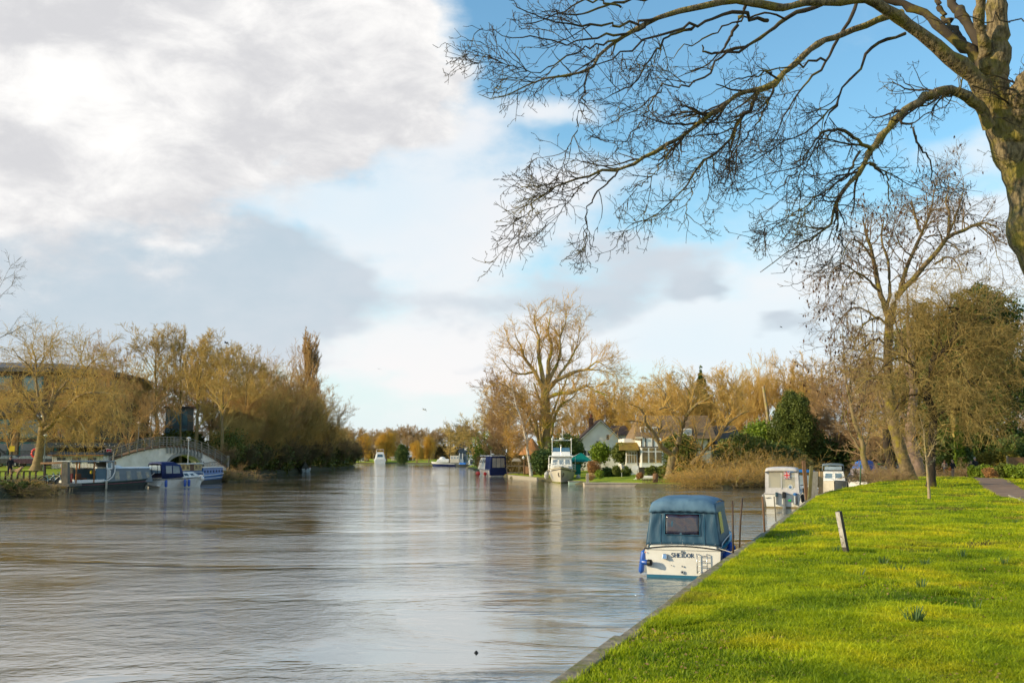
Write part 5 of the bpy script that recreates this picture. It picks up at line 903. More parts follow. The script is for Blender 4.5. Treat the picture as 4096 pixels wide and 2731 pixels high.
# brambles arching into the water in front of the undergrowth
def bramble(lb, l, seed=61, tw=tw_gold):
    rng = np.random.default_rng(seed); t = thing('bramble', lb, 'bush', l); n = 150
    b = np.stack([rng.normal(size=n) * 1.3, rng.normal(size=n) * .7, np.zeros(n)], -1); d = nrmz(np.stack([rng.normal(size=n) * .5 + b[:, 0] * .25, rng.normal(size=n) * .5 - .2, np.ones(n)], -1)); M = 9; P = np.empty((n, M, 3)); P[:, 0] = b; ln = rng.uniform(1.6, 4.4, n)[:, None] / (M - 1)
    for j in range(1, M): d = nrmz(d + rng.normal(size=(n, 3)) * .13 + np.array([0, 0, -.16])); P[:, j] = P[:, j - 1] + d * ln
    P[..., 2] = np.maximum(P[..., 2], -.05); Rr = np.tile(np.linspace(.028, .01, M), (n, 1))
    B = grow(rng, P, Rr, k=7, L=.35, ang=(25, 65), up=-.03, wig=.2, M=5, rr=.7, r1=.011); C = grow(rng, *B, k=4, L=.45, ang=(25, 65), wig=.2, M=3, rr=.7, r1=.010)
    branch_mesh('stems', [(P, Rr, 4)], bark_pale, t); branch_mesh('twigs', [(*B, 3), (*C, 3)], tw, t); return t
bt = ['at the foot of the forked garden tree', 'left of the iron water fence end', 'drooping furthest into the water', 'low and broad in the middle of the shore', 'with arching yellow stems', 'next to the creek mouth', 'at the bend of the creek', 'dark and tangled inside the creek', 'last before the white canopy boat', 'beneath the white lopped trunk', 'behind the shore bramble row', 'upper tangle over the dark hollow']
family(lambda lb, l: bramble(lb, l), 3.0, [(u, v, D, 'brown bramble thicket ' + t_, .15, sx) for (u, v, D, sx), t_ in zip([(2705, 1885, 103.5, .8), (2725, 1875, 103, 1.), (2760, 1880, 101, 1.2), (2790, 1874, 100.5, 1.4), (2850, 1868, 100, 1.4), (2905, 1850, 100, 1.3), (2965, 1856, 101, 1.3), (3025, 1825, 103, 1.2), (3085, 1820, 106, 1.2), (3140, 1800, 110, 1.1), (2820, 1790, 106, 1.), (2960, 1770, 107, 1.)], bt)], 'brambles along the island shore')
# heap of fallen brown twigs at the mound foot, reeds and rough growth on the left bank edge
for i, (lb, u, v, D, s, w_) in enumerate([('reddish heap of cut twigs beside the blue tarpaulin boat', 3470, 1912, 88, .55, 1.6), ('reddish heap of cut twigs against the leaning ash', 3560, 1905, 84, .5, 1.6), ('tangle of roots and twigs at the ash foot', 3590, 1925, 73, .28, 1.2), ('reddish twig heap left of the ivy trunk', 3855, 1905, 96, .45, 1.4)]):
    o = bramble(lb, (0, 0, 0), 300 + i, tw_pink); p = at(u, v, D); p.z = float(HR(p.x, p.y)); o.location = p; o.scale = (s * w_, s * w_, s)
for i, (lb, u, D, s, w_, m_) in enumerate([('dark rough growth on the left bank brink under the dog walker', 10, 79.5, .32, 2.6, tw_grey), ('dark rough growth on the brink left of the bicycles', 70, 80.3, .32, 2.6, tw_grey), ('orange brown sedge clump at the left water edge', 122, 81.8, .42, 1.3, tw_gold), ('rough brown growth beside the blue narrow boat stern', 905, 121, .6, 1.4, tw_brown)]):
    o = bramble(lb, (0, 0, 0), 320 + i, m_); p = at(u, 1950, D); p.z = .1; o.location = p; o.scale = (s * w_, s * w_, s)
for i, (lb, u, D, w_, h, m_, n) in enumerate([('ragged green weeds down the left bank slope below the path', 25, 80.0, 4.6, 1.15, leaf_olive, 15000), ('ragged weeds on the bank slope left of the bicycles', 92, 81.0, 3.6, 1.1, leaf_dark, 12000), ('weeds on the low bank under the bicycles', 170, 84.5, 3, .8, leaf_dark, 6000), ('green weeds below the right bridge abutment', 900, 122.5, 6, 1.3, mat('weed_leaf', (.05, .12, .01), (.03, .07, .01), 1, trans=.2), 6000)]):
    shrub('bank_weeds', lb, u, 1950, D, w_, h, m_, n, .12, 340 + i, z=.05, cat='weeds')
# leaning branches over the creek from the ash side
# ================================================================== boats
class Hull:
    """local axes: +Y to the bow, X to starboard, waterline at z=0, stern at y=0"""
    def __init__(s, L, B, hs, hb, transom=.9, full=2.2, rake=.5, cut=.45, flare=.12, stern_in=.06):
        s.L, s.B, s.hs, s.hb, s.tr, s.full, s.rake, s.cut, s.flare, s.si = L, B, hs, hb, transom, full, rake, cut, flare, stern_in
    def hb_(s, t): return s.B / 2 * min(1, s.tr + (1 - s.tr) * math.sin(min(1, t / .35) * math.pi / 2)) * (1 - max(0, (t - s.cut) / (1 - s.cut)) ** s.full)
    def zt(s, t): return s.hs + (s.hb - s.hs) * t ** 1.8
    def p(s, t, k, side, out=0.0):
        """k 0..1 from waterline to gunwale"""
        b = s.hb_(t); z = s.zt(t) * k; w = b * (1 - s.flare * (1 - k) * (1 + 1.5 * t)) + out
        return Vector((side * max(w, .02), t * s.L * 1 + s.rake * (k - 1) * t ** 4 , z))
    def shell(s, mb, n=22):
        rows = []
        for i in range(n + 1):
            t = i / n; r = []
            for side in (-1, 1):
                q = [s.p(t, 1, side), s.p(t, .66, side), s.p(t, .33, side), s.p(t, 0, side)]; a = q[3].copy(); a.x *= .8; a.z = -.18; b = q[3].copy(); b.x = 0; b.z = -.3; q += [a, b]
                r += q if side < 0 else q[::-1][1:]
            rows.append(r)
        mb.grid(rows); mb.poly(rows[0]); return mb
    def deck(s, mb, n=22, drop=.03, t0=0., t1=1.):
        rows = [[s.p(t0 + (t1 - t0) * i / n, 1, sd) * 1 + Vector((-sd * .015, 0, -drop)) for sd in (-1, 1)] for i in range(n + 1)]; return mb.grid(rows)
    def strake(s, mb, k, r, t0=0., t1=1., n=26, out=.01, m=6, sides=(-1, 1), aft=True):
        for sd in sides: mb.tube([s.p(t0 + (t1 - t0) * i / n, k, sd, out) for i in range(n + 1)], r, m)
        if aft: mb.tube([s.p(0, k, -1, out) + Vector((0, -r, 0)), s.p(0, k, 1, out) + Vector((0, -r, 0))], r, m)
        return mb
    def band(s, mb, k0, k1, t0=0., t1=1., n=26, out=.012, sides=(-1, 1), aft=False):
        for sd in sides: mb.grid([[s.p(t0 + (t1 - t0) * i / n, k, sd, out) for k in ((k0, k1) if sd > 0 else (k1, k0))] for i in range(n + 1)])
        if aft: a = [s.p(0, k, sd, .012) + Vector((0, -.012, 0)) for sd, k in ((-1, k0), (1, k0), (1, k1), (-1, k1))]; mb.poly(a)
        return mb
def corners(x0, x1, y0, y1, z0, z1, ix=0, iy0=0, iy1=0):
    b = [Vector(p) for p in ((x0, y0, z0), (x1, y0, z0), (x1, y1, z0), (x0, y1, z0))]; t = [Vector(p) for p in ((x0 + ix, y0 + iy0, z1), (x1 - ix, y0 + iy0, z1), (x1 - ix, y1 - iy1, z1), (x0 + ix, y1 - iy1, z1))]
    return dict(aft=(b[0], b[1], t[1], t[0]), star=(b[1], b[2], t[2], t[1]), fore=(b[2], b[3], t[3], t[2]), port=(b[3], b[0], t[0], t[3]))
def place_boat(t, u, v, D=None, heading=0., z=0.):
    p = gp(u, v, 0) if D is None else at(u, v, D); t.location = (p.x, p.y, z); t.rotation_euler = (0, 0, -R(heading)); return t
def canopy_shell(mb, secs, n=9):
    """secs: list of (y, half width bottom, half width top, z bottom, z top, crown)"""
    rows = []
    for (y, wb, wt, z0, z1, cr) in secs:
        r = [Vector((-wb, y, z0)), Vector((-wb * .5 - wt * .5, y, (z0 + z1) / 2))]
        for i in range(n):
            a = -1 + 2 * i / (n - 1); r.append(Vector((a * wt, y, z1 + cr * (1 - abs(a) ** 2.6))))
        r += [Vector((wb * .5 + wt * .5, y, (z0 + z1) / 2)), Vector((wb, y, z0))]; rows.append(r)
    mb.grid(rows); return rows
def fender(name, label, c, r, L, axis='z', material=fender_blue, group=None, cat='fender', rz=0, parent=None):
    """separate thing unless a parent is given"""
    prof = [(r * .2, -L / 2 - r * .25), (r * .3, -L / 2), (r * .9, -L / 2 + r * .5), (r, -L / 2 + r), (r, L / 2 - r), (r * .9, L / 2 - r * .5), (r * .3, L / 2), (r * .2, L / 2 + r * .25)]
    mb = MB().lathe(prof, 14, axis=axis); o = mb.build(name, material, parent, loc=c, smooth=True); o.rotation_euler = (0, 0, rz)
    if parent is None: tag(o, label, cat, group)
    return o
def letters(word, h, parent, material, org, ux, uz, sp=.22, name='lettering'):
    """serif capitals made of thick and thin strokes in the plane (ux, uz)"""
    G = {'S': [('c', [(.62, .80), (.5, .95), (.28, .97), (.12, .84), (.14, .66), (.34, .54), (.56, .42), (.62, .22), (.48, .05), (.24, .03), (.08, .16)], .13)], 'H': [('s', (.12, 0, .12, 1), .15), ('s', (.68, 0, .68, 1), .15), ('s', (.12, .5, .68, .5), .07)] + [('s', (x - .13, y, x + .13, y), .05) for x in (.12, .68) for y in (.02, .98)],
         'E': [('s', (.14, 0, .14, 1), .15), ('s', (.02, .97, .6, .97), .07), ('s', (.14, .5, .48, .5), .07), ('s', (.02, .03, .64, .03), .07), ('s', (.6, .97, .6, .8), .05), ('s', (.64, .03, .64, .22), .05)], 'I': [('s', (.2, 0, .2, 1), .15), ('s', (.06, .02, .34, .02), .05), ('s', (.06, .98, .34, .98), .05)],
         'D': [('s', (.14, 0, .14, 1), .14), ('c', [(.02, .97), (.4, .96), (.66, .8), (.74, .5), (.66, .2), (.4, .04), (.02, .03)], .09)], 'O': [('c', [(.42, .98), (.18, .88), (.06, .5), (.18, .12), (.42, .02), (.66, .12), (.78, .5), (.66, .88), (.42, .98)], .11)],
         'R': [('s', (.14, 0, .14, 1), .14), ('s', (.02, .02, .28, .02), .05), ('c', [(.02, .97), (.4, .96), (.58, .84), (.58, .64), (.4, .52), (.14, .5)], .09), ('s', (.36, .5, .74, .02), .13)]}
    wds = dict(S=.72, H=.82, E=.7, I=.42, D=.82, O=.86, R=.76); ux, uz, org = Vector(ux).normalized(), Vector(uz).normalized(), Vector(org); nr = ux.cross(uz); x = 0; mb = MB()
    P = lambda a, b: org + ux * (x + a) * h + uz * b * h
    for ch in word:
        for s in G[ch]:
            segs = [s[1]] if s[0] == 's' else [(*s[1][i], *s[1][i + 1]) for i in range(len(s[1]) - 1)]
            for q in segs: mb.bar(P(q[0], q[1]), P(q[2], q[3]), s[2] * h * 1.15, .008, up=nr)
        x += wds[ch] + sp
    return mb.build(name, material, parent)

# ---------------- 1. the near cruiser
def near_boat():
    t = thing('cabin_cruiser', 'white motor cruiser with teal canvas canopy and SHEIDOR on its transom', 'motorboat')
    place_boat(t, 2732, 2311, heading=17.5); H = Hull(6.6, 2.12, .74, 1.0, transom=.955, full=2.4, rake=.6, cut=.42, flare=.05)
    H.shell(MB()).build('hull', gel, t, smooth=False, bevel=.0)
    st = MB(); H.band(st, -.02, .10, out=.008, aft=True); st.build('boot_stripe', mat('boot_blue', (.03, .16, .26), (.03, .12, .2), 2, rough=.4), t)
    m = MB(); a = [H.p(0, k, sd) for sd, k in ((-1, .0), (1, .0))]; n = 12; rows = []
    for i in range(n + 1):      # the transom rises to a gentle crown in the middle
        f = i / n; x0, x1 = H.p(0, 1, -1).x, H.p(0, 1, 1).x; x = x0 + (x1 - x0) * f; rows.append([Vector((x, -.03, .74)), Vector((x, -.03, .75 + .085 * (1 - (2 * f - 1) ** 2))), Vector((x, .25, .75 + .085 * (1 - (2 * f - 1) ** 2)))])
    m.grid(rows); m.build('transom_cap', gel, t)
    m = MB(); m.tube([Vector((H.p(0, 1, -1).x - .01 + (H.B * .955 + .02) * i / 16, -.045, .76 + .085 * (1 - (2 * i / 16 - 1) ** 2))) for i in range(17)], .017, 6); H.strake(m, 1, .022, aft=False); m.build('rubbing_strake', mat('dark_strake', (.03, .025, .022), rough=.4), t)
    dk = MB(); H.deck(dk, drop=-.015); dk.build('deck', turq, t)
    co = MB(); co.frus(-.93, .93, .12, 2.9, .72, .90, ix=.06, iy0=.05); co.build('cockpit_coaming', gel, t, bevel=.03)
    cb = MB(); cb.frus(-.80, .80, 2.7, 5.0, .95, 1.35, ix=.16, iy1=.55); cb.build('cabin_top', gel, t, bevel=.05)
    # canvas: rear curtain, side curtains and the crowned top
    rows = []; nw = 44
    for k in range(15):
        f = k / 14; z = .86 + f * 1.02; hw = 1.0 - .135 * f; y = .10 + .13 * f; r = []
        for i in range(nw + 1):
            a = -1 + 2 * i / nw; wr = .011 * math.sin(a * 21 + 2.5 * math.sin(f * 4)) * (1 - abs(f - .5)) + .008 * math.sin(a * 9 + f * 7)
            sag = .05 * (abs(a) ** 4) * (1 - f); r.append(Vector((a * hw, y - wr + .12 * max(0, abs(a) - .9) * 6 * .16, z - sag * .2 + .03 * (1 - a * a) * (1 - f))))
        rows.append(r)
    MB().grid(rows).build('rear_curtain', teal, t, smooth=True, solid=.012)
    rows = []; secs = [(.12, .0), (.11, .10), (.15, .29), (.25, .37), (.8, .42), (1.6, .43), (2.3, .38), (2.75, .28)]
    for j, (y, cz) in enumerate(secs):
        r = []
        for i in range(33):
            a = -1 + 2 * i / 32; ed = abs(a) ** 5; hw = .925 - .07 * min(1, cz / .38) * 1.0
            z = 1.71 + cz * (1 - .30 * abs(a) ** 4.5) + (.008 * math.sin(a * 30 + j) if j in (1, 2) else .004 * math.sin(a * 11 + j * 2))
            r.append(Vector((a * hw, y + .05 * a * a + (0.0), z if j else 1.71 - .012 * math.sin(a * 26) + .045 * (1 - a * a))))
        rows.append(r)
    MB().grid(rows).build('canopy_roof', tealtop, t, smooth=True, solid=.012)
    for sd in (-1, 1):
        rows = []
        for j in range(19):
            y = .12 + j * .145; r = []
            for k in range(9): f = k / 8; r.append(Vector((sd * (1.0 - .148 * f + .012 * math.sin(j * 1.7 + k)), y + .13 * f * (1 - j / 18), .84 + f * (1.14 - .07 * (j / 18) ** 3))))
            rows.append(r if sd < 0 else r[::-1])
        s_ = MB().grid(rows).build('side_curtain', teal, t, smooth=True, solid=.01)
        w_ = MB(); c = (Vector((sd * .985, .5, 1.15)), Vector((sd * .985, 1.3, 1.15)), Vector((sd * .905, 1.3, 1.72)), Vector((sd * .905, .62, 1.72)))
        w_.poly(c if sd > 0 else c[::-1]); w_.build('side_window', mat('yellowed_vinyl', (.42, .38, .10), (.3, .28, .08), 2, rough=.25, spec=.7), t, solid=.008)
    w_ = MB(); rows = []
    for k in range(6):
        f = k / 5; rows.append([Vector((-.48 + .93 * i / 10, .105 + .13 * (.3 + .5 * f) - .028 - .008 * math.sin(i * 1.3 + k), 1.14 + .54 * f + .01 * math.sin(i))) for i in range(11)])
    w_.grid(rows).build('rear_window', vinyl, t, smooth=True, solid=.006)
    m = MB(); 
    for (x0, z0, x1, z1) in ((-.49, 1.13, .46, 1.13), (-.49, 1.69, .46, 1.69), (-.49, 1.13, -.49, 1.69), (.46, 1.13, .46, 1.69)): m.bar((x0, .105 + .13 * (z0 - .86) - .045, z0), (x1, .105 + .13 * (z1 - .86) - .045, z1), .02, .012)
    m.build('window_hem', mat('teal_seam', (.02, .10, .17), rough=.5), t)
    m = MB()
    for x in (-.60, .58): m.tube([(x, .105 + .13 * f - .038, .88 + .78 * f) for f in (0, .25, .5, .75, 1)], .009, 5)
    m.build('zip', mat('teal_seam', (.02, .10, .17), rough=.5), t)
    m = MB()
    for i in range(7): m.lathe([(.011, 0), (.011, .012)], 8, c=(-.88 + i * .29, .085, .90 + .02 * (1 - ((i - 3) / 3) ** 2)), axis='y')
    m.build('studs', steel, t)
    letters('SHEIDOR', .112, t, mat('name_blue', (.015, .05, .13), rough=.5), (-.31, -.009, .545), (1, 0, 0), (0, 0, 1), sp=.06, name='name_lettering')
    m = MB()
    for x in (.39, .655): m.tube([(x, -.075, .14), (x, -.075, .66)], .013, 8)
    for z in (.18, .33, .465, .605): m.tube([(.39, -.075, z), (.655, -.075, z)], .010, 6)
    for x in (.39, .655):
        for z in (.2, .65): m.tube([(x, -.075, z), (x, -.02, z)], .012, 6)
    m.build('boarding_ladder', steel, t, smooth=True)
    m = MB().frus(-.545, -.40, -.12, -.015, .50, .635, ix=.02, iy0=.05); m.build('vent_cowl', chrome, t, bevel=.015)
    for (x, z, r) in ((-.01, .70, .035), (-.01, .315, .022), (-.01, .16, .045), (-.30, .33, .014)):
        f_ = MB().lathe([(r, -.05), (r, -.03), (r * .6, -.03)], 16, c=(x, 0, z), axis='y').build('hull_fitting', steel, t); MB().lathe([(r * .5, -.056), (r * .5, -.04)], 12, c=(x, 0, z), axis='y').build('bore', black, f_)
    MB().lathe([(.016, -.05), (.016, -.03)], 10, c=(-.995, 0, .66), axis='y').build('side_reflector', redbuoy, t)
    for sd, lo_ in ((-1, 0), (1, .5)):
        m = MB(); pts = [H.p(.05 + .55 * i / 14, 1, sd, -.03) + Vector((0, 0, .05 + .16 * math.sin(math.pi * i / 14) ** .4)) for i in range(15)]; m.tube(pts, .016, 6)
        m.build('handrail', mat('rail_white', (.7, .68, .65), rough=.3), t, smooth=True)
    # blue sheet over the foredeck windscreen, cleats and coiled rope
    rows = []
    for j in range(9):
        y = 2.7 + j * .24; r = []
        for i in range(15):
            a = -1 + 2 * i / 14; top = 1.62 - j * .045; r.append(Vector((a * (.98 - .03 * j), y + .05 * math.sin(i * 2 + j), top - (.62 if abs(a) > .98 else .30 * abs(a) ** 3) + .025 * math.sin(i * 2.1 + j * 1.4))))
        rows.append(r)
    MB().grid(rows).build('foredeck_cover', tarp_blue, t, smooth=True, solid=.01)
    m = MB()
    for x in (-.93, .93): m.tube([(x - .02, .02, .80), (x + .0, .10, .80)], .014, 6); m.tube([(x, .06, .75), (x, .06, .80)], .014, 6)
    m.build('cleats', steel, t)
    m = MB(); m.tube([(-.93, .06, .80), (-1.0, .3, .72), (-1.03, .5, .8), (-.99, .8, .83)], .012, 5); m.tube([(-.95, .06, .82), (-1.02, .1, .7), (-1.06, .16, .62)], .012, 5); m.build('rope', mat('rope', (.5, .45, .36), rough=.9), t)
    m = MB(); m.tube([(0, .12, .86), (0, .12, .98)], .012, 6); m.lathe([(.02, .96), (.028, .99), (.01, 1.02)], 10, c=(0, .12, 0)); m.build('stern_light', steel, t)
    M_ = lambda x, y, z: t.matrix_basis @ Vector((x, y, z))
    rz = t.rotation_euler.z
    o = fender('fender', 'long blue fender hanging upright at the left corner of the nearest cruiser', M_(-1.13, .22, .38), .075, .62, material=fender_blue, group=None, rz=rz); o.rotation_euler = (0.0, R(9), rz)
    o = fender('fender', 'blue fender with black collar lying sideways on the transom corner of the nearest cruiser', M_(-1.0, -.12, .40), .072, .26, axis='x', rz=rz - .35)
    MB().lathe([(.085, .10), (.085, .19), (.05, .2)], 14, axis='x').build('collar', black, o); KIDS.pop('x', None)
    o = fender('fender', 'dark blue round fender squeezed between the nearest cruiser and the bank', M_(1.13, .55, .45), .15, .5, rz=rz)
    o = fender('fender', 'deep blue fender further forward on the bank side of the nearest cruiser', M_(1.14, 1.5, .55), .14, .55, rz=rz)
    o = fender('fender', 'black fender half hidden behind the bank edging at the transom of the nearest cruiser', M_(1.02, .05, .36), .10, .22, axis='x', material=black, rz=rz)
    # mooring line to the bank
    a = M_(.95, .1, .8); b = gp(2975, 2184, 1.0); mb = MB(); mb.tube([a - a, (b - a) * .5 + Vector((0, 0, -.12)), b - a], .010, 5); tag(mb.build('mooring_rope', mat('rope', (.5, .45, .36)), loc=a), 'mooring rope from the nearest cruiser to the edging board', 'rope')
near_boat()

def windows(parent, mb_c, spec, frame, glassm, fname='window', pname='pane', off=.012):
    for (face, u0, u1, v0, v1) in spec:
        f = panel(MB(), mb_c[face], u0, u1, v0, v1, off, .02).build(fname, frame, parent)
        du, dv = (u1 - u0) * .10, (v1 - v0) * .12
        panel(MB(), mb_c[face], u0 + du, u1 - du, v0 + dv, v1 - dv, off + .008, .02).build(pname, glassm, f)
def outboard(parent, x, y, z0, s=1.0, m=black):
    o = MB(); o.frus(x - .11 * s, x + .11 * s, y - .22 * s, y + .12 * s, z0 + .28 * s, z0 + .58 * s, ix=.02 * s, iy0=.05 * s, iy1=.02 * s); e = o.build('outboard_motor', m, parent, bevel=.03 * s)
    MB().frus(x - .05 * s, x + .05 * s, y - .10 * s, y + .06 * s, z0 - .35 * s, z0 + .28 * s, ix=-.01).build('motor_leg', mat('motor_grey', (.2, .21, .21), rough=.4), e); MB().lathe([(.02, -.02), (.10 * s, 0), (.02, .02)], 8, c=(x, y - .16 * s, z0 - .25 * s), axis='y').build('propeller', mat('motor_grey', (.2, .21, .21)), e)
    return e
def union_flag(parent, c, ux, uz, w_, h_):
    """flat flag behind the vinyl: blue field, diagonals, crosses"""
    ux, uz, c = Vector(ux), Vector(uz), Vector(c); n = ux.cross(uz); P = lambda a, b, o=0: c + ux * a * w_ + uz * b * h_ + n * o
    m = MB(); m.poly([P(-.5, -.5), P(.5, -.5), P(.5, .5), P(-.5, .5)]); fl = m.build('flag', mat('flag_blue', (.02, .03, .16), rough=.8), parent)
    wm_, rm_ = mat('flag_white', (.75, .73, .7), rough=.8), mat('flag_red', (.6, .03, .04), rough=.8)
    m = MB(); 
    for a, b in (((-.5, -.5), (.5, .5)), ((-.5, .5), (.5, -.5))): m.bar(P(a[0] * .97, a[1] * .97, .004), P(b[0] * .97, b[1] * .97, .004), .16 * h_, .002, up=n)
    m.poly([P(-.17, -.5, .007), P(.17, -.5, .007), P(.17, .5, .007), P(-.17, .5, .007)]); m.poly([P(-.5, -.17, .009), P(.5, -.17, .009), P(.5, .17, .009), P(-.5, .17, .009)]); m.build('flag_cross', wm_, fl)
    m = MB(); m.poly([P(-.1, -.5, .012), P(.1, -.5, .012), P(.1, .5, .012), P(-.1, .5, .012)]); m.poly([P(-.5, -.1, .014), P(.5, -.1, .014), P(.5, .1, .014), P(-.5, .1, .014)])
    for a, b in (((-.5, -.5), (.5, .5)), ((-.5, .5), (.5, -.5))): m.bar(P(a[0] * .97, a[1] * .97, .006), P(b[0] * .97, b[1] * .97, .006), .06 * h_, .002, up=n)
    m.build('flag_red_cross', rm_, fl)
clear_v = clearmat('clear_vinyl', .45, (.62, .60, .52), .15)
# ---------------- 2. white canopy boat with outboard
def canopy_boat():
    t = thing('cabin_cruiser', 'small white outboard cruiser with white canvas canopy and a flag in its rear window', 'motorboat'); place_boat(t, 3130, 2031, heading=18); H = Hull(6.0, 2.2, .86, 1.05, transom=.97, full=2.6, rake=.6, cut=.5)
    H.shell(MB()).build('hull', gel, t); st = MB(); H.strake(st, 1, .03); st.build('rubbing_strake', canvas_white, t); st = MB(); H.band(st, .0, .10, out=.01, aft=True); st.build('waterline_stain', mat('stain', (.28, .2, .08), rough=.6), t)
    d = MB(); H.deck(d); d.build('deck', gel, t)
    c = MB(); c.frus(-.85, .85, 2.6, 4.8, .9, 1.45, ix=.2, iy1=.7); c.build('cabin_top', gel, t, bevel=.06)
    c = MB()   # canvas as a frame round clear panels
    z0, z1 = .98, 2.42; wb, wt = 1.0, .96
    for (x0, x1) in ((-1.02, -.80), (.80, 1.02)): c.prism([(x0, -.02, z0 - .08), (x1, -.02, z0 - .08), (x1 * .96, .12, z1 - .1), (x0 * .96, .12, z1 - .1)], (0, .03, 0))
    c.prism([(-.8, -.02, z0 - .12), (.8, -.02, z0 - .12), (.8, .02, z0 + .28), (-.8, .02, z0 + .28)], (0, .03, 0)); c.prism([(-.05, -.03, z0 + .2), (.0, -.03, z0 + .2), (.0, .1, z1 - .2), (-.05, .1, z1 - .2)], (0, .02, 0)); c.build('rear_curtain', canvas_white, t)
    r = MB(); canopy_shell(r, [(-.06, .985, .97, z1 - .30, z1 - .18, .02), (.0, .98, .95, z1 - .28, z1 - .08, .10), (.3, .98, .93, z1 - .2, z1, .07), (1.6, .98, .93, z1 - .2, z1 + .02, .07), (2.5, .95, .9, z1 - .24, z1 - .08, .05)], 13); r.build('canopy_roof', canvas_white, t, smooth=True, solid=.015)
    for sd in (-1, 1):
        s_ = MB(); s_.prism([(sd * 1.02, -.02, z0 - .08), (sd * 1.0, 2.5, z0), (sd * 1.0, 2.5, z0 + .35), (sd * 1.01, .0, z0 + .3)], (-sd * .02, 0, 0)); s_.prism([(sd * 1.01, 1.2, z0 + .3), (sd * 1.0, 1.4, z0 + .3), (sd * .96, 1.4, z1 - .2), (sd * .96, 1.2, z1 - .2)], (-sd * .02, 0, 0)); s_.prism([(sd * 1.0, 2.3, z0 + .3), (sd * 1.0, 2.5, z0 + .3), (sd * .94, 2.5, z1 - .2), (sd * .96, 2.3, z1 - .2)], (-sd * .02, 0, 0)); s_.build('side_curtain', canvas_white, t)
        s_ = MB(); s_.poly([(sd * .99, .05, z0 + .3), (sd * .98, 2.4, z0 + .3), (sd * .95, 2.4, z1 - .2), (sd * .95, .1, z1 - .2)]); s_.build('side_window', clear_v, t)
    w_ = MB(); w_.poly([(-.8, .01, z0 + .25), (.8, .01, z0 + .25), (.78, .1, z1 - .18), (-.78, .1, z1 - .18)]); w_.build('rear_window', clear_v, t)
    MB().frus(-.8, .8, 1.9, 2.1, .9, 1.85, ix=.03).build('bulkhead', mat('buff_ply', (.5, .4, .22)), t)
    union_flag(t, (.32, -.0, 2.0), (1, 0, 0), (0, .05, 1), .36, .42)
    bd = MB().lathe([(.16, -.01), (.16, 0), (.10, 0)], 20, c=(.5, .0, 1.28), axis='y').build('badge', mat('badge_white', (.6, .6, .58)), t); MB().lathe([(.08, -.02), (.08, -.011)], 16, c=(.5, .0, 1.28), axis='y').build('badge_centre', mat('badge_blue', (.1, .2, .4)), bd)
    outboard(t, .12, -.12, .32, 1.15); outboard(t, -.33, -.10, .5, .8, mat('motor_teal', (.03, .07, .09), rough=.3))
    MB().lathe([(.12, .25), (.13, .3), (.13, .75), (.10, .8)], 12, c=(.78, -.1, 0)).build('gas_bottle', steel, t); MB().lathe([(.12, 0), (.13, .1), (.05, .14)], 12, c=(.78, -.1, .8)).build('bottle_cap', blueP, t)
    MB().frus(.36, .54, -.14, -.04, .42, .52).build('green_cloth', mat('green_cloth', (.0, .5, .08)), t, bevel=.02)
    m = MB(); [m.tube([(-1.0 + .14 * i, -.05, .62 + .02 * i), (-.9 + .14 * i, -.05, .62 + .02 * i)], .035, 6) for i in range(2)]; m.build('rope_coil', mat('rope', (.5, .45, .36)), t)
    for sd in (-1, 1): m = MB(); m.tube([H.p(.35 + .6 * i / 12, 1, sd, -.05) + Vector((0, 0, .05 + .3 * math.sin(math.pi * i / 12) ** .3)) for i in range(13)], .014, 6); m.build('bow_rail', steel, t)
    M_ = lambda x, y, z: t.matrix_basis @ Vector((x, y, z))
    fender('fender', 'grey fender hanging on the left flank of the white canopy boat', M_(-1.16, .45, .5), .09, .62, material=mat('fender_grey', (.25, .25, .25), rough=.4)); fender('fender', 'black fender on the bank side of the white canopy boat', M_(1.2, .2, .6), .1, .5, material=black)
canopy_boat()
def blue_canopy_boat():
    t = thing('cabin_cruiser', 'boat with a bright blue canvas canopy hidden behind the white canopy boat', 'motorboat'); place_boat(t, 3205, 1990, D=69.5, heading=20); H = Hull(6.0, 2.1, .8, 1.0); H.shell(MB()).build('hull', gel, t); d = MB(); H.deck(d); d.build('deck', gel, t)
    r = MB(); canopy_shell(r, [(.0, .95, .88, .95, 2.0, .05), (.1, .95, .9, .85, 2.12, .10), (1.4, .95, .9, .9, 2.12, .1), (2.4, .9, .85, .95, 1.95, .08)], 11); r.build('canopy', mat('sky_blue_canvas', (.02, .14, .42), (.015, .10, .30), 3), t, smooth=True, solid=.02)
    w_ = MB(); w_.poly([(.96, .35, 1.15), (.96, 1.4, 1.15), (.92, 1.4, 1.85), (.92, .35, 1.85)]); w_.poly([(-.7, -.03, 1.2), (.7, -.03, 1.2), (.65, -.01, 1.85), (-.65, -.01, 1.85)]); w_.build('window', glass_pale, t); outboard(t, .2, -.12, .4)
blue_canopy_boat()
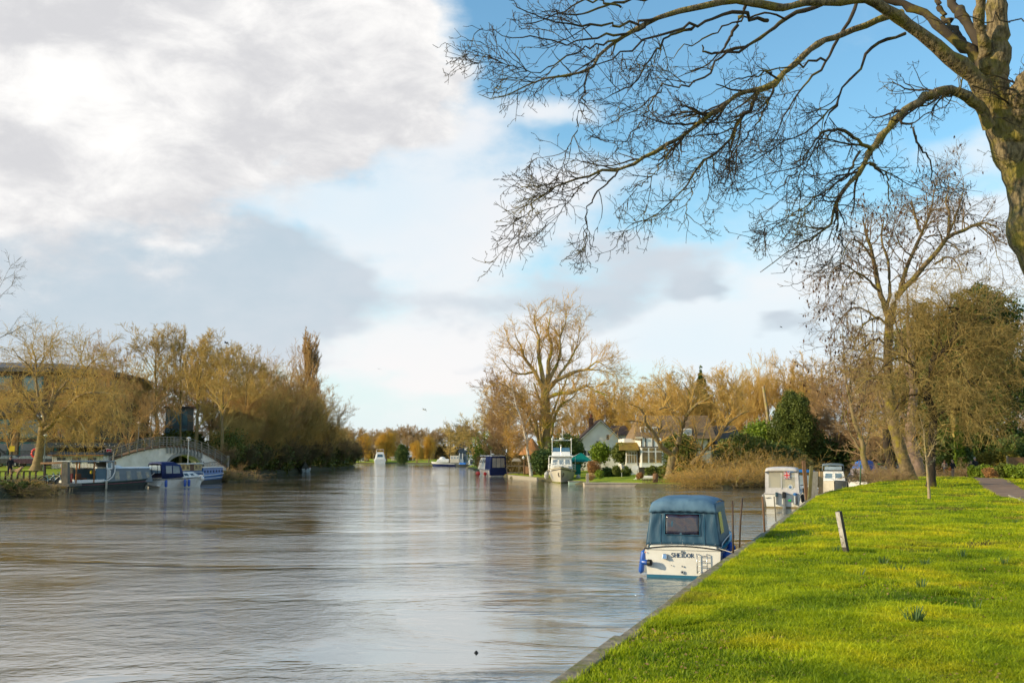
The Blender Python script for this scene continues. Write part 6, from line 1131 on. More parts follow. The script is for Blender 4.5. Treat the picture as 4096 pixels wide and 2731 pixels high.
def grey_top_boat():
    t = thing('cabin_cruiser', 'white cabin cruiser with grey canvas top seen bow on beyond the thick mooring posts', 'motorboat'); place_boat(t, 3300, 1990, D=83, heading=17 + 180); H = Hull(6.4, 2.25, .95, 1.15, transom=.9, full=2.4); 
    t.location = at(3335, 1990, 89); t.location.z = 0
    H.shell(MB()).build('hull', cream, t); d = MB(); H.deck(d); d.build('deck', gel, t); st = MB(); H.strake(st, 1, .03); st.build('rubbing_strake', white, t)
    c = MB(); c.frus(-.95, .95, 1.2, 4.4, 1.0, 1.85, ix=.14, iy1=.5); c.build('cabin', gel, t, bevel=.05); cc = corners(-.95, .95, 1.2, 4.4, 1.0, 1.85, .14, 0, .5)
    windows(t, cc, [('fore', .07, .47, .25, .85), ('fore', .53, .93, .25, .85), ('port', .15, .45, .3, .8), ('port', .55, .85, .3, .8), ('star', .15, .45, .3, .8), ('star', .55, .85, .3, .8)], white, mat('sky_glass', (.10, .17, .22), (.2, .28, .33), 1, rough=.08, spec=1.))
    r = MB(); canopy_shell(r, [(.1, .95, .88, 1.1, 2.3, .05), (.5, .92, .88, 1.7, 2.42, .08), (2.2, .90, .86, 1.85, 2.42, .08), (2.9, .86, .84, 1.9, 2.3, .05)], 11); r.build('canopy', mat('grey_canvas', (.18, .22, .25), (.12, .15, .17), 3), t, smooth=True, solid=.02)
    w_ = MB(); w_.poly([(-.72, 2.98, 1.95), (.72, 2.98, 1.95), (.68, 2.94, 2.25), (-.68, 2.94, 2.25)][::-1]); w_.build('screen', glass_pale, t)
    for sd in (-1, 1): m = MB(); m.tube([H.p(.5 + .48 * i / 12, 1, sd, -.05) + Vector((0, 0, .05 + .35 * math.sin(math.pi * i / 12) ** .3)) for i in range(13)], .014, 6); m.build('bow_rail', steel, t)
grey_top_boat()
def tarp_boat():
    t = thing('cabin_cruiser', 'white boat shrouded in a crumpled bright blue tarpaulin under the crooked tree', 'motorboat'); p = at(3432, 1960, 99); t.location = (p.x, p.y, 0); t.rotation_euler = (0, 0, -R(35)); H = Hull(6.5, 2.2, 1.0, 1.2); H.shell(MB()).build('hull', gel, t); d = MB(); H.deck(d); d.build('deck', gel, t)
    rows = []
    for j in range(13):
        y = .2 + j * .42; k = min(1, j / 2.) * min(1, (13 - j) / 3.); r = []
        for i in range(21):
            a = -1 + 2 * i / 20; r.append(Vector((a * (1.15 - .03 * j) + .03 * math.sin(j * 2 + i), y, 1.1 + (1.45 * k + .1) * (1 - abs(a) ** 2.4) - .25 * (abs(a) > .97) + .05 * math.sin(i * 1.9 + j * 1.3))))
        rows.append(r)
    MB().grid(rows).build('tarpaulin', tarp_blue, t, smooth=True, solid=.01); m = MB(); m.frus(-.8, .8, .1, .9, .95, 1.9, ix=.1); m.build('cabin', mat('lilac_panel', (.42, .36, .38)), t, bevel=.04)
    m = MB(); m.frus(-.3, .3, 4.9, 6.6, 1.2, 1.9, ix=.1); m.build('covered_bow', mat('grey_canvas', (.18, .22, .25)), t, bevel=.05)
tarp_boat()
def narrowboat(name, label, u, v, D, heading, L, hullm, cabm, roofm, win=4, port=False, z1=1.55, B=2.1, mirror=False):
    t = thing(name, label, 'narrowboat'); p = at(u, v, D); t.location = (p.x, p.y, 0); t.rotation_euler = (0, 0, -R(heading)); H = Hull(L, B, .62, .95, transom=.8, full=3.0, rake=.5, cut=.8, flare=.03)
    H.shell(MB()).build('hull', hullm, t); d = MB(); H.deck(d); d.build('deck', hullm, t); st = MB(); H.strake(st, 1, .035); H.strake(st, .55, .025); st.build('rubbing_strake', mat('pale_strake', (.45, .50, .52), rough=.5), t)
    y0, y1 = L * .24, L * .84; c = MB(); c.frus(-B * .42, B * .42, y0, y1, .6, z1, ix=.1); c.build('cabin', cabm, t, bevel=.02); c = MB(); c.frus(-B * .40, B * .40, y0 - .1, y1 + .1, z1, z1 + .07, ix=.05); c.build('roof', roofm, t, bevel=.02)
    cc = corners(-B * .42, B * .42, y0, y1, .6, z1, .1); sp = []
    for i in range(win):
        for fc in ('star', 'port'):
            a = (i + .5) / win; sp.append((fc, a - (.025 if port else .05), a + (.025 if port else .05), .35, .72))
    windows(t, cc, sp, chrome if not port else mat('dark_ring', (.02, .03, .05)), glass_pale if not port else glass)
    return t, H
t, _ = narrowboat('narrowboat', 'dark grey narrowboat lying across the creek behind the grey topped boat', 3385, 1950, 121, 78, 14, darkhull, greyhull, mat('grey_roof', (.12, .14, .15)), win=6, z1=2.4)
def green_boat():
    t = thing('covered_boat', 'low boat under a green and grey cover beyond the blue tarpaulin boat', 'boat'); p = at(3500, 1930, 112); t.location = (p.x, p.y, 0); t.rotation_euler = (0, 0, -R(78)); H = Hull(6, 2.0, .9, 1.1); H.shell(MB()).build('hull', mat('drab_hull', (.2, .19, .16)), t)
    r = MB(); canopy_shell(r, [(.1, 1.0, .7, .9, 1.9, .1), (2.5, 1.0, .75, .9, 2.1, .1), (5, .8, .4, 1, 1.5, .1)], 9); r.build('cover', mat('grey_cover', (.24, .22, .19)), t, smooth=True, solid=.02); MB().frus(-.8, .8, .3, 3.2, 2.15, 2.28).build('green_strip', mat('green_strip', (.01, .15, .06)), t, bevel=.03)
green_boat()
# ---------------- left bank boats
def house_boat():
    t = thing('houseboat', 'grey wide beam houseboat with roofed open stern and white curved trim on the left bank', 'houseboat'); a, b = gp(283, 1961), gp(592, 1952); d = b - a; hd = math.degrees(math.atan2(d.x, d.y)) ; L = d.length + .6
    t.location = (a.x - .9, a.y + 1.0, 0); hd -= 0; t.rotation_euler = (0, 0, -R(hd)); H = Hull(L, 3.1, .62, 1.0, transom=.85, full=3.0, rake=.4, cut=.75, flare=.04); B = 3.1
    H.shell(MB()).build('hull', darkhull, t); d_ = MB(); H.deck(d_); d_.build('deck', darkhull, t); st = MB(); H.strake(st, 1, .04); H.strake(st, .5, .03); st.build('rubbing_strake', mat('green_strake', (.05, .08, .06)), t); st = MB(); H.strake(st, .75, .022, aft=False); st.build('pink_line', mat('pink_line', (.35, .12, .14)), t)
    y0 = L * .50; c = MB(); c.frus(-1.3, 1.3, L * .40, L * .97, .6, 1.95, ix=.16, iy1=.35); c.build('cabin', greyhull, t, bevel=.03); cc = corners(-1.3, 1.3, L * .40, L * .97, .6, 1.95, .16, 0, .35)
    windows(t, cc, [('star', .16, .27, .18, .82), ('star', .42, .53, .18, .82), ('star', .66, .77, .2, .8), ('star', .87, .95, .3, .75)], mat('win_frame', (.3, .3, .28)), mat('curtained_glass', (.35, .24, .12), (.04, .03, .03), 1.3, rough=.1, spec=.9))
    c = MB(); c.frus(-1.15, 1.15, L * .39, L * .98, 1.95, 2.07, ix=.2, iy1=.4); c.build('cabin_roof', white, t, bevel=.03); c = MB(); c.frus(-.7, .7, L * .42, L * .62, 2.07, 2.25, ix=.2, iy0=.3, iy1=.3); c.build('skylight', white, t, bevel=.05)
    # wheelhouse panels, white curved trim and posts
    c = MB(); c.prism([(1.36, L * .255, .75), (1.36, L * .39, .75), (1.30, L * .39, 2.25), (1.30, L * .37, 1.95), (1.30, L * .255, 1.95)], (-.05, 0, 0)); c.frus(-1.33, -1.28, L * .03, L * .4, .75, 1.9); c.build('side_panel', mat('slate_blue_panel', (.10, .16, .20), (.08, .13, .17), 2), t)
    c = MB()
    for i in range(5): c.bar((1.4, L * .385 + i * .085, .95 + i * .06), (1.37, L * .385 + i * .085, 2.1 - .08 * i), .045)
    c.tube([(1.41, L * .34, .80), (1.41, L * .40, .86), (1.40, L * .45, 1.15), (1.39, L * .475, 1.6), (1.38, L * .478, 2.05), (1.37, L * .49, 2.3)], .055, 6); c.build('white_trim', white, t)
    f = panel(MB(), (Vector((1.38, L * .375, 1.9)), Vector((1.38, L * .445, 1.9)), Vector((1.3, L * .445, 2.62)), Vector((1.3, L * .375, 2.62))), 0, 1, 0, 1, .02, .04).build('side_door', white, t); panel(MB(), (Vector((1.38, L * .375, 1.9)), Vector((1.38, L * .445, 1.9)), Vector((1.3, L * .445, 2.62)), Vector((1.3, L * .375, 2.62))), .2, .8, .15, .85, .03, .02).build('pane', glass, f)
    c = MB(); c.frus(-1.35, 1.35, L * .445, L * .475, 1.95, 2.62, ix=.1, iy0=.1); c.build('windscreen', mat('win_frame', (.3, .3, .28)), t)
    for y in (.02, .225):
        for sd in (-1, 1): MB().box(sd * 1.36 - .05, sd * 1.36 + .05, L * y, L * y + .1, .65, 2.6).build('post', oak, t)
    c = MB(); c.frus(-1.6, 1.6, -L * .06, L * .46, 2.60, 2.70, ix=.05); c.build('canopy_roof', mat('roof_edge', (.28, .31, .32), (.2, .22, .23), 2), t, bevel=.02)
    c = MB(); c.frus(-1.32, 1.32, -.02, .08, .6, 1.0); c.frus(1.28, 1.36, 0, L * .36, .62, .95); c.build('bulwark', white, t, bevel=.02); MB().frus(.55, 1.15, -.12, .05, .72, 1.55, ix=.02).build('red_locker', redp, t, bevel=.03)
    c = MB(); [c.box(-.9 + .5 * i, -.6 + .5 * i, .8 + .3 * (i % 2), 1.2 + .3 * (i % 2), .66, 1.1 + .2 * (i % 3)) for i in range(4)]; c.build('crates', mat('crate_brown', (.2, .09, .05), (.1, .05, .03), 2), t); MB().tube([(1.3, L * .2, 1.5), (1.3, L * .2, 1.8)], .1, 8).build('yellow_bag', mat('yellow', (.6, .42, .02)), t)
    MB().frus(-1.2, 1.2, L * .41, L * .43, .7, 2.5).build('inner_bulkhead', mat('dark_inside', (.05, .04, .04)), t)
    m = MB(); m.tube([(.9, L * .93, 1.0), (1.0, L * 1.0, 1.45), (.4, L * 1.04, 1.5), (-.4, L * 1.04, 1.5), (-1.0, L * 1.0, 1.45), (-.9, L * .93, 1.0)], .03, 6); m.build('bow_rail', steel, t); m = MB(); m.tube([(0, L * .54, 2.1), (.03, L * .54, 3.5)], [.06, .04], 6); m.build('flue', timber_pale, t)
    M_ = lambda x, y, z: t.matrix_basis @ Vector((x, y, z)); fender('fender', 'long pale rope fender hanging on the middle of the grey houseboat', M_(1.68, L * .36, .4), .1, .8, material=mat('rope', (.5, .45, .36)))
house_boat()
def blue_cruiser():
    t = thing('cabin_cruiser', 'white cruiser with navy blue canopy and blue fenders between the houseboat and the blue barge', 'motorboat'); p = gp(652, 1950); t.location = (p.x - .9, p.y, 0); t.rotation_euler = (0, 0, -R(32)); H = Hull(6.2, 2.5, .85, 1.15, transom=.9, full=2.2, flare=.2)
    H.shell(MB()).build('hull', gel, t); d = MB(); H.deck(d, drop=-.02); d.build('deck', white, t); st = MB(); H.strake(st, .93, .03); st.build('rubbing_strake', mat('dark_strake', (.03, .025, .022)), t)
    c = MB(); c.frus(-1.05, 1.05, 2.6, 5.1, .95, 1.5, ix=.28, iy1=.9); c.build('cabin', gel, t, bevel=.06); cc = corners(-1.05, 1.05, 2.6, 5.1, .95, 1.5, .28, 0, .9); windows(t, cc, [('star', .12, .42, .25, .8), ('star', .5, .75, .3, .75), ('port', .12, .42, .25, .8)], white, glass)
    r = MB(); canopy_shell(r, [(.0, 1.12, .98, .9, 2.3, .06), (.12, 1.12, 1.0, .9, 2.42, .10), (1.6, 1.12, 1.0, .95, 2.45, .1), (2.4, 1.1, .9, 1.0, 2.2, .08), (2.75, 1.08, .75, 1.1, 1.7, .05)], 13); r.build('canopy', navy, t, smooth=True, solid=.02)
    for c4 in ([(-.9, -.03, 1.45), (-.45, -.03, 1.42), (-.42, -.02, 2.2), (-.85, -.02, 2.2)], [(-.36, -.03, 1.42), (.42, -.03, 1.42), (.40, -.02, 2.2), (-.34, -.02, 2.2)], [(.5, -.03, 1.42), (.95, -.03, 1.45), (.86, -.02, 2.2), (.47, -.02, 2.2)], [(1.13, .5, 1.4), (1.13, 1.2, 1.4), (1.05, 1.2, 2.15), (1.05, .5, 2.15)], [(1.13, 1.35, 1.4), (1.13, 2.2, 1.4), (1.04, 2.1, 2.1), (1.05, 1.35, 2.15)]): MB().poly(c4).build('canopy_window', glass_pale, t, solid=.01)
    MB().frus(-1.0, 1.0, -.35, .0, .15, .3).build('bathing_platform', gel, t, bevel=.03); m = MB()
    for sd in (-1, 1): m.tube([H.p(.5 + .5 * i / 12, 1, sd, -.06) + Vector((0, 0, .05 + .4 * math.sin(math.pi * i / 12) ** .3)) for i in range(13)], .018, 6)
    m.tube([(0, .6, 2.5), (0, .6, 3.6)], .012, 5); m.build('bow_rail', steel, t)
    M_ = lambda x, y, z: t.matrix_basis @ Vector((x, y, z))
    for y, tx in ((.3, 'blue fender at the stern of the navy canopied cruiser'), (2.6, 'blue fender amidships on the navy canopied cruiser'), (3.1, 'blue fender nearest the bow of the navy canopied cruiser')): fender('fender', tx, M_(1.42, y, .42), .14, .7, group='blue fenders of the navy canopied cruiser')
    fender('fender', 'round white fender at the bow of the navy canopied cruiser', M_(.9, 5.2, .8), .22, .5, material=white)
blue_cruiser()
def blue_barge():
    a, b = gp(700, 1941), gp(884, 1927); d = b - a; hd = math.degrees(math.atan2(d.x, d.y)); L = d.length + .8; t = thing('narrowboat', 'bright blue barge with portholes and a cream wheelhouse under the footbridge arch', 'narrowboat'); t.location = (a.x - .7, a.y + .9, 0); t.rotation_euler = (0, 0, -R(hd)); H = Hull(L, 2.5, .82, 1.1, transom=.7, full=2.8, rake=.4, cut=.75, flare=.05)
    H.shell(MB()).build('hull', blueP, t); d_ = MB(); H.deck(d_); d_.build('deck', greyhull, t); st = MB(); H.strake(st, 1, .045); H.strake(st, .62, .035); st.build('rubbing_strake', white, t); st = MB(); H.band(st, -.02, .42, out=.01, aft=True); st.build('black_bottom', darkhull, t)
    c = MB(); c.frus(-.95, .95, L * .46, L * .90, .8, 1.75, ix=.08); c.build('cabin', blueP, t, bevel=.03); c = MB(); c.frus(-.98, .98, L * .45, L * .91, 1.75, 1.83, ix=.1); c.build('roof', cream, t, bevel=.02); cc = corners(-.95, .95, L * .46, L * .90, .8, 1.75, .08)
    ux, uz = (cc['star'][1] - cc['star'][0]), (cc['star'][3] - cc['star'][0])
    for i in range(7):
        q = cc['star'][0] + ux * ((i + .5) / 7) + uz * .55; f = MB().lathe([(.12, 0), (.12, .05), (.08, .06)], 14, c=q, axis='x').build('porthole', mat('dark_ring', (.02, .03, .05)), t)
    MB().frus(-.9, .9, L * .12, L * .44, .8, 1.5, ix=.02).build('wheelhouse_base', mat('blue_grey', (.10, .15, .25)), t, bevel=.02); w0 = (-.85, .85, L * .12, L * .44, 1.5, 2.2, .05); MB().frus(*w0).build('wheelhouse', mat('cream_timber', (.55, .42, .20), (.45, .33, .15), 3), t, bevel=.02); cc = corners(*w0)
    windows(t, cc, [('star', a_, a_ + .17, .15, .85) for a_ in (.03, .56, .78)] + [('aft', .05, .3, .15, .85), ('aft', .7, .95, .15, .85)], mat('cream_timber', (.55, .42, .20)), mat('curtained_glass', (.35, .24, .12)))
    panel(MB(), cc['star'], .26, .5, -.9, .95, .02, .04).build('door', mat('brown_door', (.16, .075, .04)), t); panel(MB(), cc['aft'], .36, .64, -.9, .95, .02, .04).build('door', mat('brown_door', (.16, .075, .04)), t)
    MB().frus(-1.0, 1.0, L * .10, L * .46, 2.2, 2.3, ix=.05).build('wheelhouse_roof', cream, t, bevel=.03); m = MB(); m.tube([(0, L * .30, 2.3), (0, L * .30, 5.0)], .03, 6); m.tube([(-.3, L * .30, 4.9), (.3, L * .30, 4.9)], .03, 5); m.lathe([(.05, 0), (.22, .03), (.22, .14), (.02, .2)], 12, c=(0, L * .30, 5.0)); m.build('mast', white, t)
    for y in (.48, .62): MB().tube([(0, L * y, 1.8), (0, L * y, 2.45)], .07, 8).build('flue', black, t)
    MB().frus(-.5, .5, -.5, -.1, 1.3, 1.62).build('stern_board', white, t, bevel=.03); m = MB(); m.tube([(.9, .2, .8), (.9, .2, 1.5), (.9, L * .11, 1.5)], .025, 6); m.build('blue_rail', blueP, t)
blue_barge()
def dinghy():
    p = gp(1225, 1886); t = thing('dinghy', 'small pale dinghy with a dark folded cover moored under the left bank scrub', 'boat', (p.x, p.y, 0), -R(-25)); H = Hull(3.8, 1.9, .55, .8, transom=.85); H.shell(MB()).build('hull', mat('pale_blue_hull', (.45, .55, .58)), t); d = MB(); H.deck(d, drop=.1); d.build('deck', greyhull, t); st = MB(); H.strake(st, 1, .04); st.build('gunwale', white, t)
    m = MB(); m.add([(-.8, .6, .5), (.8, .6, .5), (.8, 3.0, .6), (-.8, 3.0, .6), (0, .9, 1.9), (0, 2.6, 1.7)], [(0, 1, 4), (1, 2, 5, 4), (2, 3, 5), (3, 0, 4, 5)]); m.build('cover', mat('drab_green', (.06, .065, .05)), t); m = MB(); m.tube([(0, .8, .4), (0, .8, 2.5)], .03, 5); m.build('pole', timber, t); outboard(t, -.1, -.1, .15); MB().lathe([(.12, -.1), (.12, .1)], 8, c=(.75, .1, .75)).build('red_can', redbuoy, t); MB().frus(.55, .85, -.05, .3, .3, .75).build('white_cloth', white, t, bevel=.05)
dinghy()
# ---------------- middle distance boats
def navy_cruiser():
    p = gp(1975, 1904); t = thing('river_cruiser', 'white river cruiser with navy blue stern and canopy and red fenders', 'motorboat'); t.location = (p.x + .7, p.y, 0); t.rotation_euler = (0, 0, R(20)); H = Hull(8.2, 2.9, .95, 1.35, transom=.93)
    H.shell(MB()).build('hull', gel, t); MB().frus(-1.33, 1.33, -.08, .3, .12, 1.0, ix=-.03).build('stern_panel', navy, t, bevel=.04); d = MB(); H.deck(d, drop=-.02); d.build('deck', white, t); st = MB(); H.strake(st, .95, .03); st.build('rubbing_strake', navy, t)
    c = MB(); c.frus(-1.2, 1.2, 2.6, 6.4, 1.0, 2.75, ix=.2, iy1=.9); c.build('cabin', gel, t, bevel=.06); cc = corners(-1.2, 1.2, 2.6, 6.4, 1.0, 2.75, .2, 0, .9); windows(t, cc, [('port', .12, .35, .5, .85), ('port', .42, .62, .5, .85), ('port', .7, .88, .5, .85)], white, glass)
    r = MB(); canopy_shell(r, [(.0, 1.3, 1.12, 1.0, 2.85, .04), (.1, 1.3, 1.15, 1.0, 2.95, .08), (2.6, 1.28, 1.15, 1.0, 2.95, .08)], 9); o = r.build('canopy', navy, t, smooth=False, solid=.02)
    rear = MB().poly([(-1.28, .0, 1.0), (1.28, .0, 1.0), (1.12, .0, 2.85), (-1.12, .0, 2.85)]).build('rear_curtain', navy, t, solid=.02)
    for x0, x1 in ((-.98, -.42), (-.33, .33), (.42, .98)): MB().poly([(x0, -.03, 1.3), (x1, -.03, 1.3), (x1 * .95, -.03, 2.7), (x0 * .95, -.03, 2.7)]).build('canopy_window', mat('lit_vinyl', (.55, .48, .40), (.35, .31, .28), 1, rough=.2), t, solid=.01)
    MB().frus(-1.15, 1.15, 0, 5.6, 3.0, 3.1, ix=.1).build('roof', white, t, bevel=.03); m = MB(); m.tube([(0, 3.5, 3.1), (0, 3.5, 3.9)], .03, 5); m.lathe([(.02, 0), (.25, .05), (.25, .15), (.02, .2)], 10, c=(.3, 3.5, 3.2)); m.build('mast', white, t)
    for sd in (-1, 1): m = MB(); m.tube([H.p(.55 + .44 * i / 12, 1, sd, -.06) + Vector((0, 0, .05 + .6 * math.sin(math.pi * i / 12) ** .25)) for i in range(13)], .025, 6); [m.tube([H.p(.6 + .1 * i, 1, sd, -.06), H.p(.6 + .1 * i, 1, sd, -.06) + Vector((0, 0, .62))], .02, 5) for i in range(4)]; m.build('bow_rail', steel, t)
    M_ = lambda x, y, z: t.matrix_basis @ Vector((x, y, z))
    for i, (x, y) in enumerate(((1.45, .0), (-1.62, 1.5), (-1.62, 4.6), (-1.5, 5.6))): fender('fender', ['red ball fender at the right corner of the navy sterned cruiser', 'red ball fender low on the left side of the navy sterned cruiser near its stern', 'red ball fender amidships on the left side of the navy sterned cruiser', 'red ball fender at the bow of the navy sterned cruiser'][i], M_(x, y, .32), .26, .56, material=redbuoy, group='red ball fenders of the navy cruiser')
navy_cruiser()
def cream_cruiser():
    p = at(2238, 1930, 114); t = thing('river_cruiser', 'large cream river cruiser seen bow on with flybridge and windscreens beside the garden lawn', 'motorboat'); t.location = (p.x, p.y, 0); t.rotation_euler = (0, 0, R(180 - 4)); H = Hull(9.5, 3.4, 1.25, 1.85, transom=.9, full=2.0, rake=1.1, cut=.35, flare=.22); L = 9.5
    q = Vector((0, L, 0)); q.rotate(t.rotation_euler); t.location = Vector((p.x + .15, p.y, 0)) - q
    H.shell(MB()).build('hull', cream, t); d = MB(); H.deck(d, drop=-.02); d.build('deck', white, t); st = MB(); H.strake(st, .88, .05); st.build('rubbing_strake', mat('dark_strake', (.03, .025, .022)), t); st = MB(); H.strake(st, 1., .05); st.build('bulwark_rail', mat('cream_rail', (.5, .42, .28)), t); st = MB(); H.band(st, -.03, .07, out=.012); st.build('weedy_waterline', mat('weedy', (.2, .19, .03)), t)
    w1 = (-1.3, 1.3, 1.8, 6.6, 1.3, 3.0, .16, 0, .55); MB().frus(*w1).build('saloon', white, t, bevel=.06); cc = corners(*w1); windows(t, cc, [('fore', .06, .34, .42, .85), ('fore', .37, .63, .42, .85), ('fore', .66, .94, .42, .85), ('star', .65, .92, .45, .85), ('port', .65, .92, .45, .85), ('star', .2, .5, .45, .85), ('port', .2, .5, .45, .85)], white, glass_pale)
    MB().frus(-1.45, 1.45, 1.4, 6.5, 3.0, 3.12, ix=.05).build('saloon_roof', white, t, bevel=.04); w2 = (-1.05, 1.05, 6.0, 7.6, 1.5, 2.0, .25, 0, .5); MB().frus(*w2).build('fore_cabin', cream, t, bevel=.06); windows(t, corners(*w2), [('fore', .3, .7, .3, .8)], white, glass)
    w3 = (-1.1, 1.1, 3.6, 5.6, 3.12, 3.62, .1, 0, .4); MB().frus(*w3).build('flybridge', white, t, bevel=.05); cc = corners(-1.1, 1.1, 3.6, 5.25, 3.6, 4.05, .12, 0, .25); m = MB(); [panel(m, cc[f], .03, .97, 0, 1, 0, .02) for f in ('fore', 'star', 'port')]; m.build('windscreen', mat('blue_screen', (.10, .2, .28), (.06, .13, .2), 1, rough=.1, spec=1), t)
    m = MB(); 
    for sd in (-1, 1): m.tube([(sd * 1.15, 3.3, 3.1), (sd * 1.15, 3.2, 4.95)], .045, 6); m.lathe([(.05, 0), (.11, .05), (.11, .2), (.04, .25)], 10, c=(sd * 1.15, 3.2, 4.95))
    m.tube([(-1.15, 3.2, 4.95), (1.15, 3.2, 4.95)], .045, 6); m.tube([(-.1, 3.2, 4.95), (-.1, 3.2, 6.7)], .025, 5); m.lathe([(.1, 0), (.3, .04), (.3, .16), (.1, .2)], 12, c=(.0, 3.2, 5.05)); m.build('radar_arch', white, t)
    m = MB(); m.tube([(.05, 6.2, 2.0), (.05, 5.9, 4.3)], .03, 5); m.lathe([(.06, 0), (.12, .05), (.12, .2)], 8, c=(.05, 5.9, 4.2)); m.build('searchlight', steel, t)
    for sd in (-1, 1):
        m = MB(); pt = [H.p(.35 + .63 * i / 14, 1, sd, -.08) + Vector((0, 0, .62 if 0 < i < 14 else 0)) for i in range(15)]; m.tube(pt, .028, 6); m.tube([a - Vector((0, 0, .3)) for a in pt[1:-1]], .018, 5); [m.tube([pt[i] - Vector((0, 0, .6)), pt[i]], .022, 5) for i in range(2, 14, 2)]; m.build('guard_rail', white, t, smooth=True)
        m = MB(); m.tube([(sd * 1.6, 1.0, 1.3), (sd * 1.6, 1.0, 2.9)], .03, 5); m.tube([(sd * 1.6, 2.6, 1.3), (sd * 1.6, 2.6, 2.9), (sd * 1.6, 1.0, 2.9)], .03, 5); m.build('aft_frame', white, t)
        m = MB(); a_ = H.p(.93, .55, sd, .05); m.tube([a_ + Vector((0, .1, .2)), a_, a_ + Vector((-sd * .1, .25, -.25))], .06, 6); m.tube([a_ + Vector((0, -.2, .15)), a_ + Vector((0, .3, .15))], .05, 6); m.build('anchor', mat('anchor_iron', (.06, .045, .035)), t)
    M_ = lambda x, y, z: t.matrix_basis @ Vector((x, y, z))
    for i, (x, y, z) in enumerate(((1.72, 6.0, .95), (1.9, 2.0, .6), (-1.95, 3.6, .55))): fender('fender', ['pale ball fender on the bow flank of the cream cruiser', 'pale ball fender at the left side of the cream cruiser near the lawn', 'grey ball fender at the right side of the cream cruiser'][i], M_(x, y, z), .28, .6, material=mat('fender_pale', (.55, .52, .46), (.35, .35, .34), 2))
cream_cruiser()
def far_boats():
    p = gp(1520, 1853); t = thing('river_cruiser', 'white motor cruiser with dark windscreen moored before the large golden willow', 'motorboat', (p.x, p.y, 0), R(8)); H = Hull(9, 4.4, 1.3, 1.8); H.shell(MB()).build('hull', white, t); d = MB(); H.deck(d); d.build('deck', white, t); w1 = (-1.9, 1.9, .8, 6.5, 1.3, 3.6, .55, .3, 1.6); MB().frus(*w1).build('cabin', white, t, bevel=.3); cc = corners(*w1); windows(t, cc, [('aft', .12, .88, .35, .9), ('port', .15, .8, .4, .8), ('star', .15, .8, .4, .8)], white, mat('deep_glass', (.04, .09, .13), rough=.1, spec=1)); MB().frus(-1.4, 1.4, 1.2, 5.2, 3.6, 4.0, ix=.3, iy0=.5, iy1=1.).build('flybridge', white, t, bevel=.15); m = MB(); m.tube([(-1.3, 2.6, 3.9), (-1.2, 2.2, 4.9), (1.2, 2.2, 4.9), (1.3, 2.6, 3.9)], .09, 6); m.build('radar_arch', white, t)
    p = gp(1455, 1852); t = thing('motor_boat', 'small white motor boat with dark canopy left of the white motor cruiser', 'motorboat', (p.x, p.y, 0), R(14)); H = Hull(6, 2.7, .95, 1.3); H.shell(MB()).build('hull', white, t); r = MB(); canopy_shell(r, [(.0, 1.2, 1.0, 1.0, 2.5, .1), (2.5, 1.2, .9, 1.0, 2.7, .1), (3.6, 1.1, .7, 1.0, 1.6, .1)], 9); r.build('canopy', mat('dark_canvas', (.02, .03, .04)), t, solid=.03); MB().poly([(-.9, -.05, 1.3), (.9, -.05, 1.3), (.8, -.05, 2.3), (-.8, -.05, 2.3)]).build('canopy_window', glass_pale, t, solid=.02)
    p = gp(1482, 1852); t = thing('motor_boat', 'low black boat between the two white motor boats', 'motorboat', (p.x, p.y, 0), R(60)); H = Hull(5.5, 2, .8, 1.0); H.shell(MB()).build('hull', darkhull, t); MB().frus(-.7, .7, 1, 3.5, .9, 1.6, ix=.2).build('cabin', darkhull, t, bevel=.1)
    a, b = gp(1750, 1863), gp(1856, 1865); d_ = b - a; L = d_.x + 1; t = thing('barge', 'long blue and white motor barge with raised wheelhouse in front of the slate roofed house', 'barge'); t.location = (b.x, b.y + 1.6, 0); t.rotation_euler = (0, 0, R(90) - math.atan2(d_.y, d_.x) * 0); H = Hull(L, 2.6, .8, 1.3, transom=.6, full=2.5, rake=.5, cut=.6)
    H.shell(MB()).build('hull', navy, t); st = MB(); H.band(st, .6, 1.0, out=.02); st.build('white_topside', white, t); d = MB(); H.deck(d); d.build('deck', cream, t); w1 = (-1.3, 1.3, L * .15, L * .42, 1.0, 2.9, .1); MB().frus(*w1).build('wheelhouse', cream, t, bevel=.05); windows(t, corners(*w1), [(f, a_, a_ + .25, .5, .9) for f in ('port', 'star') for a_ in (.05, .37, .7)], white, glass_pale); MB().frus(-1.2, 1.2, L * .46, L * .85, 1.1, 2.0, ix=.2, iy1=.6).build('cabin', white, t, bevel=.1); MB().lathe([(.9, 0), (.7, .4), (.2, .6)], 14, c=(0, L * .66, 2.0)).build('upturned_tender', white, t); MB().frus(-.9, .9, .3, L * .13, 1.0, 1.9).build('stern_cabin', white, t, bevel=.1)
    p = gp(1880, 1865); t = thing('inflatable_dinghy', 'white inflatable dinghy beside the barge', 'dinghy', (p.x, p.y, 0), R(80)); m = MB(); m.tube([(-.6, 0, .2), (-.65, 2.2, .25), (0, 3.2, .4), (.65, 2.2, .25), (.6, 0, .2)], .25, 8); m.build('tube_hull', white, t, smooth=True); MB().box(-.5, .5, .1, 2.4, .05, .12).build('floorboard', greyhull, t)
    p = gp(1862, 1866); t = thing('motor_boat', 'small dark launch at the timber landing left of the navy sterned cruiser', 'motorboat', (p.x + 1, p.y - 4, 0), R(70)); H = Hull(4, 1.6, .6, .8); H.shell(MB()).build('hull', darkhull, t); MB().frus(-.5, .5, .8, 2.5, .6, 1.1, ix=.1).build('cover', tarp_blue, t, bevel=.05)
far_boats()
p = at(2120, 1930, 107)
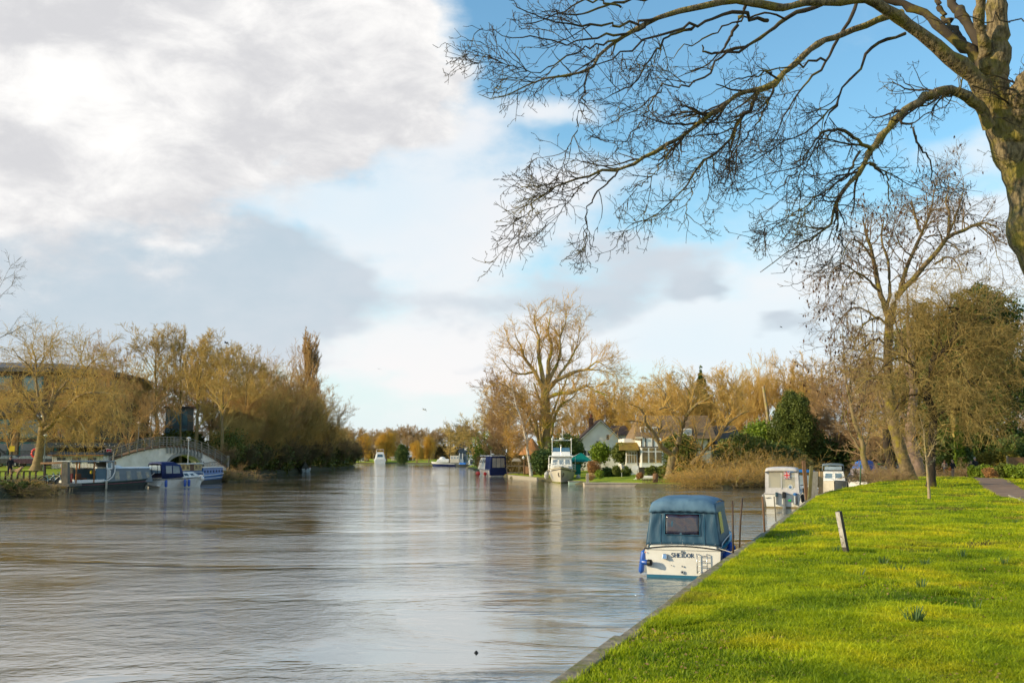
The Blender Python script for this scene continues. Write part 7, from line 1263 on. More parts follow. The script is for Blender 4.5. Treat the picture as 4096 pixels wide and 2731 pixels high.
a = gp(2275, 1936); t = thing('pontoon', 'low pale green landing float in front of the cream cruiser', 'pontoon', (a.x, a.y + .3, 0)); MB().frus(0, 1.4 * 1, 0, 1.2, -.1, .28, ix=.04).build('pontoon_box', mat('pale_green_paint', (.40, .52, .42)), t, bevel=.03); MB().box(-.05, 1.45, -.05, 1.25, .285, .33).build('deck_boards', timber_pale, t)

# ---------------- mooring poles and posts
def pole(name, label, pts, r, D, material, square=False, group=None):
    q = [at(u, v, D) for u, v in pts]; b = q[0]; mb = MB()
    if square: mb.bar(Vector((0, 0, 0)), q[-1] - b, r * 2, r * 1.6)
    else: mb.tube([p - b for p in q], r, 9)
    return tag(mb.build(name, material, loc=b, smooth=not square, bevel=.01 if square else 0), label, 'post', group)
G_ = 'mooring poles beside the cruisers'
steelpole = mat('rusty_pole', (.05, .04, .03), (.10, .05, .025), 4, rough=.6)
pole('mooring_pole', 'dark mooring pole with olive tip just ahead of the nearest teal canopied cruiser', [(2933, 2235), (2930, 2002)], .022, 23.8, steelpole, group=G_)
pole('mooring_pole', 'taller rust topped mooring pole ahead of the nearest teal canopied cruiser', [(2957, 2210), (2962, 2080), (2970, 1991)], .022, 25.2, steelpole, group=G_)
pole('mooring_pole', 'brown leaning mooring pole left of the white canopy boat', [(3060, 2145), (3050, 1985)], .03, 31, timber_brown, group=G_)
pole('mooring_pole', 'thin grey mooring pole in front of the white canopy boat motor', [(3104, 2085), (3096, 1985)], .022, 37, timber, group=G_)
G2 = 'thick mooring posts behind the white canopy boat'
pole('mooring_post', 'tall brown leaning post touching the blue canopied boat', [(3228, 2000), (3214, 1842)], .10, 59, timber_brown, True, G2)
pole('mooring_post', 'tall olive post beside the brown leaning one', [(3236, 2005), (3246, 1862)], .09, 58, mat('olive_timber', (.2, .17, .06), (.12, .10, .04), 4), True, G2)
pole('mooring_post', 'broad pale grey post with weathered face', [(3253, 1990), (3257, 1884)], .20, 62, timber_pale, True, G2)
pole('mooring_post', 'light wooden post in front of the grey topped boat', [(3283, 1985), (3284, 1885)], .12, 63, mat('fresh_timber', (.48, .32, .16), (.36, .24, .12), 5), True, G2)
pole('mooring_pole', 'slim green pole before the blue tarpaulin boat', [(3440, 1950), (3443, 1858)], .05, 80, mat('green_pole', (.06, .12, .06)), group=G_)
# leaning white post on the lawn: sunlit face painted pale, shaded sides dark
b = gp(3387, 2217, 1.03); tp = at(3355, 2046, b.y - .12); mb = MB(); d = (tp - b); n_ = Vector((-.80, -.60, 0)); s_ = d.cross(n_).normalized(); nn = s_.cross(d).normalized(); nn = nn if nn.dot(n_) > 0 else -nn; mb.obox(d * .45, d * .56, s_ * .058, nn * .048); t = thing('marker_post', 'leaning square wooden post with pale sunlit face standing alone in the lawn', 'post', b); mb.build('post_shaft', mat('shaded_post_wood', (.09, .075, .06), (.05, .04, .03), 6, rough=.85, stretch=(3, 3, .5)), t, bevel=.008)
mb = MB(); mb.obox(d * .60 + nn * .052, d * .41, s_ * .056, nn * .004); mb.build('sunlit_face', mat('sunlit_worn_white', (.55, .50, .46), (.32, .28, .24), 9, rough=.8, c3=(.12, .10, .08), c3scale=7, c3lo=.58, c3hi=.66, stretch=(2, 2, .5)), t)
# ================================================================== buildings and furniture
def wall_frame(a, b, z0, z1):
    a, b = Vector(a), Vector(b); return (Vector((a.x, a.y, z0)), Vector((b.x, b.y, z0)), Vector((b.x, b.y, z1)), Vector((a.x, a.y, z1)))
tealframe = mat('teal_frame', (.03, .15, .16), rough=.5)
def long_building():
    plan = [(-112, 130), (-92, 131.5), (-80, 132.5), (-71, 133), (-63, 134), (-58.5, 137), (-56.8, 143), (-56.8, 151), (-58.5, 160), (-62, 170), (-80, 176), (-112, 176)]
    t = thing('long_building', 'four storey curved brick and glass building with sweeping grey metal roof behind the left lawn', 'building', (0, 0, 1.5)); H = 12.8
    MB().prism([(x, y, 0) for x, y in plan], (0, 0, H)).build('wall', brick, t)
    c = np.mean(plan, 0)
    def off(k): return [(c[0] + (x - c[0]) * k, c[1] + (y - c[1]) * k) for x, y in plan]
    o = off(1.035); MB().prism([(x, y, H) for x, y in o], (0, 0, .55)).build('roof', zinc, t); r = MB(); a, b2 = off(1.03), off(.8); n = len(a)
    r.add([(x, y, H + .56) for x, y in a] + [(x, y, H + 1.5) for x, y in b2], [(i, (i + 1) % n, n + (i + 1) % n, n + i) for i in range(n)] + [tuple(range(n, 2 * n))]); r.build('roof_slope', zinc, t)
    for i in range(9):
        a, b = Vector((*plan[i], 0)), Vector((*plan[i + 1], 0)); L = (b - a).length; k = max(1, round(L / 4.2))
        for j in range(k):
            u0, u1 = (j + .0) / k, (j + 1.) / k; pier = .30
            W = wall_frame(a + (b - a) * (u0 + pier / k), a + (b - a) * (u1 - .03 / k), 0, H)
            for (z0, z1, gm) in ((.35, 3.4, glass), (3.9, 6.4, glass_teal if i < 4 else glass), (10.1, 12.2, glass_teal)):
                if i >= 4 and z0 > 9 and j % 2: continue
                f = panel(MB(), W, 0, 1, z0 / H, z1 / H, .06, .1).build('window', tealframe, t); panel(MB(), W, .07, .93, (z0 + .2) / H, (z1 - .2) / H, .09, .04).build('pane', gm, f)
            Wp = wall_frame(a + (b - a) * u0, a + (b - a) * (u0 + (pier - .02) / k), 0, H); panel(MB(), Wp, .06, .94, 0, 6.5 / H, .16, .2).build('pier', tanstone, t)
    m = MB(); o = off(1.012); m.prism([(x, y, 6.9) for x, y in o], (0, 0, 2.3)); m.build('grey_band', mat('slate_band', (.06, .055, .055), (.04, .04, .045), .6, rough=.5), t)
    MB().tube([(-68.5, 132.6, 8), (-68.5, 132.6, 2.6), (-67.7, 132.4, 1.9), (-67.7, 132.4, 0)], .15, 6).build('drainpipe', iron, t)
long_building()
a, b = at(655, 1850, 168), at(745, 1850, 168); t = thing('glass_tower', 'teal glazed stair tower seen between the lime trunks above the footbridge', 'building', (a.x, a.y, 1.5)); w_ = b.x - a.x
MB().box(0, w_, 0, 3, 0, 9.5).build('wall', mat('pale_frame', (.16, .22, .24)), t); W = (Vector((0, 0, 0)), Vector((w_, 0, 0)), Vector((w_, 0, 9.5)), Vector((0, 0, 9.5)))
for i in range(4):
    for j in range(3): panel(MB(), W, i / 4 + .03, (i + 1) / 4 - .03, j / 3 + .03, (j + 1) / 3 - .03, .05, .06).build('window', mat('clear_teal_glass', (.30, .50, .52), (.10, .22, .26), .4, rough=.12, spec=.9), t)
MB().box(-.3, w_ + .3, -.3, 3.3, 9.5, 9.8).build('roof', zinc, t)
# ---------------- footbridge
def bridge():
    A, B = Vector((-49.5, 119.5, 0)), Vector((-37.4, 131.5, 0)); t = thing('footbridge', 'arched white concrete footbridge with timber railings over the side channel', 'bridge', A); ax = (B - A); L = ax.length; ux = ax / L; uy = Vector((-ux.y, ux.x, 0)); wd = 2.2
    zd = lambda s: 4.35 - (2.5 * ((.56 - s) / .56) ** 2 if s < .56 else 2.7 * ((s - .56) / .44) ** 2); P = lambda s, w_, z: ux * (L * s) + uy * w_ + Vector((0, 0, z))
    N = 48; za = lambda s: 0 if not .50 < s < .80 else 1.15 + 2.05 * math.sqrt(max(0, 1 - ((s - .65) / .15) ** 2))
    for nm, w0, w1 in (('spandrel_wall', -.12, .12), ('spandrel_wall', wd - .12, wd + .12)):
        rows = [[P(i / N, w0, max(za(i / N), -.3)), P(i / N, w0, zd(i / N) - .22), P(i / N, w1, zd(i / N) - .22), P(i / N, w1, max(za(i / N), -.3))] for i in range(N + 1)]; MB().grid(rows, close=True).build(nm, concrete, t)
    rows = [[P(i / N, 0, za(i / N) + .0), P(i / N, wd, za(i / N))] for i in range(24, 39)]; MB().grid(rows).build('arch_soffit', concrete, t, solid=.1)
    m = MB(); rows = [[P(.5 + .3 * i / 24, -.2, za(.5 + .3 * i / 24 * .999 + .0001)), P(.5 + .3 * i / 24, -.2, za(.5 + .3 * i / 24 * .999 + .0001) + .45)] for i in range(25)]; m.grid(rows); m.build('arch_ring', mat('arch_grey', (.36, .35, .33), (.26, .26, .24), 1), t, solid=.08)
    rows = [[P(i / N, -.3, zd(i / N) - .2), P(i / N, -.3, zd(i / N)), P(i / N, wd + .3, zd(i / N)), P(i / N, wd + .3, zd(i / N) - .2)] for i in range(N + 1)]; MB().grid(rows, close=True).build('deck', mat('deck_boards', (.22, .13, .08), (.14, .09, .055), 3, stretch=(4, 4, 1)), t)
    m = MB(); [m.obox(P(.51 + .27 * i / 10, -.3, zd(.51 + .27 * i / 10) - .55), ux * .07, uy * .12, (0, 0, .38)) for i in range(11)]; m.build('corbels', mat('arch_grey', (.36, .35, .33)), t)
    wood = mat('silver_timber', (.30, .27, .23), (.19, .17, .14), 4, rough=.85, c3=(.17, .15, .04), c3scale=1.2, c3lo=.5, c3hi=.65)
    for w_ in (-.28, wd + .28):
        r_ = MB(); 
        for dz, wdt in ((1.12, .15), (.78, .07), (.50, .07), (.24, .07)): 
            for i in range(24): r_.bar(P(i / 24, w_, zd(i / 24) + dz), P((i + 1) / 24, w_, zd((i + 1) / 24) + dz), wdt if dz > 1 else .05, .07 if dz > 1 else .10)
        r_.build('railing', wood, t); r_ = MB(); [MB().obox(P(i / 18, w_ + (.06 if w_ > 0 else -.06), zd(i / 18) + .42), ux * .06, uy * .05, (0, 0, .7)).build('railing_post', wood, t) for i in range(1, 18)]
        for s_ in (0, 1): r_ = MB(); r_.obox(P(s_, w_, zd(s_) + .45), ux * .13, uy * .13, (0, 0, 1.0)); r_.build('end_post', wood, t)
    m = MB(); rows = [[P(-.2 + .2 * i / 6, -.4, 1.15 + .7 * i / 6), P(-.2 + .2 * i / 6, wd + .4, 1.15 + .7 * i / 6)] for i in range(7)]; m.grid(rows); m.build('approach_ramp', soil, t, solid=.1)
    o = thing('notice_board', 'small red and white notice on the left bridge railing', 'sign', A + P(.14, wd + .1, zd(.14) + .7)); m = MB(); m.obox((0, 0, 0), ux * .32, uy * .02, (0, 0, .3)); m.build('board', white, o); m = MB(); m.obox(-uy * .03 + Vector((0, 0, .08)), ux * .30, uy * .012, (0, 0, .16)); m.build('red_panel', mat('flag_red', (.6, .03, .04)), o)
bridge()
def railings(name, label, a, b, h, n, r, material, z0=None, cat='fence', rails=(1., .1)):
    a, b = Vector(a), Vector(b); t = thing(name, label, cat, a); m = MB(); d = b - a; [m.tube([d * (i / n), d * (i / n) + Vector((0, 0, h))], r, 4) for i in range(n + 1)]; m.build('bars', material, t)
    m = MB(); [m.bar(Vector((0, 0, h * q)), d + Vector((0, 0, h * q)), r * 2.5) for q in rails]; m.build('rails', material, t); return t
railings('railing', 'long black iron railing between the left lawn and the parked cars', (-62, 117, 1.75), (-52.8, 117, 1.75), 1.9, 60, .022, iron)
railings('railing', 'black iron railing in front of the white riverside kiosk', (-52.5, 113, 1.6), (-45.6, 113.5, 1.5), 2.0, 44, .022, iron)
railings('railing', 'thin iron railing on the right of the bridge arch', at(790, 1890, 124) * 1 - Vector((0, 0, .2)), at(890, 1885, 126), 1.3, 30, .02, iron)
t = thing('knee_rail', 'low dark knee rail fence along the riverside path by the dog walker', 'fence', (-46.4, 86.8, 1.25)); m = MB(); k = 11
for i in range(k): MB().box(i * .5 - .06, i * .5 + .06, -.06 + i * .05, .06 + i * .05, -.15, .55).build('post', timber_dark, t); m = MB(); m.bar((-.2, 0, .56), (5.2, .5, .56), .09); m.build('rail', timber_dark, t)
path_strip('towpath', [(-60, 84.6), (-50, 85.0), (-45, 85.6), (-42.5, 90), (-43, 98), (-44, 108)], [1.6, 1.6], pathm, hf=lambda x, y: 1.34, dz=.0)
t = thing('kiosk', 'low white riverside kiosk with dark roof behind the railing', 'kiosk', (-54.4, 118.6, 1.6)); MB().box(0, 6, 0, 3, 0, 1.55).build('wall', white, t); MB().frus(-.3, 6.3, -.6, 3.4, 1.55, 1.95, iy0=.5, iy1=.5).build('roof', slate, t); MB().box(-.3, 6.3, -.65, -.58, 1.5, 1.62).build('fascia', oak, t); [MB().box(.6 + 1.8 * i, 1.6 + 1.8 * i, -.03, .02, .6, 1.3).build('hatch', glass, t) for i in range(3)]
t = thing('pavilion', 'long dark roofed open pavilion strung with small bulbs left of the bridge', 'pavilion', (-58, 123, 1.6)); MB().frus(0, 8.6, 0, 5, 2.5, 3.1, ix=.2, iy0=.6, iy1=.6).build('roof', darkhull, t); MB().box(.3, 8.4, 4.8, 5, 0, 2.5).build('back_wall', darkhull, t); [MB().box(.1 + 2.05 * i, .25 + 2.05 * i, .1, .25, 0, 2.5).build('post', iron, t) for i in range(5)]
m = MB(); [m.lathe([(.02, -.06), (.06, 0), (.02, .06)], 6, c=(2 + i * .6, -.12, 2.7 + .25 * (((i % 5) - 2) / 2) ** 2)) for i in range(13)]; m.build('bulb_string', mat('bulb_glass', (.9, .88, .8), rough=.1), t)
for i, (u, tx) in enumerate(((40, 'dark estate car parked behind the railing at the left edge'), (118, 'dark car with plum roof behind the left lawn'), (205, 'dark blue car nose on behind the plane tree trunk'))):
    p = at(u, 1850, 121); t = thing('parked_car', tx, 'car', (p.x, p.y, 1.75), R(8 - 5 * i), 'cars parked behind the railing'); cm = mat(['car_grey', 'car_plum', 'car_navy'][i], [(.06, .065, .07), (.09, .02, .05), (.02, .03, .06)][i], rough=.2, spec=.8, coat=.6)
    m = MB(); prof = [(-2.1, .35), (-2.15, .75), (-1.9, .95), (-1.2, 1.0), (-.7, 1.42), (.9, 1.45), (1.6, 1.0), (2.0, .92), (2.15, .7), (2.1, .35)]; m.prism([(x, -.85, z) for x, z in prof], (0, 1.7, 0)); m.build('body', cm, t, bevel=.08)
    for y0 in (-.87, .86): m = MB(); m.prism([(-1.05, y0, 1.0), (-.66, y0, 1.34), (.82, y0, 1.36), (1.35, y0, 1.0)], (0, .02, 0)); m.build('window', glass_pale, t)
    for x in (-1.35, 1.3):
        for y in (-.82, .82): w_ = MB().lathe([(.2, -.1), (.32, -.08), (.32, .08), (.2, .1)], 16, c=(x, y, .32), axis='y').build('wheel', black, t); MB().lathe([(.05, -.115), (.18, -.11), (.18, .11), (.05, .115)], 12, c=(x, y, .32), axis='y').build('rim', steel, w_)
    [MB().box(2.08, 2.17, y, y + .3, .65, .8).build('headlight', glass_pale, t) for y in (-.8, .5)]
for (u, vt, D, h, two, tx) in ((159, 1664, 112, 0, True, 'twin headed pale lamp post behind the plane tree'), (182, 1740, 108, 0, False, 'thin grey lamp post right of the plane trunk'), (556, 1690, 126, 0, False, 'slim lamp post left of the bridge railing')):
    p = at(u, vt, D); t = thing('street_lamp', tx, 'lamp', (p.x, p.y, 1.6)); h = p.z - 1.6; MB().tube([(0, 0, -.1), (0, 0, h)], [.08, .05], 8).build('pole', mat('lamp_grey', (.35, .36, .36)), t); [MB().lathe([(.06, -.2), (.2, -.05), (.2, .05), (.05, .12)], 10, c=(x, 0, h)).build('lamp_head', white, t) for x in ((-.35, .35) if two else (0,))]
p = at(140, 1812, 108); t = thing('lifebuoy', 'red lifebuoy on a post left of the plane trunk', 'lifebuoy', (p.x, p.y, 1.6)); h = p.z - 1.6; MB().tube([(0, .12, 0), (0, .12, h + .6)], .05, 6).build('post', white, t); m = MB(); m.tube([(.36 * math.cos(a * .39), 0, h + .42 * math.sin(a * .39)) for a in range(16)], .11, 8, closed=True); m.build('ring', redbuoy, t, smooth=True)
p = at(49, 1794, 112); t = thing('sign', 'small yellow sign on a thin post above the parked cars', 'sign', (p.x, p.y, 1.6)); MB().tube([(0, 0, 0), (0, 0, p.z - 1.6)], .04, 6).build('post', iron, t); MB().box(-.3, .3, -.06, -.03, p.z - 1.9, p.z - 1.3).build('plate', mat('yellow', (.6, .42, .02)), t)
for (u, v0, v1, D, r, tx) in ((262, 1955, 1848, 88.5, .28, 'broad weathered timber mooring pile left of the houseboat'), (285, 1950, 1868, 93, .16, 'narrower mooring pile behind the houseboat stern'), (460, 1900, 1845, 104, .09, 'pale timber post beside the navigation moorings')): pole('mooring_pile', tx, [(u, v0), (u + 1, v1)], r, D, timber, True)
a, b = at(172, 1852, 92), at(262, 1850, 90); t = thing('jetty', 'low timber landing beam with bicycles under it left of the houseboat', 'jetty', a); MB().bar((0, 0, 0), b - a, .5, .16).build('beam', timber_brown, t); [MB().box(x - .08, x + .08, -.1, .1, -2.3, 0).build('pile', timber_dark, t) for x in (.2, 1.9)]
def bicycle(label, loc, rz, m):
    t = thing('bicycle', label, 'bicycle', loc, rz, 'bicycles left on the low bank')
    for x in (-.5, .52):
        w_ = MB().tube([(x + .33 * math.cos(a * .393), 0, .34 + .33 * math.sin(a * .393)) for a in range(16)], .03, 5, closed=True).build('wheel', black, t); s = MB(); [s.tube([(x, 0, .34), (x + .32 * math.cos(a * .785), 0, .34 + .32 * math.sin(a * .785))], .004, 3) for a in range(8)]; s.build('spokes', steel, w_)
    f = MB(); [f.tube([a, b], .02, 6) for a, b in (((-.5, 0, .34), (-.05, 0, .32)), ((-.05, 0, .32), (-.2, 0, .8)), ((-.5, 0, .34), (-.18, 0, .72)), ((-.18, 0, .72), (.38, 0, .78)), ((-.05, 0, .32), (.40, 0, .68)), ((.52, 0, .34), (.36, 0, .95)))]; f.build('frame', m, t)
    MB().tube([(.30, -.25, 1.0), (.36, 0, .96), (.30, .25, 1.0)], .016, 5).build('handlebar', steel, t); MB().frus(-.32, -.1, -.07, .07, .80, .87, ix=.02).build('saddle', black, t); MB().tube([(-.05, -.1, .2), (-.05, -.05, .32), (-.05, .1, .44)], .014, 4).build('pedal_crank', steel, t)
for i, (u, D, rz, m_, tx) in enumerate(((196, 87.5, 10, mat('pale_blue_frame', (.15, .35, .42)), 'pale blue bicycle leaning at the water edge'), (222, 88.5, -8, steel, 'silver bicycle between the blue one and the mooring pile'), (243, 89, 5, black, 'black bicycle against the mooring pile'))): p = at(u, 1900, D); bicycle(tx, (p.x, p.y, .72), R(rz), m_)
MB().box(0, 4.5, 0, 2.0, -.4, 0).build('tmp', timber_dark) if False else None
p = at(170, 1930, 88); t = thing('timber_stage', 'low dark timber stage carrying the bicycles', 'jetty', (p.x, p.y - .6, 0)); MB().box(0, 2.6, 0, 2.6, .5, .7).build('deck', timber, t); [MB().box(x, x + .2, 0, .2, -.3, .5).build('pile', timber_dark, t) for x in (.1, 1.2, 2.3)]

# ---------------- island houses
def gable_house():
    D = 150.; P = lambda u, v: at(u, v, D); x0, x1 = P(2300, 1800).x, P(2506, 1800).x; ze, za = P(2310, 1781).z, P(2404, 1684).z; t = thing('gable_house', 'white rendered house showing its steep gable end with one small upper window', 'house', (x0, D, .9)); W = x1 - x0; e, ap = ze - .9, za - .9; k = .5
    MB().prism([(0, 0, -.3), (W, 0, -.3), (W, 0, e), (W / 2, 0, ap), (0, 0, e)], (0, 10, 0)).build('wall', render_wall, t)
    r = MB()
    for s, x in ((-1, 0), (1, W)):
        a, b = Vector((W / 2, -.35, ap + .12)), Vector((x + s * .45, -.35, e - .25)); r.prism([a, b, b + Vector((0, 0, .2)), a + Vector((0, 0, .22))] if s < 0 else [a, a + Vector((0, 0, .22)), b + Vector((0, 0, .2)), b], (0, 10.8, 0))
    rf = r.build('roof', tiles, t); b_ = MB()
    for s, x in ((-1, 0), (1, W)): b_.bar((W / 2, -.40, ap + .1), (x + s * .45, -.40, e - .28), .06, .28, up=(0, 1, 0))
    b_.build('bargeboard', white, t); c = MB(); cx = P(2372, 1700).x - x0; c.box(cx - .35, cx + .35, 3.2, 4.0, e, ap + .6); ch = c.build('chimney', brick, rf); MB().lathe([(.14, 0), (.16, .1), (.12, .6)], 10, c=(cx, 3.6, ap + .6)).build('chimney_pot', mat('terracotta', (.35, .12, .06)), rf)
    WF = (Vector((0, 0, 0)), Vector((W, 0, 0)), Vector((W, 0, ap)), Vector((0, 0, ap)))
    def wi(u0, u1, v0, v1, n=1):
        A, B = P(u0, v0), P(u1, v1); a, b, c_, d = (A.x - x0) / W, (B.x - x0) / W, (B.z - .9) / ap, (A.z - .9) / ap; f = panel(MB(), WF, a, b, c_, d, .05, .08).build('window', white, t)
        for i in range(n): q = (b - a) / n; panel(MB(), WF, a + q * i + .008, a + q * (i + 1) - .008, c_ + .012, d - .012, .075, .03).build('pane', glass, f)
        panel(MB(), WF, a - .01, b + .01, c_ - .018, c_, .12, .14).build('sill', white, f)
    wi(2424, 2438, 1736, 1761); wi(2319, 2362, 1799, 1824, 3); wi(2396, 2404, 1800, 1822)
    m = MB(); m.box(P(2367, 0).x - x0, P(2382, 0).x - x0, -.35, -.04, P(0, 1777).z - .9, P(0, 1763).z - .9); ac = m.build('air_conditioner', mat('ac_grey', (.35, .32, .28)), t); MB().lathe([(.16, -.37), (.16, -.35)], 14, c=(P(2374, 0).x - x0, 0, P(0, 1770).z - .9), axis='y').build('fan_grille', black, ac)
    m = MB(); m.tube([(P(2405, 0).x - x0, 1, ap), (P(2405, 0).x - x0, 1, ap + 1.0)], .03, 5); m.tube([(P(2400, 0).x - x0, 1, ap + .9), (P(2412, 0).x - x0, 1, ap + .9)], .02, 4); m.build('aerial', steel, rf)
gable_house()
def bay_house():
    D = 124.; P = lambda u, v: at(u, v, D); X = lambda u: P(u, 1800).x; Z = lambda v: P(2600, v).z; z0 = .7; x0 = X(2500); t = thing('timbered_house', 'white half timbered house with glazed bay, mossy skirt roof and tall tiled roof', 'house', (x0, D, z0)); q = lambda u: X(u) - x0; h = lambda v: Z(v) - z0
    beam = mat('dark_beam', (.10, .075, .05))
    MB().box(q(2506), q(2860), 2.5, 9.5, -.2, h(1752)).build('wall', render_wall, t); MB().box(q(2506), q(2552), .8, 2.5, -.2, h(1800)).build('side_bay', render_wall, t)
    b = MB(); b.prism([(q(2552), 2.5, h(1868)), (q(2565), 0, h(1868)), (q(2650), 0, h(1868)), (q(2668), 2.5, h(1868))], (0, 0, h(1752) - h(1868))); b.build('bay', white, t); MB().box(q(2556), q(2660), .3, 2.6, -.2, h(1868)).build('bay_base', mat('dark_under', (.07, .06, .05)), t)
    F = lambda a, c, y0, y1, va, vb: (Vector((q(a), y0, h(vb))), Vector((q(c), y1, h(vb))), Vector((q(c), y1, h(va))), Vector((q(a), y0, h(va))))
    def pane(W, n, frm=white): 
        f = panel(MB(), W, 0, 1, 0, 1, .05, .05).build('window', frm, t)
        for i in range(n): panel(MB(), W, i / n + .035, (i + 1) / n - .035, .04, .70, .075, .03).build('pane', mat('warm_glass', (.30, .22, .11), (.12, .10, .07), 1.0, rough=.08, spec=.9), f); panel(MB(), W, i / n + .035, (i + 1) / n - .035, .76, .96, .075, .03).build('pane', mat('warm_glass', (.30, .22, .11)), f)
    pane(F(2566, 2649, 0, 0, 1788, 1852), 3); pane(F(2553.5, 2564, 2.2, .2, 1788, 1852), 1); pane(F(2508, 2550, .8, .8, 1806, 1852), 4); pane(F(2652, 2667, .3, 2.3, 1788, 1852), 1); pane(F(2556, 2590, 2.5, 2.5, 1754, 1757), 1) if False else None
    m = MB(); [m.box(q(u) - .07, q(u) + .07, -.06, -.01, h(1786), h(1752)) for u in (2566, 2583, 2612, 2648)]; [m.box(q(u) - .08, q(u) + .08, 2.42, 2.49, h(1800), h(1752)) for u in (2690, 2712, 2745, 2790, 2850)]; m.box(q(2555), q(2660), -.07, -.01, h(1789), h(1785)); m.box(q(2670), q(2860), 2.40, 2.48, h(1801), h(1797)); m.build('timber_framing', beam, t)
    MB().frus(q(2480), q(2556), -.3, 4.5, h(1800), h(1768), ix=.0, iy0=2.2).build('skirt_roof', moss_roof, t)
    r = MB(); rz_ = h(1655); r.add([(q(2535), -.2, h(1753)), (q(2880), 1.8, h(1753)), (q(2880), 10, h(1753)), (q(2535), 10, h(1753)), (q(2575), 5.2, rz_), (q(2868), 5.2, rz_)], [(0, 1, 5, 4), (1, 2, 5), (2, 3, 4, 5), (3, 0, 4)]); r.build('roof', mat('brown_tiles', (.26, .17, .09), (.18, .11, .06), 2, rough=.9, bump=.06, bscale=4), t)
    d = MB(); d.box(q(2569), q(2636), 1.2, 4.5, h(1742), h(1706)); dm = d.build('dormer', white, t); [panel(MB(), (Vector((q(2569), 1.2, h(1742))), Vector((q(2636), 1.2, h(1742))), Vector((q(2636), 1.2, h(1706))), Vector((q(2569), 1.2, h(1706)))), i / 4 + .03, (i + 1) / 4 - .03, .12, .9, .03, .02).build('pane', mat('warm_glass', (.30, .22, .11)), dm) for i in range(4)]
    d = MB(); d.box(q(2742), q(2778), 1.6, 4.5, h(1740), h(1712)); dm = d.build('dormer', white, t); panel(MB(), (Vector((q(2742), 1.6, h(1740))), Vector((q(2778), 1.6, h(1740))), Vector((q(2778), 1.6, h(1712))), Vector((q(2742), 1.6, h(1712)))), .1, .9, .15, .85, .03, .02).build('pane', glass_pale, dm)
    pane(F(2780, 2800, 2.5, 2.5, 1795, 1850), 1); MB().box(q(2540), q(2570), -.3, 2.5, h(1754), h(1746)).build('bay_cap', cream, t)
    m = MB(); [m.box(q(u) - .12, q(u) + .12, .85, 1.05, -.1, h(1868)) for u in (2508, 2530, 2550)]; m.build('stilts', beam, t)
bay_house()
for (nm, lb, u0, u1, D, vr, ve, rm, wm_) in (('outbuilding', 'outbuilding with steep dark grey tiled roof behind the bare garden trees', 2872, 2975, 128, 1700, 1790, mat('grey_tiles', (.17, .13, .10), (.11, .085, .07), 5, bump=.1, bscale=6), render_wall), ('outbuilding', 'small dark brown weatherboard shed left of the laurel mound', 2968, 3022, 132, 1738, 1770, slate, mat('dark_board', (.06, .03, .035))), ('house', 'low tiled roof just showing behind the white gable', 2455, 2520, 165, 1700, 1740, tiles, render_wall)):
    a, b = at(u0, 1900, D), at(u1, 1900, D); W = b.x - a.x; zr, z1 = at(u0, vr, D).z - .8, at(u0, ve, D).z - .8; t = thing(nm, lb, 'house', (a.x, D, .8)); MB().box(.2, W - .2, .3, 5.7, -.2, z1 + .1).build('wall', wm_, t); r = MB(); r.add([(-.2, -.2, z1), (W + .4, -.2, z1), (W + .4, 6.2, z1), (-.2, 6.2, z1), (-.1, 3, zr), (W - .3, 3, zr)], [(0, 1, 5, 4), (1, 2, 5), (2, 3, 4, 5), (3, 0, 4), (3, 2, 1, 0)]); r.build('roof', rm, t); MB().box(W * .3, W * .5, .24, .3, z1 * .45, z1 * .8).build('window', glass_pale, t)
# green gazebo, thatched shelter, garden things
D = 122; a = at(2262, 1890, D); b = at(2375, 1890, D); t = thing('gazebo', 'green canvas garden gazebo with white sunlit roof side next to the cream cruiser', 'gazebo', (a.x, D, .5)); W = b.x - a.x; ze, za = at(0, 1846, D).z - .5, at(0, 1812, D).z - .5
r = MB(); r.add([(0, 0, ze), (W, 0, ze), (W, 3.4, ze), (0, 3.4, ze), (W * .62, 1.7, za), (W * .55, 1.7, za)], [(0, 1, 4, 5), (1, 2, 4), (2, 3, 5, 4)]); r.build('canopy', green_canvas, t, solid=.03); r = MB(); r.add([(-.02, -.05, ze + .02), (-.02, 3.45, ze + .02), (W * .55, 1.7, za + .03)], [(0, 2, 1)]); r.build('sunlit_panel', canvas_white, t, solid=.03); [MB().box(x - .07, x + .07, y - .07, y + .07, -.3, ze).build('post', iron, t) for x in (.1, W - .1) for y in (.1, 3.3)]; MB().box(W * .3, W * .55, .5, .6, .3, ze - .3).build('green_curtain', green_canvas, t)  # sun on the left roof side is painted as a white panel
D = 140; a = at(2128, 1880, D); t = thing('thatched_shelter', 'small conical straw roofed bar with round white lamps behind the birch', 'shelter', (a.x, D, .6)); MB().lathe([(1.9, 2.6), (1.6, 3.0), (1.0, 3.7), (.1, 4.9)], 16).build('thatch', mat('straw', (.45, .20, .06), (.30, .13, .04), 5, bump=.05), t); [MB().tube([(1.3 * math.cos(q), 1.3 * math.sin(q), -.2), (1.3 * math.cos(q), 1.3 * math.sin(q), 2.7)], .08, 6).build('post', timber_brown, t) for q in (.5, 2.1, 3.7, 5.3)]; MB().lathe([(1.2, 0), (1.2, 1.0)], 16).build('counter', timber_brown, t); [MB().lathe([(.05, -.22), (.22, 0), (.05, .22)], 10, c=(x, -1.6, 2.2)).build('globe_lamp', white, t) for x in (-1.2, .9)]
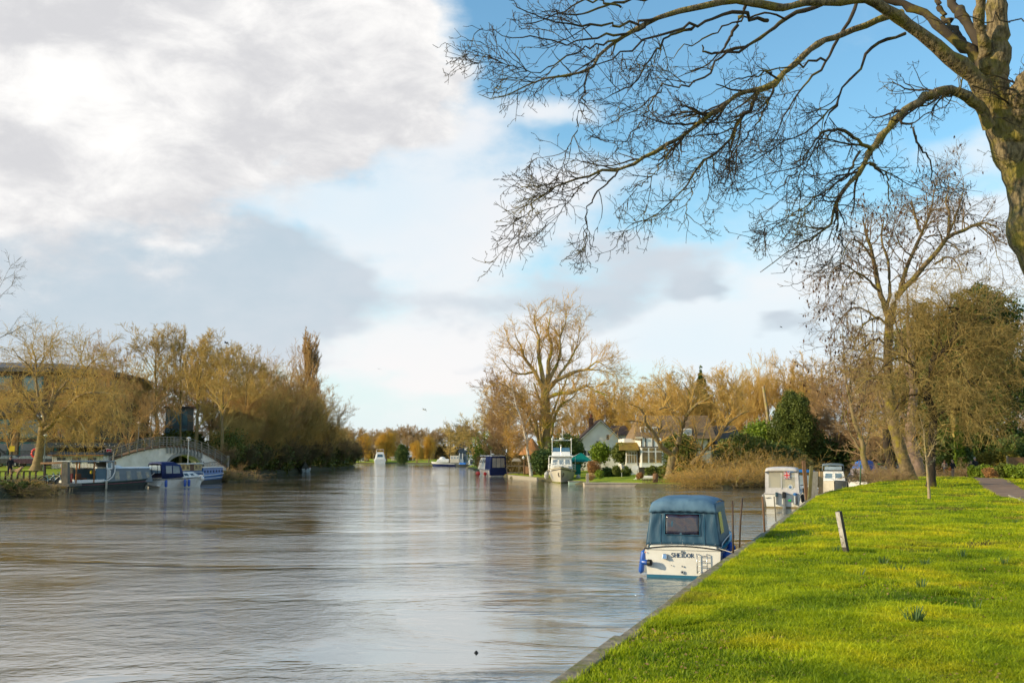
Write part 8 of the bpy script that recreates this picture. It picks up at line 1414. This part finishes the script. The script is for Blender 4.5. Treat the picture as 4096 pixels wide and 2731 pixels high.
D = 118; a = at(2487, 1873, D); t = thing('satellite_dish', 'large pale satellite dish standing on the lawn', 'dish', (a.x, D, .6)); m = MB(); zc = a.z - .6; m.lathe([(1.0, .22), (.8, .1), (.4, .02), (.05, 0)], 20, axis='y'); o = m.build('reflector', cream, t, smooth=True); o.location = (0, 0, zc); o.scale = (.34, -.5, .44); o.rotation_euler = (0, 0, R(-12)); MB().tube([(0, .1, -.1), (0, .1, zc)], .05, 6).build('stand', steel, t); MB().tube([(0, 0, zc - .4), (0, -.35, zc)], .02, 4).build('feed_arm', steel, t)
D = 118; a = at(2531, 1894, D); t = thing('garden_bench', 'small white slatted bench below the bay window', 'bench', (a.x, D, a.z)); [MB().box(0, .73 * 1.0, 0, .5, z, z + .07).build(n_, white, t) for n_, z in (('seat', .38), ('stretcher', .1))]; MB().box(0, .73, .45, .5, .5, .95).build('backrest', white, t); [MB().box(x, x + .08, y, y + .08, 0, .4).build('leg', white, t) for x in (0, .65) for y in (0, .42)]
t = thing('garden_steps', 'pale stone steps rising from the lawn to the bay house', 'steps', (at(2590, 1900, 108).x, 108, .3)); [MB().box(-1.6 + .3 * i, 1.4, i * .8, i * .8 + .8, -.2, .16 * (i + 1)).build('step', concrete, t) for i in range(4)]
a, b = gp(2345, 1943), gp(2575, 1943); t = thing('river_wall', 'low pale stone edging wall along the garden lawn', 'wall', (a.x, a.y - 1.0, 0)); MB().box(-.3, b.x - a.x, -.25, 1.3, -.4, .28).build('wall', mat('pale_stone', (.62, .50, .38), (.46, .37, .28), 1.5), t, bevel=.03); MB().box(-.35, b.x - a.x + .05, -.32, 1.35, .285, .36).build('coping', mat('pale_stone', (.62, .50, .38)), t, bevel=.02)
a, b = gp(2150, 1922), gp(2035, 1909); t = thing('river_wall', 'pale timber edging of the bank between birch and cream cruiser', 'wall', (a.x, a.y, 0)); MB().bar((0, 0, .1), Vector((b.x - a.x, b.y - a.y, .1)), .2, .6).build('boards', timber_pale, t)
railings('water_fence', 'rusty iron fence standing in the water at the end of the garden', gp(2572, 1945) - Vector((0, 0, .2)), gp(2650, 1945) - Vector((0, 0, .2)), 1.0, 13, .03, mat('rust', (.12, .07, .04)), rails=(.9, .45))
p = at(2622, 1935, 103.5); t = thing('log_post', 'thick round timber post behind the iron water fence', 'post', (p.x, p.y, 0)); MB().lathe([(.30, -.3), (.28, 1.2), (.22, 1.32)], 12).build('log', timber_brown, t, smooth=True)
p = at(2350, 1925, 106); t = thing('gate_post', 'short pale gate post at the corner of the garden wall', 'post', (p.x, p.y, .2)); MB().frus(-.15, .15, -.15, .15, 0, 1.1, ix=.02).build('shaft', timber_pale, t)
p = at(2040, 1895, 141); t = thing('riverside_deck', 'small timber deck with rails and a bird table behind the navy sterned cruiser', 'deck', (p.x, p.y, .3)); MB().box(-.5, 3.2, 0, 2, .3, .45).build('boards', timber, t); [MB().box(x, x + .1, 0, .1, -.5, 1.6).build('post', timber, t) for x in (-.5, 1.2, 3.1)]; MB().box(-.5, 3.2, 0, .08, 1.3, 1.42).build('rail', timber, t); MB().frus(.2, 1.6, .3, 1.2, 2.0, 2.4, ix=.3, iy0=.3, iy1=.3).build('bird_table_roof', timber_pale, t)
# far end of the river
D = 292; a, b = at(1832, 1850, D), at(1888, 1850, D); W = b.x - a.x; t = thing('house', 'house with tall dark slate roof and one roof light beyond the barge', 'house', (a.x, D, .6)); zr, ze = at(0, 1776, D).z - .6, at(0, 1811, D).z - .6; MB().box(.3, W - .3, 0, 8, 0, ze + .3).build('wall', mat('blue_board', (.2, .25, .32)), t); r = MB(); r.add([(0, -.4, ze), (W + .4, -.4, ze), (W + .4, 8, ze), (0, 8, ze), (.2, 3, zr), (W, 3, zr)], [(0, 1, 5, 4), (1, 2, 5), (2, 3, 4, 5), (3, 0, 4)]); rf = r.build('roof', slate, t); k = .45; MB().obox((W * .55, -.4 + 3.4 * k - .06, ze + (zr - ze) * k + .05), (.4, 0, 0), (0, .25, .37), (0, -.05, .03)).build('roof_light', white, rf); MB().box(W * .35, W * .75, -.05, 0, .4, ze - .5).build('window', mat('deep_glass', (.04, .09, .13)), t); [MB().box(x, x + .2, -.3, 0, 0, ze).build('post', white, t) for x in (.3, W * .3, W * .8, W - .4)]
D = 284; a = at(1873, 1862, D); t = thing('boathouse', 'tiny white gabled boathouse at the far landing', 'hut', (a.x, D, .3)); MB().prism([(0, 0, 0), (2.3, 0, 0), (2.3, 0, 1.7), (1.15, 0, 2.6), (0, 0, 1.7)], (0, 3, 0)).build('wall', white, t); MB().box(.5, 1.7, -.04, 0, .1, 1.5).build('door', glass, t); r = MB(); [r.prism([(1.15, -.2, 2.72), (x, -.2, 1.75), (x, -.2, 1.65), (1.15, -.2, 2.62)], (0, 3.4, 0)) for x in (-.25, 2.55)]; r.build('roof', timber_pale, t)
for i, (u0, u1, D, v0, v1, tx) in enumerate(((1590, 1655, 372, 1821, 1842, 'low white riverside chalet with deep dark veranda right of the golden willow'), (1622, 1650, 385, 1803, 1822, 'pale rounded roof above the riverside chalet'), (1565, 1592, 375, 1826, 1842, 'small grey chalet partly behind the golden willow'))):
    a, b = at(u0, v1, D), at(u1, v0, D); W, h = b.x - a.x, b.z - 1.0; t = thing('chalet', tx, 'chalet', (a.x, D, 1.0)); MB().box(0, W, 0, 5, 0, h * .7).build('wall', mat('dark_under', (.07, .06, .05)) if i == 0 else canvas_white, t); MB().frus(-.3, W + .3, -.8, 5.3, h * .7, h, iy0=1, iy1=1).build('roof', mat('pale_roof', (.6, .6, .6)), t); [MB().box(x, x + .25, -.6, -.4, 0, h * .7).build('post', white, t) for x in (.2, W * .33, W * .66, W - .4)]

# ---------------- people, a dog, birds
def skinned(name, verts, edges, radii, material, parent, subs=2, root=0):
    me = bpy.data.meshes.new(name); me.from_pydata(verts, edges, []); o = link(name, me, material, parent); me.skin_vertices or o.modifiers.new('skin', 'SKIN')
    if 'skin' not in o.modifiers: o.modifiers.new('skin', 'SKIN')
    if not me.skin_vertices: 
        bpy.context.view_layer.objects.active = o
    for i, r in enumerate(radii):
        me.skin_vertices[0].data[i].radius = (r, r) if isinstance(r, (int, float)) else r
    me.skin_vertices[0].data[root].use_root = True; o.modifiers['skin'].use_smooth_shade = True
    s = o.modifiers.new('sub', 'SUBSURF'); s.levels = subs; s.render_levels = subs; return o
skin = mat('skin', (.48, .27, .19), (.42, .22, .15), 8, rough=.5)
def person(label, loc, rz, top, legs, hair, H=1.7, stride=.22, arms=None, bag=None, skirt=False, hairlong=False, coatlen=.80, headtilt=0):
    t = thing('person', label, 'person', loc, rz); s = H / 1.72; S = lambda p: tuple(x * s for x in p); st = stride
    ar = arms or [[(-.20, 0, 1.40), (-.25, .06, 1.14), (-.24, -.10, .92)], [(.20, 0, 1.40), (.25, -.03, 1.14), (.24, -.16, .94)]]
    V = [(0, 0, .92), (0, 0, 1.12), (0, .01, 1.34), (0, .01, 1.45), (0, -.01, 1.53), (0, -.015, 1.62), (0, -.01, 1.70), (-.10, 0, .86), (-.11, -st * .6, .48), (-.11, -st * .75, .09), (-.11, -st * .75 - .17, .04), (.10, 0, .86), (.11, st * .35, .48), (.11, st, .10), (.11, st - .16, .05)] + [p for a in ar for p in a]
    E = [(0, 1), (1, 2), (2, 3), (3, 4), (4, 5), (5, 6), (0, 7), (7, 8), (8, 9), (9, 10), (0, 11), (11, 12), (12, 13), (13, 14), (2, 15), (15, 16), (16, 17), (2, 18), (18, 19), (19, 20)]
    Rr = [(.13, .09), (.12, .085), (.15, .09), (.06, .055), (.055, .055), (.082, .095), (.065, .075), .085, .06, .04, .04, .085, .06, .04, .04, .055, .042, .028, .055, .042, .028]
    skinned('body', [S(p) for p in V], E, [tuple(x * s for x in r) if isinstance(r, tuple) else r * s for r in Rr], skin, t)
    cl_ = [(0, 0, coatlen), (0, 0, .98), (0, 0, 1.15), (0, .01, 1.34), (0, .015, 1.50)] + [p for a in ar for p in (a[0], a[1], tuple(a[1][k] + (a[2][k] - a[1][k]) * .85 for k in range(3)))]
    skinned('coat', [S(p) for p in cl_], [(0, 1), (1, 2), (2, 3), (3, 4), (3, 5), (5, 6), (6, 7), (3, 8), (8, 9), (9, 10)], [(.17 * s, .13 * s), (.165 * s, .125 * s), (.16 * s, .12 * s), (.175 * s, .115 * s), (.072 * s, .068 * s)] + [.072 * s, .06 * s, .048 * s] * 2, top, t, root=2)
    skinned('trousers', [S(p) for p in [(0, 0, .95)] + V[7:10] + V[11:14]], [(0, 1), (1, 2), (2, 3), (0, 4), (4, 5), (5, 6)], [(.145 * s, .11 * s), .10 * s, .075 * s, .06 * s, .10 * s, .075 * s, .06 * s], legs, t)
    hv = [(0, -.055, 1.715), (0, .02, 1.74), (0, .055, 1.66), (0, .06, 1.58)] + ([(0, .08, 1.46), (0, .08, 1.36)] if hairlong else []); skinned('hair', [S(p) for p in hv], [(i, i + 1) for i in range(len(hv) - 1)], [(.07 * s, .04 * s), (.088 * s, .085 * s), (.098 * s, .07 * s), (.085 * s, .05 * s)] + [(.07 * s, .035 * s)] * 2 * hairlong, hair, t)
    for k in (9, 13):
        x, y, z = V[k]; skinned('shoe', [S((x, y + .04, .05)), S((x, y - .08, .045)), S((x, y - .18, .035))], [(0, 1), (1, 2)], [.045 * s, .045 * s, .035 * s], black, t)
    f = MB(); f.lathe([(.004, -.02), (.016, 0), (.004, .02)], 6, c=S((0, -.115, 1.615))); f.build('nose', skin, t); e = MB(); [e.lathe([(.004, -.008), (.010, 0), (.004, .008)], 6, c=S((x, -.100, 1.645))) for x in (-.032, .032)]; e.build('eyes', black, t); m = MB(); m.bar(S((-.025, -.104, 1.575)), S((.025, -.104, 1.575)), .008); m.build('mouth', mat('lips', (.35, .12, .10)), t); m = MB(); [m.lathe([(.005, -.025), (.011, 0), (.005, .025)], 6, c=S((x, .01, 1.63))) for x in (-.082, .082)]; m.build('ears', skin, t)
    for a in ar:
        w0 = Vector(a[2]); d = (Vector(a[2]) - Vector(a[1])).normalized(); sd = Vector((0, 1, 0)) if abs(d.y) < .8 else Vector((1, 0, 0)); pv = [w0, w0 + d * .06]; ed = [(0, 1)]; rr_ = [.026, .032]
        for j, (o_, L) in enumerate(((-.027, .065), (-.009, .08), (.009, .075), (.027, .06))): pv += [w0 + d * .09 + sd * o_, w0 + d * (.09 + L * .55) + sd * o_ * 1.1, w0 + d * (.09 + L) + sd * o_ * .9 + Vector((0, -.015, 0))]; k = 2 + j * 3; ed += [(1, k), (k, k + 1), (k + 1, k + 2)]; rr_ += [.010, .009, .008]
        pv += [w0 + d * .03 - sd * .035 + Vector((0, -.01, 0)), w0 + d * .075 - sd * .05 + Vector((0, -.02, 0))]; k = len(pv) - 2; ed += [(0, k), (k, k + 1)]; rr_ += [.011, .009]; skinned('hand', [S(p) for p in pv], ed, [r * s for r in rr_], skin, t, subs=1)
    return t
dk = mat('dark_coat', (.012, .014, .02), (.008, .009, .012), 4, rough=.8); jean = mat('navy_trousers', (.02, .03, .06), rough=.85); khaki = mat('khaki_trousers', (.42, .28, .19), (.34, .22, .15), 4, rough=.85); gc = mat('grey_coat', (.16, .15, .16), (.11, .10, .11), 4, rough=.85); hb = mat('brown_hair', (.07, .035, .02), rough=.6); hg = mat('grey_hair', (.45, .42, .40), rough=.7); hbd = mat('blond_hair', (.45, .30, .16), rough=.6)
def stand(u, v, z): p = gp(u, v, z); p.z = float(HR(p.x, p.y)) if u > 2000 else z; return p
p = gp(38, 1909, 1.34); person('person in dark coat and trousers walking a fluffy dog along the left towpath', (p.x, p.y, 1.34), R(20), dk, dk, hb, 1.72, stride=.25)
person('person in grey coat and dark trousers walking away on the gravel path', stand(3781, 1903, 1.1), R(180), gc, jean, hb, 1.62, stride=.28, hairlong=True)
pw = person('person in black jacket and khaki trousers with orange bag, one hand raised to the face', stand(3812, 1911, 1.1), R(10), dk, khaki, hbd, 1.70, stride=.12, arms=[[(-.20, 0, 1.40), (-.27, -.10, 1.18), (-.10, -.22, 1.46)], [(.20, 0, 1.40), (.25, -.03, 1.14), (.24, -.16, .94)]])
pt = pw.location; t = thing('shoulder_bag', 'orange shoulder bag held at the hip of the person in khaki trousers', 'bag', (pt.x - .28, pt.y - .05, pt.z + .72)); MB().frus(-.07, .07, -.16, .16, 0, .3, ix=.01).build('pouch', mat('orange_bag', (.6, .17, .03)), t, bevel=.03); MB().tube([(0, -.13, .28), (.06, -.05, .7), (.08, .05, .7), (0, .13, .28)], .012, 5).build('strap', mat('orange_bag', (.6, .17, .03)), t)
person('tall person with white hair and dark jacket beside a companion behind the shrubs', Vector((at(3902, 1890, 94).x, 94, float(HR(43.8, 94)))), R(15), dk, jean, hg, 1.85, stride=.15)
person('shorter person in dark top left of the tall white haired one', Vector((at(3885, 1890, 93.4).x, 93.4, float(HR(43.2, 93.4)))), R(10), mat('plum_top', (.05, .035, .05)), jean, hb, 1.6, stride=.15)
p = gp(58, 1909, 1.34); t = thing('dog', 'fluffy golden dog walking on the lead beside the person in dark coat', 'dog', (p.x, p.y + .1, 1.34), R(80)); fur = mat('golden_fur', (.50, .33, .18), (.38, .23, .12), 9, rough=.95, bump=.03, bscale=20)
V = [(0, .42, .60), (0, .1, .58), (0, -.3, .60), (0, -.5, .74), (0, -.62, .86), (0, -.78, .83), (0, .55, .68), (0, .68, .86)] + [q for sx_ in (-1, 1) for q in ((sx_ * .1, -.32, .48), (sx_ * .1, -.30 - sx_ * .06, .26), (sx_ * .1, -.32 - sx_ * .12, .03), (sx_ * .11, .40, .48), (sx_ * .11, .34 + sx_ * .08, .32), (sx_ * .11, .46 + sx_ * .1, .20), (sx_ * .11, .43 + sx_ * .1, .03))]
E = [(0, 1), (1, 2), (2, 3), (3, 4), (4, 5), (0, 6), (6, 7)] + [e for k in (8, 15) for e in ((2, k), (k, k + 1), (k + 1, k + 2), (0, k + 3), (k + 3, k + 4), (k + 4, k + 5), (k + 5, k + 6))]
skinned('body', V, E, [.16, .15, .19, .12, .115, .06, .06, .07] + [.08, .05, .045, .10, .07, .04, .045] * 2, fur, t, root=1); m = MB(); [m.frus(x - .03, x + .03, -.62, -.54, .78, .94, ix=.01) for x in (-.10, .10)]; m.build('ears', fur, t, bevel=.02); MB().lathe([(.005, -.02), (.025, 0), (.005, .02)], 8, c=(0, -.84, .84)).build('nose', black, t); m = MB(); m.tube([(0, -.45, .78), (.3, -.1, .7), (.75, .15, .95)], .01, 4); m.build('lead', black, t)
def bird(label, u, v, D, s, m, rz=0):
    p = at(u, v, D); t = thing('bird', label, 'bird', p, rz, scale=s); b = MB(); b.lathe([(.01, -.35), (.05, -.3), (.11, -.05), (.10, .12), (.05, .25), (.07, .32), (.02, .42)], 10, axis='y'); b.build('body', m, t, smooth=True)
    for sd in (-1, 1): w_ = MB(); w_.add([(sd * .06, .12, .04), (sd * .5, .2, .22), (sd * 1.05, -.02, .10 if sd < 0 else -.35), (sd * .5, -.08, .2), (sd * .06, -.12, .03)], [(0, 1, 3, 4), (1, 2, 3)]); w_.build('wing', m, t, solid=.015)
    MB().add([(-.04, -.3, 0), (.04, -.3, 0), (.09, -.5, 0), (-.09, -.5, 0)], [(0, 1, 2, 3)]).build('tail', m, t, solid=.01)
bird('white gull gliding over the river with spread wings', 1697, 1638, 70, .38, mat('gull_white', (.7, .7, .7)), R(70)); bird('tiny black bird flying right of the great plane crown', 2226, 1304, 120, .5, black, R(30)); bird('black bird on top of the bare lime', 905, 1371, 141, .8, black, R(80)); bird('faint distant bird above the middle of the river', 1516, 1475, 200, .5, black); bird('distant bird in the clouds over the creek', 3124, 1308, 200, .6, black, R(50))
tag(MB().lathe([(.01, -.04), (.04, 0), (.01, .04)], 8).build('float', black, loc=gp(1905, 2610)), 'tiny black float drifting in the middle of the river', 'float')
# edging board and fence panel by the shrub bed
a, b = gp(4035, 1985, 1.08), gp(4110, 2016, 1.08); t = thing('path_edging', 'short pale timber board edging the gravel path at the right', 'edging', (a.x, a.y, float(HR(a.x, a.y)))); MB().bar((0, 0, .03), b - a + Vector((0, 0, .03)), .06, .12).build('board', timber_pale, t)
p = at(4035, 1885, 96); t = thing('fence_panel', 'dark wooden fence panel behind the shrub bed at the right', 'fence', (p.x, p.y, 1.1)); MB().box(0, 2.6, 0, .06, 0, 1.9).build('panel', timber_brown, t); [MB().box(x, x + .12, -.04, .1, 0, 2.05).build('post', timber, t) for x in (-.12, 2.6)]
